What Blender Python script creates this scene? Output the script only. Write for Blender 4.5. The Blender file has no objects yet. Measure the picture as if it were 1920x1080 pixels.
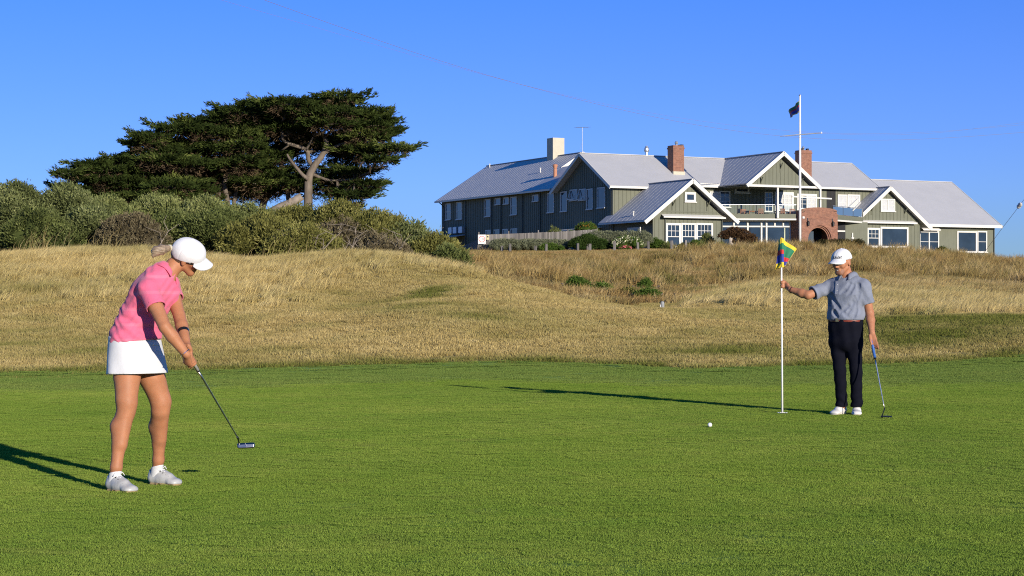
import bpy, bmesh, math, random
import numpy as np
from mathutils import Vector, Matrix

SC = bpy.context.scene
COL = SC.collection
random.seed(7)
RNG = np.random.default_rng(11)
R = math.radians

# ------------------------------------------------------------------ camera, sky, sun, exposure
F_PX, U0, V0, EYE = 3600.0, 960.0, 560.0, 1.23
cam = bpy.data.objects.new('camera', bpy.data.cameras.new('camera'))
COL.objects.link(cam)
cam.location = (0, 0, EYE)
cam.rotation_euler = (R(90), 0, 0)
cam.data.sensor_width = 36.0
cam.data.lens = 36.0 * F_PX / 1920.0
cam.data.shift_y = 20.0 / 1920.0
cam.data.clip_start = 0.1
cam.data.clip_end = 20000.0
SC.camera = cam

SUN_DIR = Vector((0.50, -0.866, 0.0)).normalized()
SUN_EL = R(13.5)
sun_vec = Vector((SUN_DIR.x * math.cos(SUN_EL), SUN_DIR.y * math.cos(SUN_EL), math.sin(SUN_EL)))
world = bpy.data.worlds.new('World')
SC.world = world
world.use_nodes = True
wn = world.node_tree.nodes
wn.clear()
w_out = wn.new('ShaderNodeOutputWorld')
w_bg = wn.new('ShaderNodeBackground')
w_sky = wn.new('ShaderNodeTexSky')
w_hs = wn.new('ShaderNodeHueSaturation')
w_mx = wn.new('ShaderNodeMix')
w_sky.sky_type = 'NISHITA'
w_sky.sun_disc = False
w_sky.sun_elevation = SUN_EL
w_sky.sun_rotation = math.atan2(SUN_DIR.x, SUN_DIR.y)
w_sky.altitude = 0.0
w_sky.air_density = 1.0
w_sky.dust_density = 0.0
w_sky.ozone_density = 4.0
w_hs.inputs['Saturation'].default_value = 1.38
w_mx.data_type = 'RGBA'
w_mx.blend_type = 'MULTIPLY'
w_mx.inputs[0].default_value = 1.0
w_mx.inputs[7].default_value = (0.70, 0.655, 1.32, 1.0)
w_bg.inputs['Strength'].default_value = 0.10
wl = world.node_tree.links
wl.new(w_sky.outputs[0], w_hs.inputs['Color'])
wl.new(w_hs.outputs[0], w_mx.inputs[6])
# flatten the sky's own gradient a little, channel by channel, as in clear dry sea air
w_sep = wn.new('ShaderNodeSeparateColor')
w_com = wn.new('ShaderNodeCombineColor')
wl.new(w_mx.outputs[2], w_sep.inputs[0])
for ch, (gain, power) in enumerate(((1.10, 0.50), (1.25, 0.75), (0.96, 1.0))):
    w_p = wn.new('ShaderNodeMath'); w_p.operation = 'POWER'; w_p.inputs[1].default_value = power
    w_m = wn.new('ShaderNodeMath'); w_m.operation = 'MULTIPLY'; w_m.inputs[1].default_value = gain
    wl.new(w_sep.outputs[ch], w_p.inputs[0])
    wl.new(w_p.outputs[0], w_m.inputs[0])
    wl.new(w_m.outputs[0], w_com.inputs[ch])
wl.new(w_com.outputs[0], w_bg.inputs['Color'])
wl.new(w_bg.outputs[0], w_out.inputs[0])

sun = bpy.data.objects.new('sun', bpy.data.lights.new('sun', 'SUN'))
COL.objects.link(sun)
sun.data.energy = 4.8
sun.data.angle = R(0.5)
sun.data.color = (1.0, 0.905, 0.76)
sun.rotation_euler = (-sun_vec).to_track_quat('-Z', 'Y').to_euler()

SC.view_settings.view_transform = 'Standard'
SC.view_settings.look = 'None'
SC.view_settings.exposure = 0.4
SC.view_settings.gamma = 1.0
SC.view_settings.use_curve_mapping = False
SC.cycles.use_denoising = False
SC.cycles.filter_width = 1.1
SC.cycles.max_bounces = 6
SC.cycles.diffuse_bounces = 3
SC.cycles.transparent_max_bounces = 8

# ------------------------------------------------------------------ helpers
def W(u, v, d):
    """a measured picture point at distance d, as a place in the world"""
    return Vector(((u - U0) * d / F_PX, d, EYE + (V0 - v) * d / F_PX))

def tag(o, label=None, cat=None, group=None, kind=None):
    if label: o['label'] = label
    if cat: o['category'] = cat
    if group: o['group'] = group
    if kind: o['kind'] = kind
    return o

def empty(name, loc, rz=0.0):
    o = bpy.data.objects.new(name, None)
    COL.objects.link(o)
    o.location = loc
    o.rotation_euler = (0, 0, rz)
    o.empty_display_size = 0.2
    return o

def link(name, me, parent=None, loc=None):
    o = bpy.data.objects.new(name, me)
    COL.objects.link(o)
    if parent is not None: o.parent = parent
    if loc is not None: o.location = loc
    return o

def children(o):
    return [c for c in bpy.data.objects if c.parent == o]

def copy_tree(o, parent=None):
    c = o.copy()
    COL.objects.link(c)
    if parent is not None: c.parent = parent
    for ch in children(o):
        copy_tree(ch, c)
    return c

# ---- materials
def new_mat(name):
    m = bpy.data.materials.new(name)
    m.use_nodes = True
    nt = m.node_tree
    return m, nt, nt.nodes['Principled BSDF']

def N(nt, typ, **kw):
    n = nt.nodes.new(typ)
    for k, v in kw.items(): setattr(n, k, v)
    return n

def ramp(nt, fac, stops):
    r = N(nt, 'ShaderNodeValToRGB')
    e = r.color_ramp.elements
    while len(e) < len(stops): e.new(0.5)
    for el, (p, c) in zip(e, stops):
        el.position = p
        el.color = (c[0], c[1], c[2], 1)
    if fac is not None: nt.links.new(fac, r.inputs[0])
    return r

def noise(nt, vec, scale, detail=3.0, rough=0.55):
    n = N(nt, 'ShaderNodeTexNoise')
    n.inputs['Scale'].default_value = scale
    n.inputs['Detail'].default_value = detail
    n.inputs['Roughness'].default_value = rough
    if vec is not None: nt.links.new(vec, n.inputs['Vector'])
    return n

def mapping(nt, scale=(1, 1, 1), rot=(0, 0, 0), coord='Object'):
    t = N(nt, 'ShaderNodeTexCoord')
    m = N(nt, 'ShaderNodeMapping')
    m.inputs['Scale'].default_value = scale
    m.inputs['Rotation'].default_value = rot
    nt.links.new(t.outputs[coord], m.inputs['Vector'])
    return m.outputs[0]

def mix_rgb(nt, fac, a, b, mode='MIX'):
    m = N(nt, 'ShaderNodeMix', data_type='RGBA', blend_type=mode)
    for sock, val in ((0, fac), (6, a), (7, b)):
        if hasattr(val, 'links') or isinstance(val, bpy.types.NodeSocket):
            nt.links.new(val, m.inputs[sock])
        elif sock == 0: m.inputs[0].default_value = val
        else: m.inputs[sock].default_value = (*val[:3], 1)
    return m.outputs[2]

def math_n(nt, op, a, b=None, clamp=False):
    m = N(nt, 'ShaderNodeMath', operation=op, use_clamp=clamp)
    for i, val in enumerate((a, b)):
        if val is None: continue
        if isinstance(val, bpy.types.NodeSocket): nt.links.new(val, m.inputs[i])
        else: m.inputs[i].default_value = val
    return m.outputs[0]

def simple(name, col, rough=0.6, var=0.0, vscale=4.0, bump=0.0, bscale=40.0, metal=0.0, spec=0.5, stretch=(1, 1, 1), sheen=0.0, sss=0.0):
    m, nt, p = new_mat(name)
    p.inputs['Roughness'].default_value = rough
    p.inputs['Metallic'].default_value = metal
    p.inputs['Specular IOR Level'].default_value = spec
    if sheen: p.inputs['Sheen Weight'].default_value = sheen
    if sss:
        p.inputs['Subsurface Weight'].default_value = sss
        p.inputs['Subsurface Radius'].default_value = (0.012, 0.005, 0.003)
    vec = mapping(nt, stretch)
    if var > 0:
        n = noise(nt, vec, vscale, 5.0, 0.6)
        lo = [c * (1 - var) for c in col]
        hi = [min(1, c * (1 + var)) for c in col]
        r = ramp(nt, n.outputs[0], [(0.3, lo), (0.7, hi)])
        nt.links.new(r.outputs[0], p.inputs['Base Color'])
    else:
        p.inputs['Base Color'].default_value = (*col, 1)
    if bump > 0:
        n2 = noise(nt, vec, bscale, 4.0, 0.6)
        b = N(nt, 'ShaderNodeBump')
        b.inputs['Strength'].default_value = bump
        b.inputs['Distance'].default_value = 0.01
        nt.links.new(n2.outputs[0], b.inputs['Height'])
        nt.links.new(b.outputs[0], p.inputs['Normal'])
    return m

# ---- mesh accumulator
class MB:
    def __init__(self):
        self.v, self.f = [], []
    def add(self, vs, fs):
        o = len(self.v)
        self.v += [tuple(x) for x in vs]
        self.f += [tuple(i + o for i in f) for f in fs]
        return self
    def box(self, x0, x1, y0, y1, z0, z1):
        vs = [(x0, y0, z0), (x1, y0, z0), (x1, y1, z0), (x0, y1, z0), (x0, y0, z1), (x1, y0, z1), (x1, y1, z1), (x0, y1, z1)]
        return self.add(vs, [(0, 3, 2, 1), (4, 5, 6, 7), (0, 1, 5, 4), (1, 2, 6, 5), (2, 3, 7, 6), (3, 0, 4, 7)])
    def prism(self, poly, vec):
        """closed polygon (list of 3-D points) swept along vec"""
        n = len(poly)
        a = [Vector(p) for p in poly]
        b = [p + Vector(vec) for p in a]
        fs = [tuple(range(n))[::-1], tuple(range(n, 2 * n))] + [(i, (i + 1) % n, n + (i + 1) % n, n + i) for i in range(n)]
        return self.add(a + b, fs)
    def beam(self, p, q, w, h, up=(0, 0, 1)):
        """rectangular bar from p to q, w wide sideways, h tall along up"""
        p, q, up = Vector(p), Vector(q), Vector(up)
        d = (q - p).normalized()
        s = d.cross(up).normalized() * (w / 2)
        t = s.cross(d).normalized() * (h / 2)
        poly = [p - s - t, p + s - t, p + s + t, p - s + t]
        return self.prism(poly, q - p)
    def tube(self, pts, rad, n=8, cap=True):
        pts = [Vector(p) for p in pts]
        rads = rad if isinstance(rad, (list, tuple)) else [rad] * len(pts)
        ref = None
        rings, o = [], len(self.v)
        for i, p in enumerate(pts):
            d = (pts[min(i + 1, len(pts) - 1)] - pts[max(i - 1, 0)]).normalized()
            if ref is None:
                ref = Vector((0, 0, 1)) if abs(d.z) < 0.9 else Vector((1, 0, 0))
            x = (ref - d * ref.dot(d)).normalized()
            ref = x
            y = d.cross(x)
            for k in range(n):
                a = 2 * math.pi * k / n
                self.v.append(tuple(p + (x * math.cos(a) + y * math.sin(a)) * rads[i]))
        for i in range(len(pts) - 1):
            for k in range(n):
                a, b = o + i * n + k, o + i * n + (k + 1) % n
                self.f.append((a, b, b + n, a + n))
        if cap:
            self.f.append(tuple(o + k for k in range(n))[::-1])
            e = o + (len(pts) - 1) * n
            self.f.append(tuple(e + k for k in range(n)))
        return self
    def lathe(self, prof, c=(0, 0, 0), n=16):
        """prof: list of (radius, height)"""
        o = len(self.v)
        for r_, z in prof:
            for k in range(n):
                a = 2 * math.pi * k / n
                self.v.append((c[0] + r_ * math.cos(a), c[1] + r_ * math.sin(a), c[2] + z))
        for i in range(len(prof) - 1):
            for k in range(n):
                a, b = o + i * n + k, o + i * n + (k + 1) % n
                self.f.append((a, b, b + n, a + n))
        self.f.append(tuple(o + k for k in range(n))[::-1])
        e = o + (len(prof) - 1) * n
        self.f.append(tuple(e + k for k in range(n)))
        return self
    def mesh(self, name, mat, smooth=False):
        me = bpy.data.meshes.new(name)
        me.from_pydata(self.v, [], self.f)
        mats = mat if isinstance(mat, (list, tuple)) else [mat]
        for m in mats: me.materials.append(m)
        if smooth:
            me.polygons.foreach_set('use_smooth', [True] * len(me.polygons))
        me.update()
        return me
    def build(self, name, mat, parent=None, loc=None, smooth=False, bevel=0.0):
        o = link(name, self.mesh(name, mat, smooth), parent, loc)
        if bevel:
            b = o.modifiers.new('bevel', 'BEVEL')
            b.width = bevel
            b.segments = 2
            b.limit_method = 'ANGLE'
        return o

def np_mesh(name, verts, faces, mat, attrs=None, smooth=False):
    """verts (n,3), faces (m,k) with k 3 or 4"""
    me = bpy.data.meshes.new(name)
    verts = np.asarray(verts, dtype=np.float32)
    faces = np.asarray(faces, dtype=np.int32)
    m, k = faces.shape
    me.vertices.add(len(verts))
    me.vertices.foreach_set('co', verts.ravel())
    me.loops.add(m * k)
    me.loops.foreach_set('vertex_index', faces.ravel())
    me.polygons.add(m)
    me.polygons.foreach_set('loop_start', np.arange(0, m * k, k, dtype=np.int32))
    me.polygons.foreach_set('loop_total', np.full(m, k, dtype=np.int32))
    if smooth: me.polygons.foreach_set('use_smooth', np.ones(m, dtype=bool))
    for nm, val in (attrs or {}).items():
        at = me.attributes.new(nm, 'FLOAT', 'POINT')
        at.data.foreach_set('value', np.asarray(val, dtype=np.float32))
    if mat is not None: me.materials.append(mat)
    me.update(calc_edges=True)
    me.validate()
    return me

# smooth pseudo-random field in the plane (for terrain and densities)
def field2(x, y, seed, scale):
    rs = np.random.default_rng(seed)
    out = np.zeros_like(x)
    for i in range(7):
        a = rs.uniform(0, 2 * math.pi)
        k = scale * rs.uniform(0.6, 1.6)
        out += np.sin(k * (x * math.cos(a) + y * math.sin(a)) + rs.uniform(0, 6.28))
    return out / 3.5
# ------------------------------------------------------------------ the lie of the land
EDGE_U = [-1500, -300, 0, 400, 640, 900, 1100, 1200, 1300, 1500, 1700, 1920, 2300, 3300]
EDGE_V = [700, 702, 702, 698, 691, 684, 684, 691, 695, 690, 685, 677, 672, 668]
def edge_d(u):
    return EYE * F_PX / (np.interp(u, EDGE_U, EDGE_V) - V0)

COLS = {
 -1500: [(44, 605), (60, 500), (68, 490), (80, 505), (100, 492), (140, 478), (200, 482), (400, 520)],
 -300: [(43, 612), (52, 545), (61, 486), (66, 482), (78, 504), (97, 495), (140, 472), (220, 478), (400, 520)],
 0:   [(42, 618), (50, 556), (61, 485), (66, 482), (77, 504), (97, 494), (140, 470), (220, 478), (400, 520)],
 130: [(42, 618), (50, 556), (62, 478), (67, 475), (77, 502), (97, 494), (140, 470), (220, 478), (400, 520)],
 280: [(42, 618), (50, 556), (62, 476), (67, 474), (77, 502), (97, 494), (140, 470), (220, 478), (400, 520)],
 400: [(41, 622), (50, 558), (61, 491), (66, 489), (77, 508), (97, 497), (140, 470), (220, 478), (400, 520)],
 480: [(41, 622), (50, 560), (60, 499), (65, 498), (77, 512), (97, 498), (140, 470), (220, 478), (400, 520)],
 560: [(41, 620), (50, 560), (60, 495), (65, 492), (77, 512), (97, 498), (140, 470), (220, 478), (400, 520)],
 650: [(41, 618), (48, 580), (52, 560), (60, 488), (65, 484), (77, 512), (97, 500), (140, 474), (220, 480), (400, 520)],
 720: [(41, 612), (46, 578), (51, 566), (60, 493), (65, 488), (77, 515), (97, 502), (140, 478), (220, 482), (400, 520)],
 800: [(41, 606), (46, 570), (51, 556), (59, 502), (64, 499), (76, 522), (97, 505), (140, 480), (172, 474), (240, 490), (500, 555)],
 860: [(41, 606), (48, 565), (58, 510), (63, 508), (76, 530), (97, 515), (130, 490), (165, 474), (176, 469.4), (240, 493), (500, 555)],
 920: [(41, 612), (50, 560), (59, 522), (68, 541), (85, 532), (120, 500), (165, 474), (176, 468.6), (240, 493), (500, 555)],
 1000: [(41, 624), (49, 572), (57, 539), (67, 557), (80, 547), (120, 506), (165, 473), (176, 468.6), (240, 493), (500, 555)],
 1100: [(41, 630), (48, 584), (54, 559), (65, 572), (78, 553), (100, 526), (130, 499), (165, 472), (176, 468.6), (240, 493), (500, 555)],
 1200: [(41, 634), (47, 595), (51, 578), (61, 582), (74, 563), (100, 532), (130, 499), (165, 469), (176, 468.6), (240, 493), (500, 555)],
 1250: [(41, 634), (47, 598), (51, 584), (60, 578), (72, 567), (100, 534), (130, 501), (165, 468), (176, 468.6), (240, 493), (500, 555)],
 1330: [(41, 637), (47, 604), (52, 588), (62, 558), (72, 558), (100, 530), (130, 500), (163, 468), (176, 468.6), (240, 493), (500, 555)],
 1440: [(41, 638), (47, 602), (53, 580), (65, 535), (76, 540), (100, 521), (130, 494), (163, 466), (176, 468.6), (240, 493), (500, 555)],
 1550: [(41, 638), (46, 598), (52, 580), (66, 540), (85, 530), (110, 510), (140, 485), (168, 466), (176, 468.6), (240, 493), (500, 555)],
 1650: [(40.5, 640), (45, 600), (47, 588), (56, 576), (75, 545), (100, 520), (130, 495), (170, 468), (178, 469.5), (240, 493), (500, 555)],
 1760: [(40, 636), (44.5, 598), (46.5, 587), (56, 576), (75, 546), (100, 522), (130, 501), (174, 476), (182, 474), (240, 493), (500, 560)],
 1900: [(39.5, 630), (44.5, 598), (46.5, 589), (56, 578), (75, 552), (100, 532), (130, 514), (174, 492), (195, 492), (240, 508), (320, 570), (500, 600)],
 2100: [(39.5, 630), (46.5, 592), (56, 580), (75, 560), (100, 543), (130, 530), (174, 515), (240, 545), (320, 600), (500, 610)],
 3300: [(40, 632), (50, 600), (75, 575), (100, 565), (174, 548), (240, 570), (320, 620), (500, 615)],
}
GU = np.concatenate([np.arange(-1500, -300, 60), np.arange(-300, 2220, 12), np.arange(2220, 3301, 60)]).astype(float)
# rows: the first block runs from the tee side up to the edge of the green, the second from that edge outward
T_IN = np.concatenate([np.linspace(0.03, 0.24, 10), np.linspace(0.27, 1.0, 64)])
T_OUT = np.concatenate([np.linspace(1.0, 1.9, 70), np.geomspace(1.93, 5.6, 120), np.geomspace(5.8, 90, 50)])

def raw_height(U, D, E):
    us = sorted(COLS)
    Z = np.zeros_like(D)
    cols = []
    for u in us:
        e = float(edge_d(u))
        ds = [0.0, e * 0.9, e] + [c[0] for c in COLS[u]] + [800.0, 4000.0]
        zs = [0.0, 0.0, 0.03] + [EYE + (V0 - c[1]) * c[0] / F_PX for c in COLS[u]] + [-4.0, -4.0]
        cols.append((np.array(ds), np.array(zs)))
    for j in range(len(U)):
        k = min(max(np.searchsorted(us, U[j]) - 1, 0), len(us) - 2)
        t = np.clip((U[j] - us[k]) / (us[k + 1] - us[k]), 0, 1)
        t = t * t * (3 - 2 * t)
        a = np.interp(D[:, j], *cols[k])
        b = np.interp(D[:, j], *cols[k + 1])
        Z[:, j] = a * (1 - t) + b * t
    return Z

def blur(Z, n_rows, n_cols):
    for _ in range(n_rows):
        Zp = np.pad(Z, ((1, 1), (0, 0)), 'edge')
        Z = (Zp[:-2] + 2 * Zp[1:-1] + Zp[2:]) / 4
    for _ in range(n_cols):
        Zp = np.pad(Z, ((0, 0), (1, 1)), 'edge')
        Z = (Zp[:, :-2] + 2 * Zp[:, 1:-1] + Zp[:, 2:]) / 4
    return Z

EDGE = edge_d(GU)
for _ in range(14):
    e2 = np.pad(EDGE, 1, 'edge')
    EDGE = (e2[:-2] + 2 * e2[1:-1] + e2[2:]) / 4
TT = np.concatenate([T_IN, T_OUT[1:]])
D_ = TT[:, None] * EDGE[None, :]
U_ = np.repeat(GU[None, :], len(TT), 0)
X_ = (U_ - U0) * D_ / F_PX
Z_ = blur(raw_height(GU, D_, EDGE), 8, 10)
fade = np.clip((TT[:, None] - 1.05) / 0.5, 0, 1)
Z_ += fade * (0.10 * field2(X_, D_, 3, 0.45) + 0.05 * field2(X_, D_, 5, 1.3)) * np.clip(1.2 - D_ / 200, 0.1, 1)
Z_[TT < 0.97, :] = 0.0
I_EDGE = len(T_IN) - 1

def H(x, y):
    """ground height under a place"""
    u = U0 + F_PX * x / y
    fj = np.interp(u, GU, np.arange(len(GU)))
    j = int(min(fj, len(GU) - 2)); tj = fj - j
    e = EDGE[j] * (1 - tj) + EDGE[j + 1] * tj
    fi = np.interp(y / e, TT, np.arange(len(TT)))
    i = int(min(fi, len(TT) - 2)); ti = fi - i
    a = Z_[i, j] * (1 - tj) + Z_[i, j + 1] * tj
    b = Z_[i + 1, j] * (1 - tj) + Z_[i + 1, j + 1] * tj
    return float(a * (1 - ti) + b * ti)

def on_ground(u, d):
    x = (u - U0) * d / F_PX
    return Vector((x, d, H(x, d)))

def grid_object(name, i0, i1, mat, attrs):
    nr, nc = i1 - i0 + 1, len(GU)
    V = np.stack([X_[i0:i1 + 1], D_[i0:i1 + 1], Z_[i0:i1 + 1]], -1).reshape(-1, 3)
    idx = np.arange(nr * nc).reshape(nr, nc)
    Fq = np.stack([idx[:-1, :-1], idx[:-1, 1:], idx[1:, 1:], idx[1:, :-1]], -1).reshape(-1, 4)
    me = np_mesh(name, V, Fq, mat, {k: a[i0:i1 + 1].ravel() for k, a in attrs.items()}, smooth=True)
    return tag(link(name, me), kind='structure')

# --- where which grass grows
def bump1(x, a, b, s):
    return np.clip((x - a) / s, 0, 1) * np.clip((b - x) / s, 0, 1)
Vpix = V0 - (Z_ - EYE) * F_PX / D_
in_view = bump1(U_, -260, 2180, 30)
long_start = np.interp(U_, [-300, 0, 300, 500, 640, 760, 860, 1000, 1150, 1300, 1400, 1500, 1640, 1920, 2200],
                       [47, 47, 47.5, 48, 52, 56, 56, 54.5, 53, 58, 54, 52, 46.5, 46, 46])
wob = 2.0 * field2(X_, D_, 21, 0.5)
long_m = np.clip((D_ - long_start + wob) / 5.0, 0, 1)
long_m *= 1 - 0.92 * bump1(U_, 860, 1340, 70)
rough_area = (TT[:, None] >= 1.0) * in_view
a_short = rough_area * (1 - 0.65 * long_m) * (D_ < 70)
a_long = rough_area * long_m * (D_ < 100) * np.clip(1.1 - 0.5 * (field2(X_, D_, 8, 0.8) > 0.5), 0, 1)
tall_m = np.clip((D_ - np.interp(U_, [0, 850, 900, 1250, 1500, 1700, 1920], [300, 300, 84, 82, 84, 84, 80])) / 12, 0, 1)
a_tall = rough_area * tall_m * (D_ < 186) * np.clip(0.35 + 0.9 * field2(X_, D_, 33, 0.35), 0.12, 1)
a_tall *= 1 - np.clip((1300 - U_) / 60, 0, 1) * np.clip((D_ - 128) / 15, 0, 1)
a_tall *= 1 - np.clip((D_ - 166) / 6, 0, 1)
hol = bump1(U_, 930, 1300, 50) * (D_ > 57) * (D_ < 86)
a_long *= 1 - 0.9 * hol
a_tall *= 1 - 0.85 * hol
a_far = rough_area * np.clip((D_ - 66) / 10, 0, 1) * np.clip((158 - D_) / 10, 0, 1)
a_verge = rough_area * np.clip((D_ - 140) / 12, 0, 1) * (D_ < 186)
green = np.zeros_like(D_)
green += 0.75 * bump1(U_, 1560, 2400, 90) * bump1(D_, 38.5, 47.5, 2.5) * (0.75 + 0.5 * field2(X_, D_, 14, 0.9))
green += 0.55 * bump1(U_, 1100, 1560, 120) * bump1(D_, 33.5, 39.5, 3)
green += 0.35 * bump1(U_, 850, 1500, 150) * bump1(D_, 36, 48, 6) * np.clip(0.5 + field2(X_, D_, 16, 0.8), 0, 1)
green += 0.9 * bump1(U_, 640, 880, 60) * bump1(D_, 49.0, 55.5, 2.2) * np.clip(0.4 + field2(X_, D_, 17, 1.2), 0, 1)
green += 0.36 * np.clip(0.25 + field2(X_, D_, 18, 0.5), 0, 1) + 0.30 * np.clip(field2(X_, D_, 19, 1.7), 0, 1) * np.clip((60 - D_) / 12, 0, 1)
green += 0.75 * np.clip(1 - (TT[:, None] - 1) / 0.035, 0, 1) * (TT[:, None] >= 1)
green += (TT[:, None] < 1) * np.clip((TT[:, None] - 0.86) / 0.06, 0, 1) * 0.8
green += (D_ > 70) * (0.75 * np.clip(field2(X_, D_, 71, 0.45) - 0.35, 0, 1) + 0.5 * np.clip(field2(X_, D_, 72, 1.1) - 0.3, 0, 1))
green = np.clip(green, 0, 1)
hole_m = np.repeat(TT[:, None], len(GU), 1)

# --- ground materials
def mat_green():
    m, nt, p = new_mat('putting_turf')
    pos = N(nt, 'ShaderNodeNewGeometry').outputs['Position']
    n1 = noise(nt, pos, 0.35, 4, 0.6)
    n2 = noise(nt, pos, 3.0, 5, 0.65)
    n3 = noise(nt, pos, 70.0, 3, 0.7)
    c = ramp(nt, n1.outputs[0], [(0.3, (0.16, 0.24, 0.035)), (0.7, (0.19, 0.26, 0.04))])
    c2 = ramp(nt, n2.outputs[0], [(0.3, (0.14, 0.21, 0.03)), (0.7, (0.21, 0.27, 0.045))])
    col = mix_rgb(nt, 0.5, c.outputs[0], c2.outputs[0])
    c3 = ramp(nt, n3.outputs[0], [(0.25, (0.75, 0.78, 0.7)), (0.65, (1.6, 1.6, 1.5))])
    col = mix_rgb(nt, 1.0, col, c3.outputs[0], 'MULTIPLY')
    nt.links.new(col, p.inputs['Base Color'])
    p.inputs['Roughness'].default_value = 0.8
    p.inputs['Specular IOR Level'].default_value = 0.15
    return m

def mat_ground():
    m, nt, p = new_mat('dune_soil')
    pos = N(nt, 'ShaderNodeNewGeometry').outputs['Position']
    at = N(nt, 'ShaderNodeAttribute', attribute_name='green')
    n1 = noise(nt, pos, 0.8, 5, 0.65)
    n2 = noise(nt, pos, 14.0, 4, 0.7)
    straw = ramp(nt, n1.outputs[0], [(0.3, (0.28, 0.20, 0.08)), (0.5, (0.38, 0.285, 0.115)), (0.75, (0.45, 0.34, 0.15))])
    grn = ramp(nt, n1.outputs[0], [(0.3, (0.07, 0.10, 0.02)), (0.7, (0.14, 0.15, 0.035))])
    col = mix_rgb(nt, at.outputs['Fac'], straw.outputs[0], grn.outputs[0])
    d = ramp(nt, n2.outputs[0], [(0.3, (0.75, 0.73, 0.7)), (0.62, (1.1, 1.1, 1.1))])
    col = mix_rgb(nt, 1.0, col, d.outputs[0], 'MULTIPLY')
    nt.links.new(col, p.inputs['Base Color'])
    p.inputs['Roughness'].default_value = 0.9
    p.inputs['Specular IOR Level'].default_value = 0.1
    b = N(nt, 'ShaderNodeBump')
    b.inputs['Strength'].default_value = 0.3
    b.inputs['Distance'].default_value = 0.06
    nt.links.new(n2.outputs[0], b.inputs['Height'])
    nt.links.new(b.outputs[0], p.inputs['Normal'])
    return m

fringe_t = np.interp(U_, [-300, 0, 300, 500, 860, 1100, 1300, 1500, 1920, 2200], [0.80, 0.80, 0.78, 0.80, 0.80, 0.77, 0.80, 0.78, 0.72, 0.72])
a_fringe = np.clip((hole_m - fringe_t) / 0.035, 0, 1) * (hole_m <= 1.0)
a_edge = (np.clip((hole_m - 0.982) / 0.018, 0, 1) + 0.35 * np.clip((hole_m - 0.90) / 0.08, 0, 1) * np.clip((380 - U_) / 200, 0, 1)) * (hole_m <= 1.0) * in_view
a_near = (hole_m <= 1.0) * in_view * (D_ > 6)
putting_green = grid_object('putting_green', 0, I_EDGE, mat_green(), {'green': green, 'fringe': a_fringe, 'turf_d': a_near * (1 - a_fringe), 'fringe_d': a_near * a_fringe, 'edge_d': a_edge})
ground = grid_object('dune_ground', I_EDGE, len(TT) - 1, mat_ground(), {'green': green, 'short_d': a_short, 'long_d': a_long, 'tall_d': a_tall, 'far_d': a_far, 'verge_d': a_verge})

# --- grass: tuft meshes scattered over the ground by geometry nodes
def grass_mat(name, dry, grn, rand=0.35, trans=0.3, pos_scale=0.5, band=None):
    m = bpy.data.materials.new(name)
    m.use_nodes = True
    nt = m.node_tree
    nt.nodes.clear()
    out = N(nt, 'ShaderNodeOutputMaterial')
    ga = N(nt, 'ShaderNodeAttribute', attribute_name='green', attribute_type='INSTANCER')
    sa = N(nt, 'ShaderNodeAttribute', attribute_name='shade')
    oi = N(nt, 'ShaderNodeObjectInfo')
    pos = N(nt, 'ShaderNodeNewGeometry').outputs['Position']
    if band:
        mp = N(nt, 'ShaderNodeMapping'); mp.inputs['Scale'].default_value = band
        nt.links.new(pos, mp.inputs['Vector']); pos = mp.outputs[0]
    n1 = noise(nt, pos, pos_scale, 5, 0.65)
    k = math_n(nt, 'ADD', math_n(nt, 'MULTIPLY', oi.outputs['Random'], 0.35), math_n(nt, 'MULTIPLY', n1.outputs[0], 0.75))
    a = ramp(nt, k, [(0.25, dry[0]), (0.55, dry[1]), (0.85, dry[2])])
    b = ramp(nt, k, [(0.3, grn[0]), (0.8, grn[1])])
    if band:
        wpos = N(nt, 'ShaderNodeNewGeometry').outputs['Position']
        n2 = noise(nt, wpos, 1.9, 3, 0.6)
        n3 = noise(nt, wpos, 0.22, 3, 0.5)
        f2 = ramp(nt, n2.outputs[0], [(0.56, (0, 0, 0)), (0.74, (0.35, 0.35, 0.35))])
        f3 = ramp(nt, n3.outputs[0], [(0.35, (0.86, 0.90, 0.9)), (0.65, (1.10, 1.06, 1.05))])
        b = ramp(nt, k, [(0.3, grn[0]), (0.8, grn[1])])
        mixed = mix_rgb(nt, f2.outputs[0], a.outputs[0], (0.24, 0.215, 0.075))
        mixed = mix_rgb(nt, 1.0, mixed, f3.outputs[0], 'MULTIPLY')
    else:
        mixed = a.outputs[0]
    gf = math_n(nt, 'ADD', ga.outputs['Fac'], math_n(nt, 'MULTIPLY', math_n(nt, 'SUBTRACT', sa.outputs['Fac'], 0.5), 0.5), clamp=True)
    col = mix_rgb(nt, gf, mixed, b.outputs[0])
    sh = ramp(nt, sa.outputs['Fac'], [(0.0, (1 - rand,) * 3), (1.0, (1 + rand,) * 3)])
    col = mix_rgb(nt, 1.0, col, sh.outputs[0], 'MULTIPLY')
    df = N(nt, 'ShaderNodeBsdfDiffuse')
    tr = N(nt, 'ShaderNodeBsdfTranslucent')
    mx = N(nt, 'ShaderNodeMixShader')
    mx.inputs[0].default_value = trans
    nt.links.new(col, df.inputs[0]); nt.links.new(col, tr.inputs[0])
    nt.links.new(df.outputs[0], mx.inputs[1]); nt.links.new(tr.outputs[0], mx.inputs[2])
    nt.links.new(mx.outputs[0], out.inputs[0])
    return m

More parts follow.
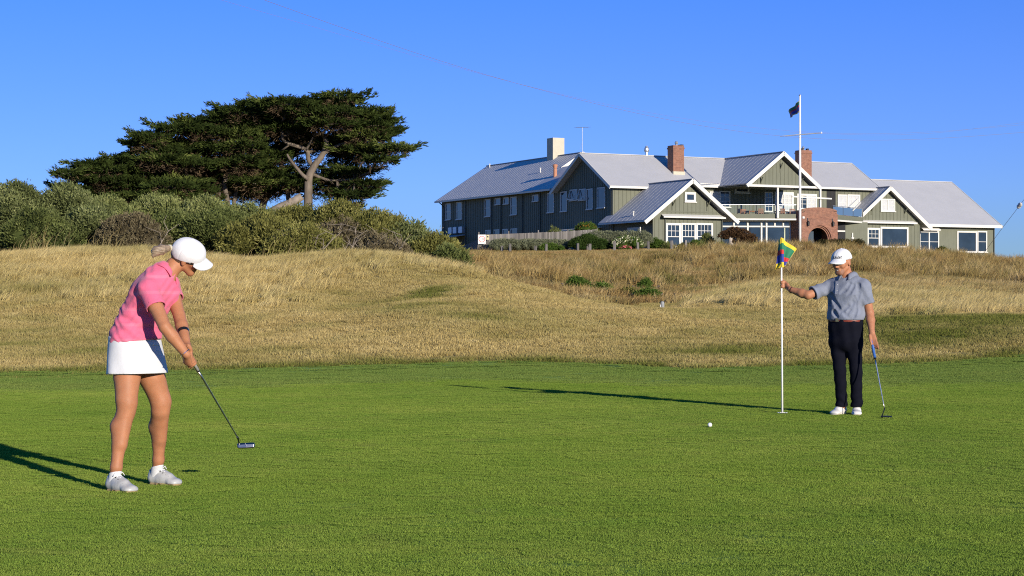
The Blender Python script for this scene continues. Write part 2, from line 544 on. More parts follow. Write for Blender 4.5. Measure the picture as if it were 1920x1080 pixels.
def tuft(name, mat, n, radius, hmin, hmax, width, lean, wind, seed, segs=2, uniform=True):
    rs = np.random.default_rng(seed)
    rr = radius * (np.sqrt(rs.uniform(0, 1, n)) if uniform else rs.uniform(0, 1, n) ** 1.3)
    th = rs.uniform(0, 2 * math.pi, n)
    base = np.stack([rr * np.cos(th), rr * np.sin(th), np.full(n, -0.01)], -1)
    hh = rs.uniform(hmin, hmax, n)
    az = rs.uniform(0, 2 * math.pi, n)
    ln = rs.uniform(0.1, 1.0, n) * lean
    dirv = np.stack([np.cos(az) * ln + wind, np.sin(az) * ln, np.ones(n)], -1)
    dirv /= np.linalg.norm(dirv, axis=1)[:, None]
    fa = rs.uniform(0, math.pi, n)
    side = np.stack([np.cos(fa), np.sin(fa), np.zeros(n)], -1) * (width * rs.uniform(0.6, 1.3, n))[:, None]
    V, Fc, S = [], [], []
    shade = rs.uniform(0, 1, n)
    if segs == 1:
        tip = base + dirv * hh[:, None]
        V = np.stack([base - side / 2, base + side / 2, tip], 1).reshape(-1, 3)
        Fc = np.arange(3 * n).reshape(n, 3)
        S = np.repeat(shade, 3)
    else:
        mid = base + dirv * (hh * 0.6)[:, None]
        d2 = dirv + np.stack([np.cos(az) * ln + wind * 1.2, np.sin(az) * ln, -0.25 * np.ones(n)], -1)
        d2 /= np.linalg.norm(d2, axis=1)[:, None]
        tip = mid + d2 * (hh * 0.45)[:, None]
        V = np.stack([base - side / 2, base + side / 2, mid + side * 0.36, mid - side * 0.36, tip], 1).reshape(-1, 3)
        o = np.arange(n)[:, None] * 5
        Fc = np.concatenate([o + np.array([[0, 1, 2]]), o + np.array([[0, 2, 3]]), o + np.array([[3, 2, 4]])])
        S = np.repeat(shade, 5)
    return link(name, np_mesh(name, V, Fc, mat, {'shade': S}))

def scatter(o, surface, attr, density, smin, smax, seed, zrot=math.pi * 2):
    ng = bpy.data.node_groups.new('scatter_' + o.name, 'GeometryNodeTree')
    ng.interface.new_socket('Geometry', in_out='INPUT', socket_type='NodeSocketGeometry')
    ng.interface.new_socket('Geometry', in_out='OUTPUT', socket_type='NodeSocketGeometry')
    gi = ng.nodes.new('NodeGroupInput'); go = ng.nodes.new('NodeGroupOutput')
    oi = ng.nodes.new('GeometryNodeObjectInfo')
    oi.transform_space = 'RELATIVE'
    oi.inputs['Object'].default_value = surface
    na = ng.nodes.new('GeometryNodeInputNamedAttribute')
    na.data_type = 'FLOAT'
    na.inputs['Name'].default_value = attr
    mu = ng.nodes.new('ShaderNodeMath'); mu.operation = 'MULTIPLY'; mu.inputs[1].default_value = density
    dp = ng.nodes.new('GeometryNodeDistributePointsOnFaces')
    dp.distribute_method = 'RANDOM'
    dp.inputs['Seed'].default_value = seed
    rv = ng.nodes.new('FunctionNodeRandomValue'); rv.data_type = 'FLOAT_VECTOR'
    rv.inputs[0].default_value = (-0.06, -0.06, -zrot / 2); rv.inputs[1].default_value = (0.06, 0.06, zrot / 2)
    rv.inputs['Seed'].default_value = seed + 1
    rs_ = ng.nodes.new('FunctionNodeRandomValue'); rs_.data_type = 'FLOAT'
    rs_.inputs[2].default_value = smin; rs_.inputs[3].default_value = smax
    rs_.inputs['Seed'].default_value = seed + 2
    ip = ng.nodes.new('GeometryNodeInstanceOnPoints')
    L = ng.links.new
    L(na.outputs[0], mu.inputs[0])
    L(oi.outputs['Geometry'], dp.inputs['Mesh'])
    L(mu.outputs[0], dp.inputs['Density'])
    L(dp.outputs['Points'], ip.inputs['Points'])
    L(gi.outputs[0], ip.inputs['Instance'])
    L(rv.outputs[0], ip.inputs['Rotation'])
    L(rs_.outputs[1], ip.inputs['Scale'])
    L(ip.outputs['Instances'], go.inputs[0])
    md = o.modifiers.new('scatter', 'NODES')
    md.node_group = ng
    return o

DRY = [(0.40, 0.29, 0.105), (0.54, 0.41, 0.165), (0.67, 0.53, 0.24)]
GRN = [(0.10, 0.13, 0.022), (0.20, 0.20, 0.045)]
m_turf = grass_mat('turf_blades', [(0.15, 0.24, 0.037), (0.205, 0.285, 0.047), (0.27, 0.325, 0.065)], [(0.14, 0.23, 0.03), (0.2, 0.28, 0.04)], 0.3, 0.25, 1.0, (0.22, 0.5, 1))
m_fringe = grass_mat('fringe_blades', [(0.145, 0.21, 0.045), (0.17, 0.23, 0.05), (0.205, 0.25, 0.06)], [(0.14, 0.21, 0.045), (0.18, 0.24, 0.052)], 0.4, 0.25, 0.5)
m_dry = grass_mat('dry_blades', DRY, GRN, 0.35, 0.3, 0.55)
m_dune = grass_mat('dune_blades', [(0.52, 0.38, 0.145), (0.67, 0.515, 0.22), (0.79, 0.64, 0.32)], GRN, 0.35, 0.3, 0.45)
m_tall = grass_mat('tall_blades', [(0.24, 0.13, 0.055), (0.46, 0.32, 0.125), (0.66, 0.51, 0.27)], [(0.11, 0.115, 0.03), (0.20, 0.19, 0.05)], 0.4, 0.3, 0.3)

def stuff(o, label, cat):
    return tag(o, label, cat, kind='stuff')

stuff(scatter(tuft('green_turf', m_turf, 3600, 0.36, 0.0035, 0.0085, 0.0042, 0.9, 0.1, 1, 1), putting_green, 'turf_d', 120.0, 0.8, 1.15, 1), 'close cut bright green turf of the putting green', 'grass')
stuff(scatter(tuft('fringe_turf', m_fringe, 2400, 0.36, 0.008, 0.020, 0.006, 0.8, 0.15, 2, 1), putting_green, 'fringe_d', 22.0, 0.8, 1.2, 5), 'darker green collar of longer turf round the putting green', 'grass')
stuff(scatter(tuft('mown_grass', m_dry, 170, 0.24, 0.03, 0.085, 0.011, 0.9, 0.25, 3, 2), ground, 'short_d', 22.0, 0.7, 1.3, 9), 'short straw coloured mown grass on the slope behind the green', 'grass')
stuff(scatter(tuft('dune_grass', m_dune, 110, 0.26, 0.13, 0.36, 0.013, 0.65, 0.45, 4, 2), ground, 'long_d', 8.0, 0.6, 1.25, 13, 1.6), 'long pale dry grass leaning on the dune crests', 'grass')
stuff(scatter(tuft('hill_grass', m_tall, 90, 0.42, 0.15, 0.42, 0.022, 0.7, 0.4, 5, 2), ground, 'far_d', 3.4, 0.6, 1.3, 17, 1.8), 'dry brownish grass on the hillside below the clubhouse', 'grass')
stuff(scatter(tuft('tussock_grass', m_tall, 130, 0.38, 0.35, 0.95, 0.026, 0.75, 0.35, 6, 2, False), ground, 'tall_d', 1.2, 0.5, 1.3, 21, 1.8), 'tall windblown tussocks on the bank below the clubhouse', 'grass')
stuff(scatter(tuft('verge_grass', m_tall, 70, 0.42, 0.06, 0.2, 0.022, 0.8, 0.3, 7, 2), ground, 'verge_d', 4.5, 0.6, 1.2, 27), 'short golden grass of the verge round the clubhouse and its fence', 'grass')
stuff(scatter(tuft('edge_grass', m_dry, 90, 0.22, 0.015, 0.06, 0.010, 1.0, 0.25, 8, 2), putting_green, 'edge_d', 9.0, 0.6, 1.3, 61), 'straggling longer grass creeping in along the edge of the green', 'grass')
stuff(scatter(tuft('dry_clipping', m_dry, 2, 0.03, 0.02, 0.07, 0.007, 3.0, 0.2, 10, 1), putting_green, 'turf_d', 0.22, 0.7, 1.4, 71), 'stray pale clippings lying on the putting green', 'grass clippings')
# ------------------------------------------------------------------ the clubhouse
HZ0 = 5.70                                   # ground level at the house
C0 = Vector((9.71, 185.0, HZ0))
AX = Vector((0.8960, 0.4440, 0.0)).normalized()
BX = Vector((-AX.y, AX.x, 0.0))

def M_siding(name, col, var=0.12):
    m, nt, p = new_mat(name)
    vec = mapping(nt, (1, 1, 1))
    n = noise(nt, vec, 1.3, 5, 0.65)
    n2 = noise(nt, mapping(nt, (7, 7, 0.5)), 1.0, 4, 0.6)
    k = math_n(nt, 'ADD', math_n(nt, 'MULTIPLY', n.outputs[0], 0.5), math_n(nt, 'MULTIPLY', n2.outputs[0], 0.5))
    r = ramp(nt, k, [(0.3, [c * (1 - var) for c in col]), (0.7, [c * (1 + var) for c in col])])
    nt.links.new(r.outputs[0], p.inputs['Base Color'])
    p.inputs['Roughness'].default_value = 0.65
    p.inputs['Specular IOR Level'].default_value = 0.3
    return m

def M_roof():
    m, nt, p = new_mat('grey_sheet_roof')
    vec = mapping(nt, (1, 1, 1))
    n = noise(nt, vec, 0.5, 5, 0.65)
    n2 = noise(nt, vec, 6.0, 4, 0.6)
    k = math_n(nt, 'ADD', math_n(nt, 'MULTIPLY', n.outputs[0], 0.6), math_n(nt, 'MULTIPLY', n2.outputs[0], 0.4))
    r = ramp(nt, k, [(0.3, (0.395, 0.395, 0.40)), (0.7, (0.465, 0.46, 0.46))])
    nt.links.new(r.outputs[0], p.inputs['Base Color'])
    p.inputs['Roughness'].default_value = 0.5
    p.inputs['Specular IOR Level'].default_value = 0.35
    return m

def M_brick():
    m, nt, p = new_mat('red_brick')
    t = N(nt, 'ShaderNodeTexCoord')
    s = N(nt, 'ShaderNodeSeparateXYZ'); c = N(nt, 'ShaderNodeCombineXYZ')
    nt.links.new(t.outputs['Object'], s.inputs[0])
    nt.links.new(math_n(nt, 'ADD', s.outputs[0], s.outputs[1]), c.inputs[0])
    nt.links.new(s.outputs[2], c.inputs[1])
    b = N(nt, 'ShaderNodeTexBrick')
    b.inputs['Scale'].default_value = 1.0
    b.inputs['Brick Width'].default_value = 0.24
    b.inputs['Row Height'].default_value = 0.086
    b.inputs['Mortar Size'].default_value = 0.010
    b.inputs['Color1'].default_value = (0.30, 0.125, 0.07, 1)
    b.inputs['Color2'].default_value = (0.215, 0.08, 0.045, 1)
    b.inputs['Mortar'].default_value = (0.24, 0.18, 0.14, 1)
    nt.links.new(c.outputs[0], b.inputs['Vector'])
    n = noise(nt, t.outputs['Object'], 3.5, 5, 0.7)
    r = ramp(nt, n.outputs[0], [(0.3, (0.7, 0.7, 0.72)), (0.7, (1.15, 1.12, 1.1))])
    nt.links.new(mix_rgb(nt, 1.0, b.outputs['Color'], r.outputs[0], 'MULTIPLY'), p.inputs['Base Color'])
    p.inputs['Roughness'].default_value = 0.85
    bp = N(nt, 'ShaderNodeBump'); bp.inputs['Strength'].default_value = 0.5; bp.inputs['Distance'].default_value = 0.02
    nt.links.new(b.outputs['Fac'], bp.inputs['Height']); bp.invert = True
    nt.links.new(bp.outputs[0], p.inputs['Normal'])
    return m

def M_glass(name, col, rough=0.03):
    m, nt, p = new_mat(name)
    n = noise(nt, mapping(nt, (1, 1, 1)), 0.7, 3, 0.5)
    r = ramp(nt, n.outputs[0], [(0.3, [c * 0.7 for c in col]), (0.7, [c * 1.3 for c in col])])
    nt.links.new(r.outputs[0], p.inputs['Base Color'])
    p.inputs['Roughness'].default_value = rough
    p.inputs['Specular IOR Level'].default_value = 0.7
    return m

m_side = M_siding('sage_siding', (0.136, 0.142, 0.102))
m_batten = M_siding('sage_batten', (0.122, 0.128, 0.090))
m_trim = simple('cream_trim', (0.60, 0.585, 0.535), 0.55, 0.06, 3)
m_roof = M_roof()
m_brick = M_brick()
m_glass = M_glass('dark_window_glass', (0.02, 0.032, 0.05))
m_curtain = simple('pale_curtain', (0.45, 0.46, 0.47), 0.8, 0.2, 8, stretch=(6, 6, 0.6))
m_pipe = simple('dark_pipe', (0.05, 0.06, 0.05), 0.6, 0.15, 5)
m_steel = simple('galvanised_steel', (0.45, 0.47, 0.5), 0.4, 0.1, 8, metal=0.7)
m_cream = simple('cream_render', (0.47, 0.43, 0.33), 0.8, 0.07, 2)
m_terra = simple('terracotta', (0.42, 0.19, 0.11), 0.8, 0.15, 8)
m_black = simple('shade_black', (0.012, 0.012, 0.014), 0.8, 0.2, 3)  # near-black colour that stands in for shade inside recesses and openings
m_iron = simple('black_iron', (0.02, 0.02, 0.022), 0.5, 0.2, 9)
def clear_glass(name):
    m = bpy.data.materials.new(name)
    m.use_nodes = True
    nt = m.node_tree
    nt.nodes.clear()
    out = N(nt, 'ShaderNodeOutputMaterial')
    t = N(nt, 'ShaderNodeBsdfTransparent'); t.inputs[0].default_value = (0.93, 0.96, 0.95, 1)
    g = N(nt, 'ShaderNodeBsdfGlossy'); g.inputs['Roughness'].default_value = 0.03
    f = N(nt, 'ShaderNodeFresnel'); f.inputs['IOR'].default_value = 1.45
    mx = N(nt, 'ShaderNodeMixShader')
    nt.links.new(f.outputs[0], mx.inputs[0]); nt.links.new(t.outputs[0], mx.inputs[1]); nt.links.new(g.outputs[0], mx.inputs[2])
    nt.links.new(mx.outputs[0], out.inputs[0])
    return m
m_pane_clear = clear_glass('balustrade_glass')

club = tag(empty('clubhouse', C0, math.atan2(AX.y, AX.x)), 'sage green weatherboard clubhouse with grey gabled roofs and brick porch on the rise', 'building')

def on_b(u, v, b):
    """local (a, z) of a measured point on the facade plane b = const"""
    k = (u - U0) / F_PX
    a = (k * (C0.y + BX.y * b) - C0.x - BX.x * b) / (AX.x - k * AX.y)
    d = C0.y + AX.y * a + BX.y * b
    return a, EYE + (V0 - v) * d / F_PX - HZ0

def on_a(u, v, a):
    """local (b, z) on a side wall a = const"""
    k = (u - U0) / F_PX
    b = (k * (C0.y + AX.y * a) - C0.x - AX.x * a) / (BX.x - k * BX.y)
    d = C0.y + AX.y * a + BX.y * b
    return b, EYE + (V0 - v) * d / F_PX - HZ0

def part(mb, name, mat, parent=None, **kw):
    return mb.build(name, mat, parent or club, **kw)

# --- walls
w = MB()
w.box(0.0, 8.0, 0.0, 11.0, -0.6, 6.45)
w.box(8.0, 31.5, 1.0, 11.0, -0.6, 6.9)
w.prism([(0.0, 0.0, 6.4), (0.0, 11.0, 6.4), (0.0, 5.5, 9.55)], (0.3, 0, 0))
w.prism([(31.2, 0.0, 6.4), (31.2, 11.0, 6.4), (31.2, 5.5, 9.55)], (0.3, 0, 0))
part(w, 'main_wall', m_side)
w = MB()
w.box(0.006, 12.0, 11.0, 40.0, -0.6, 6.75)
w.prism([(0.2, 17.4, 6.7), (11.8, 17.4, 6.7), (6.0, 17.4, 10.6)], (0, 0.3, 0))
w.prism([(0.2, 39.7, 6.7), (11.8, 39.7, 6.7), (6.0, 39.7, 10.6)], (0, 0.3, 0))
part(w, 'wing_wall', m_side)
w = MB()
w.box(0.1, 7.7, -7.4, -0.004, -0.6, 3.3)
w.prism([(0.1, -7.4, 3.3), (7.7, -7.4, 3.3), (7.7, -7.4, 3.35), (4.05, -7.4, 6.2), (0.1, -7.4, 3.35)], (0, 0.3, 0))
part(w, 'gable_room_wall', m_side)
w = MB()
w.prism([(12.9, -4.6, 6.62), (19.7, -4.6, 6.62), (16.3, -4.6, 9.2)], (0, 0.25, 0))
part(w, 'porch_gable_wall', m_side)
w = MB()
w.box(28.4, 36.0, -1.1, 0.99, -0.6, 3.4)
w.prism([(28.4, -1.1, 3.4), (36.0, -1.1, 3.4), (36.0, -1.1, 3.42), (31.8, -1.1, 6.65), (28.4, -1.1, 4.0)], (0, 0.3, 0))
part(w, 'front_gable_wall', m_side)
w = MB()
w.box(31.51, 46.9, 0.1, 15.0, -0.6, 3.6)
w.prism([(46.6, 0.1, 3.55), (46.6, 15.0, 3.55), (46.6, 7.6, 8.1)], (0.3, 0, 0))
part(w, 'end_wing_wall', m_side)

# --- roofs: slabs with a real thickness, drawn from ridge to eave
def slab(mb, p, t=0.14):
    p = [Vector(q) for q in p]
    n = (p[1] - p[0]).cross(p[3] - p[0]).normalized()
    if n.z < 0: n = -n
    return mb.prism(p, -n * t)

def gable_roof_a(mb, a0, a1, br, zr, bf, zf, bb, zb):
    slab(mb, [(a0, br, zr), (a1, br, zr), (a1, bf, zf), (a0, bf, zf)])
    slab(mb, [(a0, br, zr), (a1, br, zr), (a1, bb, zb), (a0, bb, zb)])

def gable_roof_b(mb, b0, b1, ar, zr, al, zl, ah, zh):
    slab(mb, [(ar, b0, zr), (ar, b1, zr), (al, b1, zl), (al, b0, zl)])
    slab(mb, [(ar, b0, zr), (ar, b1, zr), (ah, b1, zh), (ah, b0, zh)])

r = MB()
slab(r, [(-0.7, 5.5, 9.9), (7.5, 5.5, 9.9), (7.5, -0.6, 6.4), (-0.7, -0.6, 6.4)])
slab(r, [(7.5, 5.5, 9.9), (32.2, 5.5, 9.9), (32.2, 0.4, 6.97), (7.5, 0.4, 6.97)])
slab(r, [(-0.7, 5.5, 9.9), (32.2, 5.5, 9.9), (32.2, 11.6, 6.4), (-0.7, 11.6, 6.4)])
main_roof = part(r, 'main_roof', m_roof)
r = MB()
gable_roof_b(r, 17.0, 40.6, 6.0, 11.0, -0.6, 6.75, 12.6, 6.75)
slab(r, [(3.5, 6.45, 9.39), (3.5, 17.0, 9.39), (-0.6, 17.0, 6.75), (-0.6, 11.05, 6.75)])
slab(r, [(3.5, 6.45, 9.39), (3.5, 17.0, 9.39), (7.6, 17.0, 6.75), (7.6, 11.05, 6.75)])
wing_roof = part(r, 'wing_roof', m_roof)
r = MB()
gable_roof_b(r, -8.1, -0.02, 4.05, 6.70, -0.95, 2.85, 8.95, 2.95)
slab(r, [(-0.02, -0.02, 3.57), (-0.02, 1.1, 3.57), (-0.95, 1.1, 2.85), (-0.95, -0.02, 2.85)])
room_roof = part(r, 'gable_room_roof', m_roof)
r = MB()
gable_roof_b(r, -5.1, 5.5, 16.3, 9.88, 12.15, 6.72, 20.45, 6.72)
cross_roof = part(r, 'porch_gable_roof', m_roof)
r = MB()
gable_roof_b(r, -1.7, 4.5, 31.8, 7.06, 28.0, 4.0, 36.9, 3.05)
front_roof = part(r, 'front_gable_roof', m_roof)
r = MB()
gable_roof_a(r, 31.6, 47.4, 7.7, 8.43, -0.5, 3.36, 15.9, 3.36)
end_roof = part(r, 'end_wing_roof', m_roof)
# raised seams of the roof sheets
def seams_b(parent, b0, b1, ar, zr, al, zl, step=0.76):
    s = MB()
    b = b0 + 0.2
    while b < b1:
        s.beam((ar, b, zr + 0.003), (al, b, zl + 0.003), 0.03, 0.010)
        b += step
    return tag(s.build('seam', m_roof, parent), kind='stuff')
def seams_a(parent, a0, a1, br, zr, bf, zf, step=0.76):
    s = MB()
    a = a0 + 0.2
    while a < a1:
        s.beam((a, br, zr + 0.010), (a, bf, zf + 0.010), 0.03, 0.022)
        a += step
    return tag(s.build('seam', m_roof, parent), kind='stuff')
seams_b(wing_roof, 17.0, 40.6, 6.0, 11.0, -0.6, 6.75)
seams_b(room_roof, -8.1, 0.0, 4.05, 6.70, -0.95, 2.85)
seams_b(cross_roof, -5.1, 5.0, 16.3, 9.88, 12.15, 6.72)
seams_b(front_roof, -1.7, 0.5, 31.8, 7.06, 28.0, 4.0)
# ridge caps
rc = MB()
for p, q in (((-0.7, 5.5, 9.93), (32.2, 5.5, 9.93)), ((6.0, 17.0, 11.03), (6.0, 40.6, 11.03)), ((4.05, -8.1, 6.73), (4.05, 0, 6.73)),
             ((16.3, -5.1, 9.91), (16.3, 5.5, 9.93)), ((31.8, -1.7, 7.09), (31.8, 1, 7.09)), ((31.6, 7.7, 8.46), (47.4, 7.7, 8.46))):
    rc.beam(p, q, 0.22, 0.07)
part(rc, 'ridge_cap', m_roof)

# --- barge boards, fascias, gutters
def board(name, parent, segs, w_=0.06, h=0.30, drop=0.12):
    for p, q in segs:
        b = MB()
        b.beam(Vector(p) - Vector((0, 0, drop)), Vector(q) - Vector((0, 0, drop)), w_, h)
        b.build(name, m_trim, parent)
board('barge_board', main_roof, [((-0.73, 5.5, 9.9), (-0.73, -0.75, 6.32)), ((-0.73, 5.5, 9.9), (-0.73, 11.75, 6.32)), ((32.23, 5.5, 9.9), (32.23, 0.3, 6.92))])
board('barge_board', wing_roof, [((6.0, 16.97, 11.0), (3.4, 16.97, 9.33)), ((6.0, 16.97, 11.0), (12.6, 16.97, 6.75))])
board('barge_board', room_roof, [((4.05, -8.13, 6.7), (-1.15, -8.13, 2.70), ), ((4.05, -8.13, 6.7), (9.1, -8.13, 2.84))], 0.07, 0.36, 0.14)
board('barge_board', cross_roof, [((16.3, -5.13, 9.88), (12.0, -5.13, 6.6)), ((16.3, -5.13, 9.88), (20.6, -5.13, 6.6))], 0.07, 0.36, 0.14)
board('barge_board', front_roof, [((31.8, -1.73, 7.06), (27.8, -1.73, 3.84)), ((31.8, -1.73, 7.06), (37.1, -1.73, 2.9))], 0.07, 0.36, 0.14)
board('barge_board', end_roof, [((47.43, 7.7, 8.43), (47.43, -0.65, 3.27))], 0.06, 0.3)
board('gutter', main_roof, [((-0.7, -0.66, 6.36), (4.2, -0.66, 6.36)), ((7.6, 0.33, 6.95), (12.3, 0.33, 6.95)), ((20.3, 0.33, 6.95), (31.9, 0.33, 6.95))], 0.14, 0.2, 0.1)
board('gutter', wing_roof, [((-0.68, 11.8, 6.72), (-0.68, 40.5, 6.72))], 0.14, 0.18, 0.1)
board('gutter', room_roof, [((-1.02, -8.0, 2.80), (-1.02, 1.0, 2.80))], 0.12, 0.16, 0.08)
board('gutter', end_roof, [((37.0, -0.58, 3.34), (47.4, -0.58, 3.34))], 0.16, 0.30, 0.12)
# verandah beam under the porch gable, with its soffit
vb = MB()
vb.box(12.2, 20.4, -5.05, -4.7, 6.40, 6.62)
vb.box(8.6, 12.2, 0.25, 0.45, 6.55, 6.75)
part(vb, 'verandah_beam', m_trim)
sf = MB(); sf.box(12.4, 20.2, -4.69, 0.99, 6.50, 6.56)
part(sf, 'soffit', m_side)
# skirt roofs over the two front bays
sk = MB()
slab(sk, [(1.0, -7.41, 3.42), (7.55, -7.41, 3.42), (7.7, -8.0, 3.18), (0.9, -8.0, 3.18)], 0.06)
sk.box(0.9, 7.7, -8.06, -7.96, 3.06, 3.20)
part(sk, 'bay_skirt_roof', m_trim)
sk = MB()
slab(sk, [(28.4, -1.11, 3.6), (35.2, -1.11, 3.6), (35.3, -1.6, 3.4), (28.3, -1.6, 3.4)], 0.06)
sk.box(28.3, 35.3, -1.66, -1.56, 3.26, 3.42)
part(sk, 'bay_skirt_roof', m_trim)

# --- board and batten strips
def battens_b(a0, a1, b, z0, ztop, step=0.45, face=-1):
    m = MB()
    a = a0 + step * 0.4
    while a < a1:
        zt = ztop(a) if callable(ztop) else ztop
        if zt - z0 > 0.15: m.box(a, a + 0.05, b - 0.03, b + 0.002, z0, zt)
        a += step
    return m
def battens_a(b0, b1, a, z0, ztop, step=0.45):
    m = MB()
    b = b0 + step * 0.4
    while b < b1:
        zt = ztop(b) if callable(ztop) else ztop
        if zt - z0 > 0.15: m.box(a - 0.03, a + 0.002, b, b + 0.05, z0, zt)
        b += step
    return m
for mb in (battens_b(0, 4.2, 0.0, 3.0, 6.3), battens_b(8.0, 31.4, 1.0, 3.0, 6.7),
           battens_b(0.1, 7.7, -7.4, 3.5, lambda a: 6.15 - abs(a - 4.05) * 0.77), battens_b(0.1, 7.7, -7.4, 0.0, 3.05),
           battens_b(12.9, 19.7, -4.6, 6.64, lambda a: 9.15 - abs(a - 16.3) * 0.76), 
           battens_b(28.4, 36.0, -1.1, 3.62, lambda a: 6.55 - abs(a - 31.8) * 0.79), battens_b(28.4, 36.0, -1.1, 0.0, 3.2),
           battens_a(0.1, 11.0, 0.0, 0.0, lambda b: 9.3 - abs(b - 5.5) * 0.573), battens_a(11.0, 40.0, 0.006, 0.0, 6.6)):
    tag(part(mb, 'batten', m_batten), kind='stuff')
# belts across the gable feet
bl = MB()
bl.box(1.0, 7.0, -7.45, -7.40, 3.62, 3.70)
part(bl, 'belt_board', m_batten)

# --- windows
def window(u0, v0, u1, v1, plane, pos, cols=1, rows=1, upper=0.0, muntin=None, glass=None, frame=0.10, open_=0.0, sill=True):
    """a framed window measured by its outer frame; plane 'b' (front walls) or 'a' (side walls)"""
    glass = glass or m_glass
    f = on_b if plane == 'b' else on_a
    s0, zt = f(u0, v0, pos); s1, _ = f(u1, v0, pos); _, zb = f(u0, v1, pos)
    if s1 < s0: s0, s1 = s1, s0
    def box(mb, p0, p1, q0, q1, z0, z1):
        if plane == 'b': mb.box(p0, p1, pos + q0, pos + q1, z0, z1)
        else: mb.box(pos + q0, pos + q1, p0, p1, z0, z1)
    fr = MB()
    box(fr, s0, s0 + frame, -0.09, 0.02, zb, zt)
    box(fr, s1 - frame, s1, -0.09, 0.02, zb, zt)
    box(fr, s0 + frame, s1 - frame, -0.09, 0.02, zt - frame, zt)
    box(fr, s0 + frame, s1 - frame, -0.09, 0.02, zb, zb + frame)
    for i in range(1, cols):
        c = s0 + (s1 - s0) * i / cols
        box(fr, c - 0.07, c + 0.07, -0.085, 0.02, zb + frame, zt - frame)
    wn_ = fr.build('window', m_trim, club)
    if sill:
        si = MB(); box(si, s0 - 0.08, s1 + 0.08, -0.16, -0.092, zb - 0.04, zb + 0.05)
        si.build('sill', m_trim, wn_)
    for i in range(cols):
        c0 = s0 + (s1 - s0) * i / cols + (frame if i == 0 else 0.07)
        c1 = s0 + (s1 - s0) * (i + 1) / cols - (frame if i == cols - 1 else 0.07)
        pn = MB()
        z0, z1 = zb + frame, zt - frame
        box(pn, c0, c1, -0.032, -0.012, z0, z1)
        g = glass[i] if isinstance(glass, (list, tuple)) else glass
        pn.build('pane', g, wn_)
        if muntin:
            mu = MB()
            nx, nz, frac = muntin                       # bars fill the upper part of the sash
            zs = z1 - (z1 - z0) * frac
            for k in range(1, nx):
                c = c0 + (c1 - c0) * k / nx
                box(mu, c - 0.022, c + 0.022, -0.06, -0.034, zs, z1)
            for k in range(1, nz):
                c = z1 - (z1 - zs) * k / nz
                box(mu, c0, c1, -0.057, -0.034, c - 0.022, c + 0.022)
            if frac < 1: box(mu, c0, c1, -0.07, -0.034, zs - 0.04, zs + 0.03)
            mu.build('glazing_bar', m_trim, wn_)
    if open_:
        sa = MB()
        zq, zr = zt - 0.12, zb + 0.12
        o_ = -open_
        for p0, p1, za, zc in ((s0 + 0.1, s0 + 0.17, 0, 1), (s1 - 0.17, s1 - 0.1, 0, 1)):
            pa = (pos - 0.1, (p0 + p1) / 2, zq) if plane == 'a' else ((p0 + p1) / 2, pos - 0.1, zq)
            pb = (pos + o_, (p0 + p1) / 2, zr) if plane == 'a' else ((p0 + p1) / 2, pos + o_, zr)
            sa.beam(pa, pb, 0.07, 0.05)
        pa = (pos + o_, s0 + 0.1, zr) if plane == 'a' else (s0 + 0.1, pos + o_, zr)
        pb = (pos + o_, s1 - 0.1, zr) if plane == 'a' else (s1 - 0.1, pos + o_, zr)
        sa.beam(pa, pb, 0.05, 0.07)
        sa.build('open_sash', m_trim, wn_)
    return wn_

for q in ((836.5, 382, 846, 413), (856.4, 379.5, 866.7, 412.3), (910, 374, 920.5, 407), (958.3, 369.5, 969.8, 403.7)):
    window(*q, 'a', 0.006, muntin=(1, 1, 0.5))
for q in ((929, 372, 939.4, 384.5), (945.3, 370.5, 955, 383.5), (999.7, 365.5, 1010.4, 378.5)):
    window(*q, 'a', 0.006, glass=m_glass)
for q in ((1027, 362.5, 1039.5, 399.5), ):
    window(*q, 'a', 0.006)
for q in ((1052, 359.8, 1063.8, 397.5), (1101, 354.5, 1112.3, 393.4), (1120.5, 352, 1135, 391)):
    window(*q, 'a', 0.0)
for q in ((1069.5, 356, 1083, 377), (1086.5, 354.8, 1099, 376.5)):
    window(*q, 'a', 0.0, open_=0.4)
for q in ((911, 431.5, 921, 447), (927, 430.6, 937, 446), (943, 429.6, 953, 445), (958.5, 428.7, 970, 444)):
    window(*q, 'a', 0.006)
# low gable room: attic window and the three-light bay
window(1283.5, 360, 1304, 379, 'b', -7.4, frame=0.22)
window(1248, 418, 1276, 465, 'b', -7.4, muntin=(3, 2, 0.55), frame=0.2)
window(1276.6, 418, 1304.0, 465, 'b', -7.4, muntin=(4, 2, 0.55), frame=0.16)
window(1304.6, 418, 1336, 465, 'b', -7.4, muntin=(4, 2, 0.55), frame=0.18)
# upper storey behind the balcony
window(1330, 359, 1348.5, 388, 'b', 1.0, muntin=(2, 3, 1.0), glass=m_curtain)
window(1349.1, 358, 1368.5, 389, 'b', 1.0, muntin=(2, 3, 1.0))
window(1377, 350.6, 1404, 362, 'b', 1.0, frame=0.18)
window(1433, 359.5, 1448.5, 397, 'b', 1.0, muntin=(2, 4, 1.0))
window(1452, 359.5, 1487.5, 399, 'b', 1.0, cols=2, muntin=(2, 4, 1.0), glass=[m_curtain, m_curtain], frame=0.28)
window(1494, 363, 1531, 393.5, 'b', 1.0, cols=2, muntin=(2, 3, 1.0), glass=[m_glass, m_curtain], frame=0.2)
window(1570, 364.5, 1588, 396, 'b', 1.0, muntin=(2, 2, 1.0), glass=m_curtain, frame=0.14)
window(1588.6, 364.5, 1612, 390, 'b', 1.0, muntin=(3, 3, 1.0), glass=m_curtain, frame=0.14)
dr = MB()
a0, zt = on_b(1550, 356, 1.0); a1, _ = on_b(1566.5, 356, 1.0)
dr.box(a0, a1, 0.97, 0.995, 3.3, zt)
part(dr, 'recess_shade_panel', m_black)  # flat black panel painting the shade of a recess
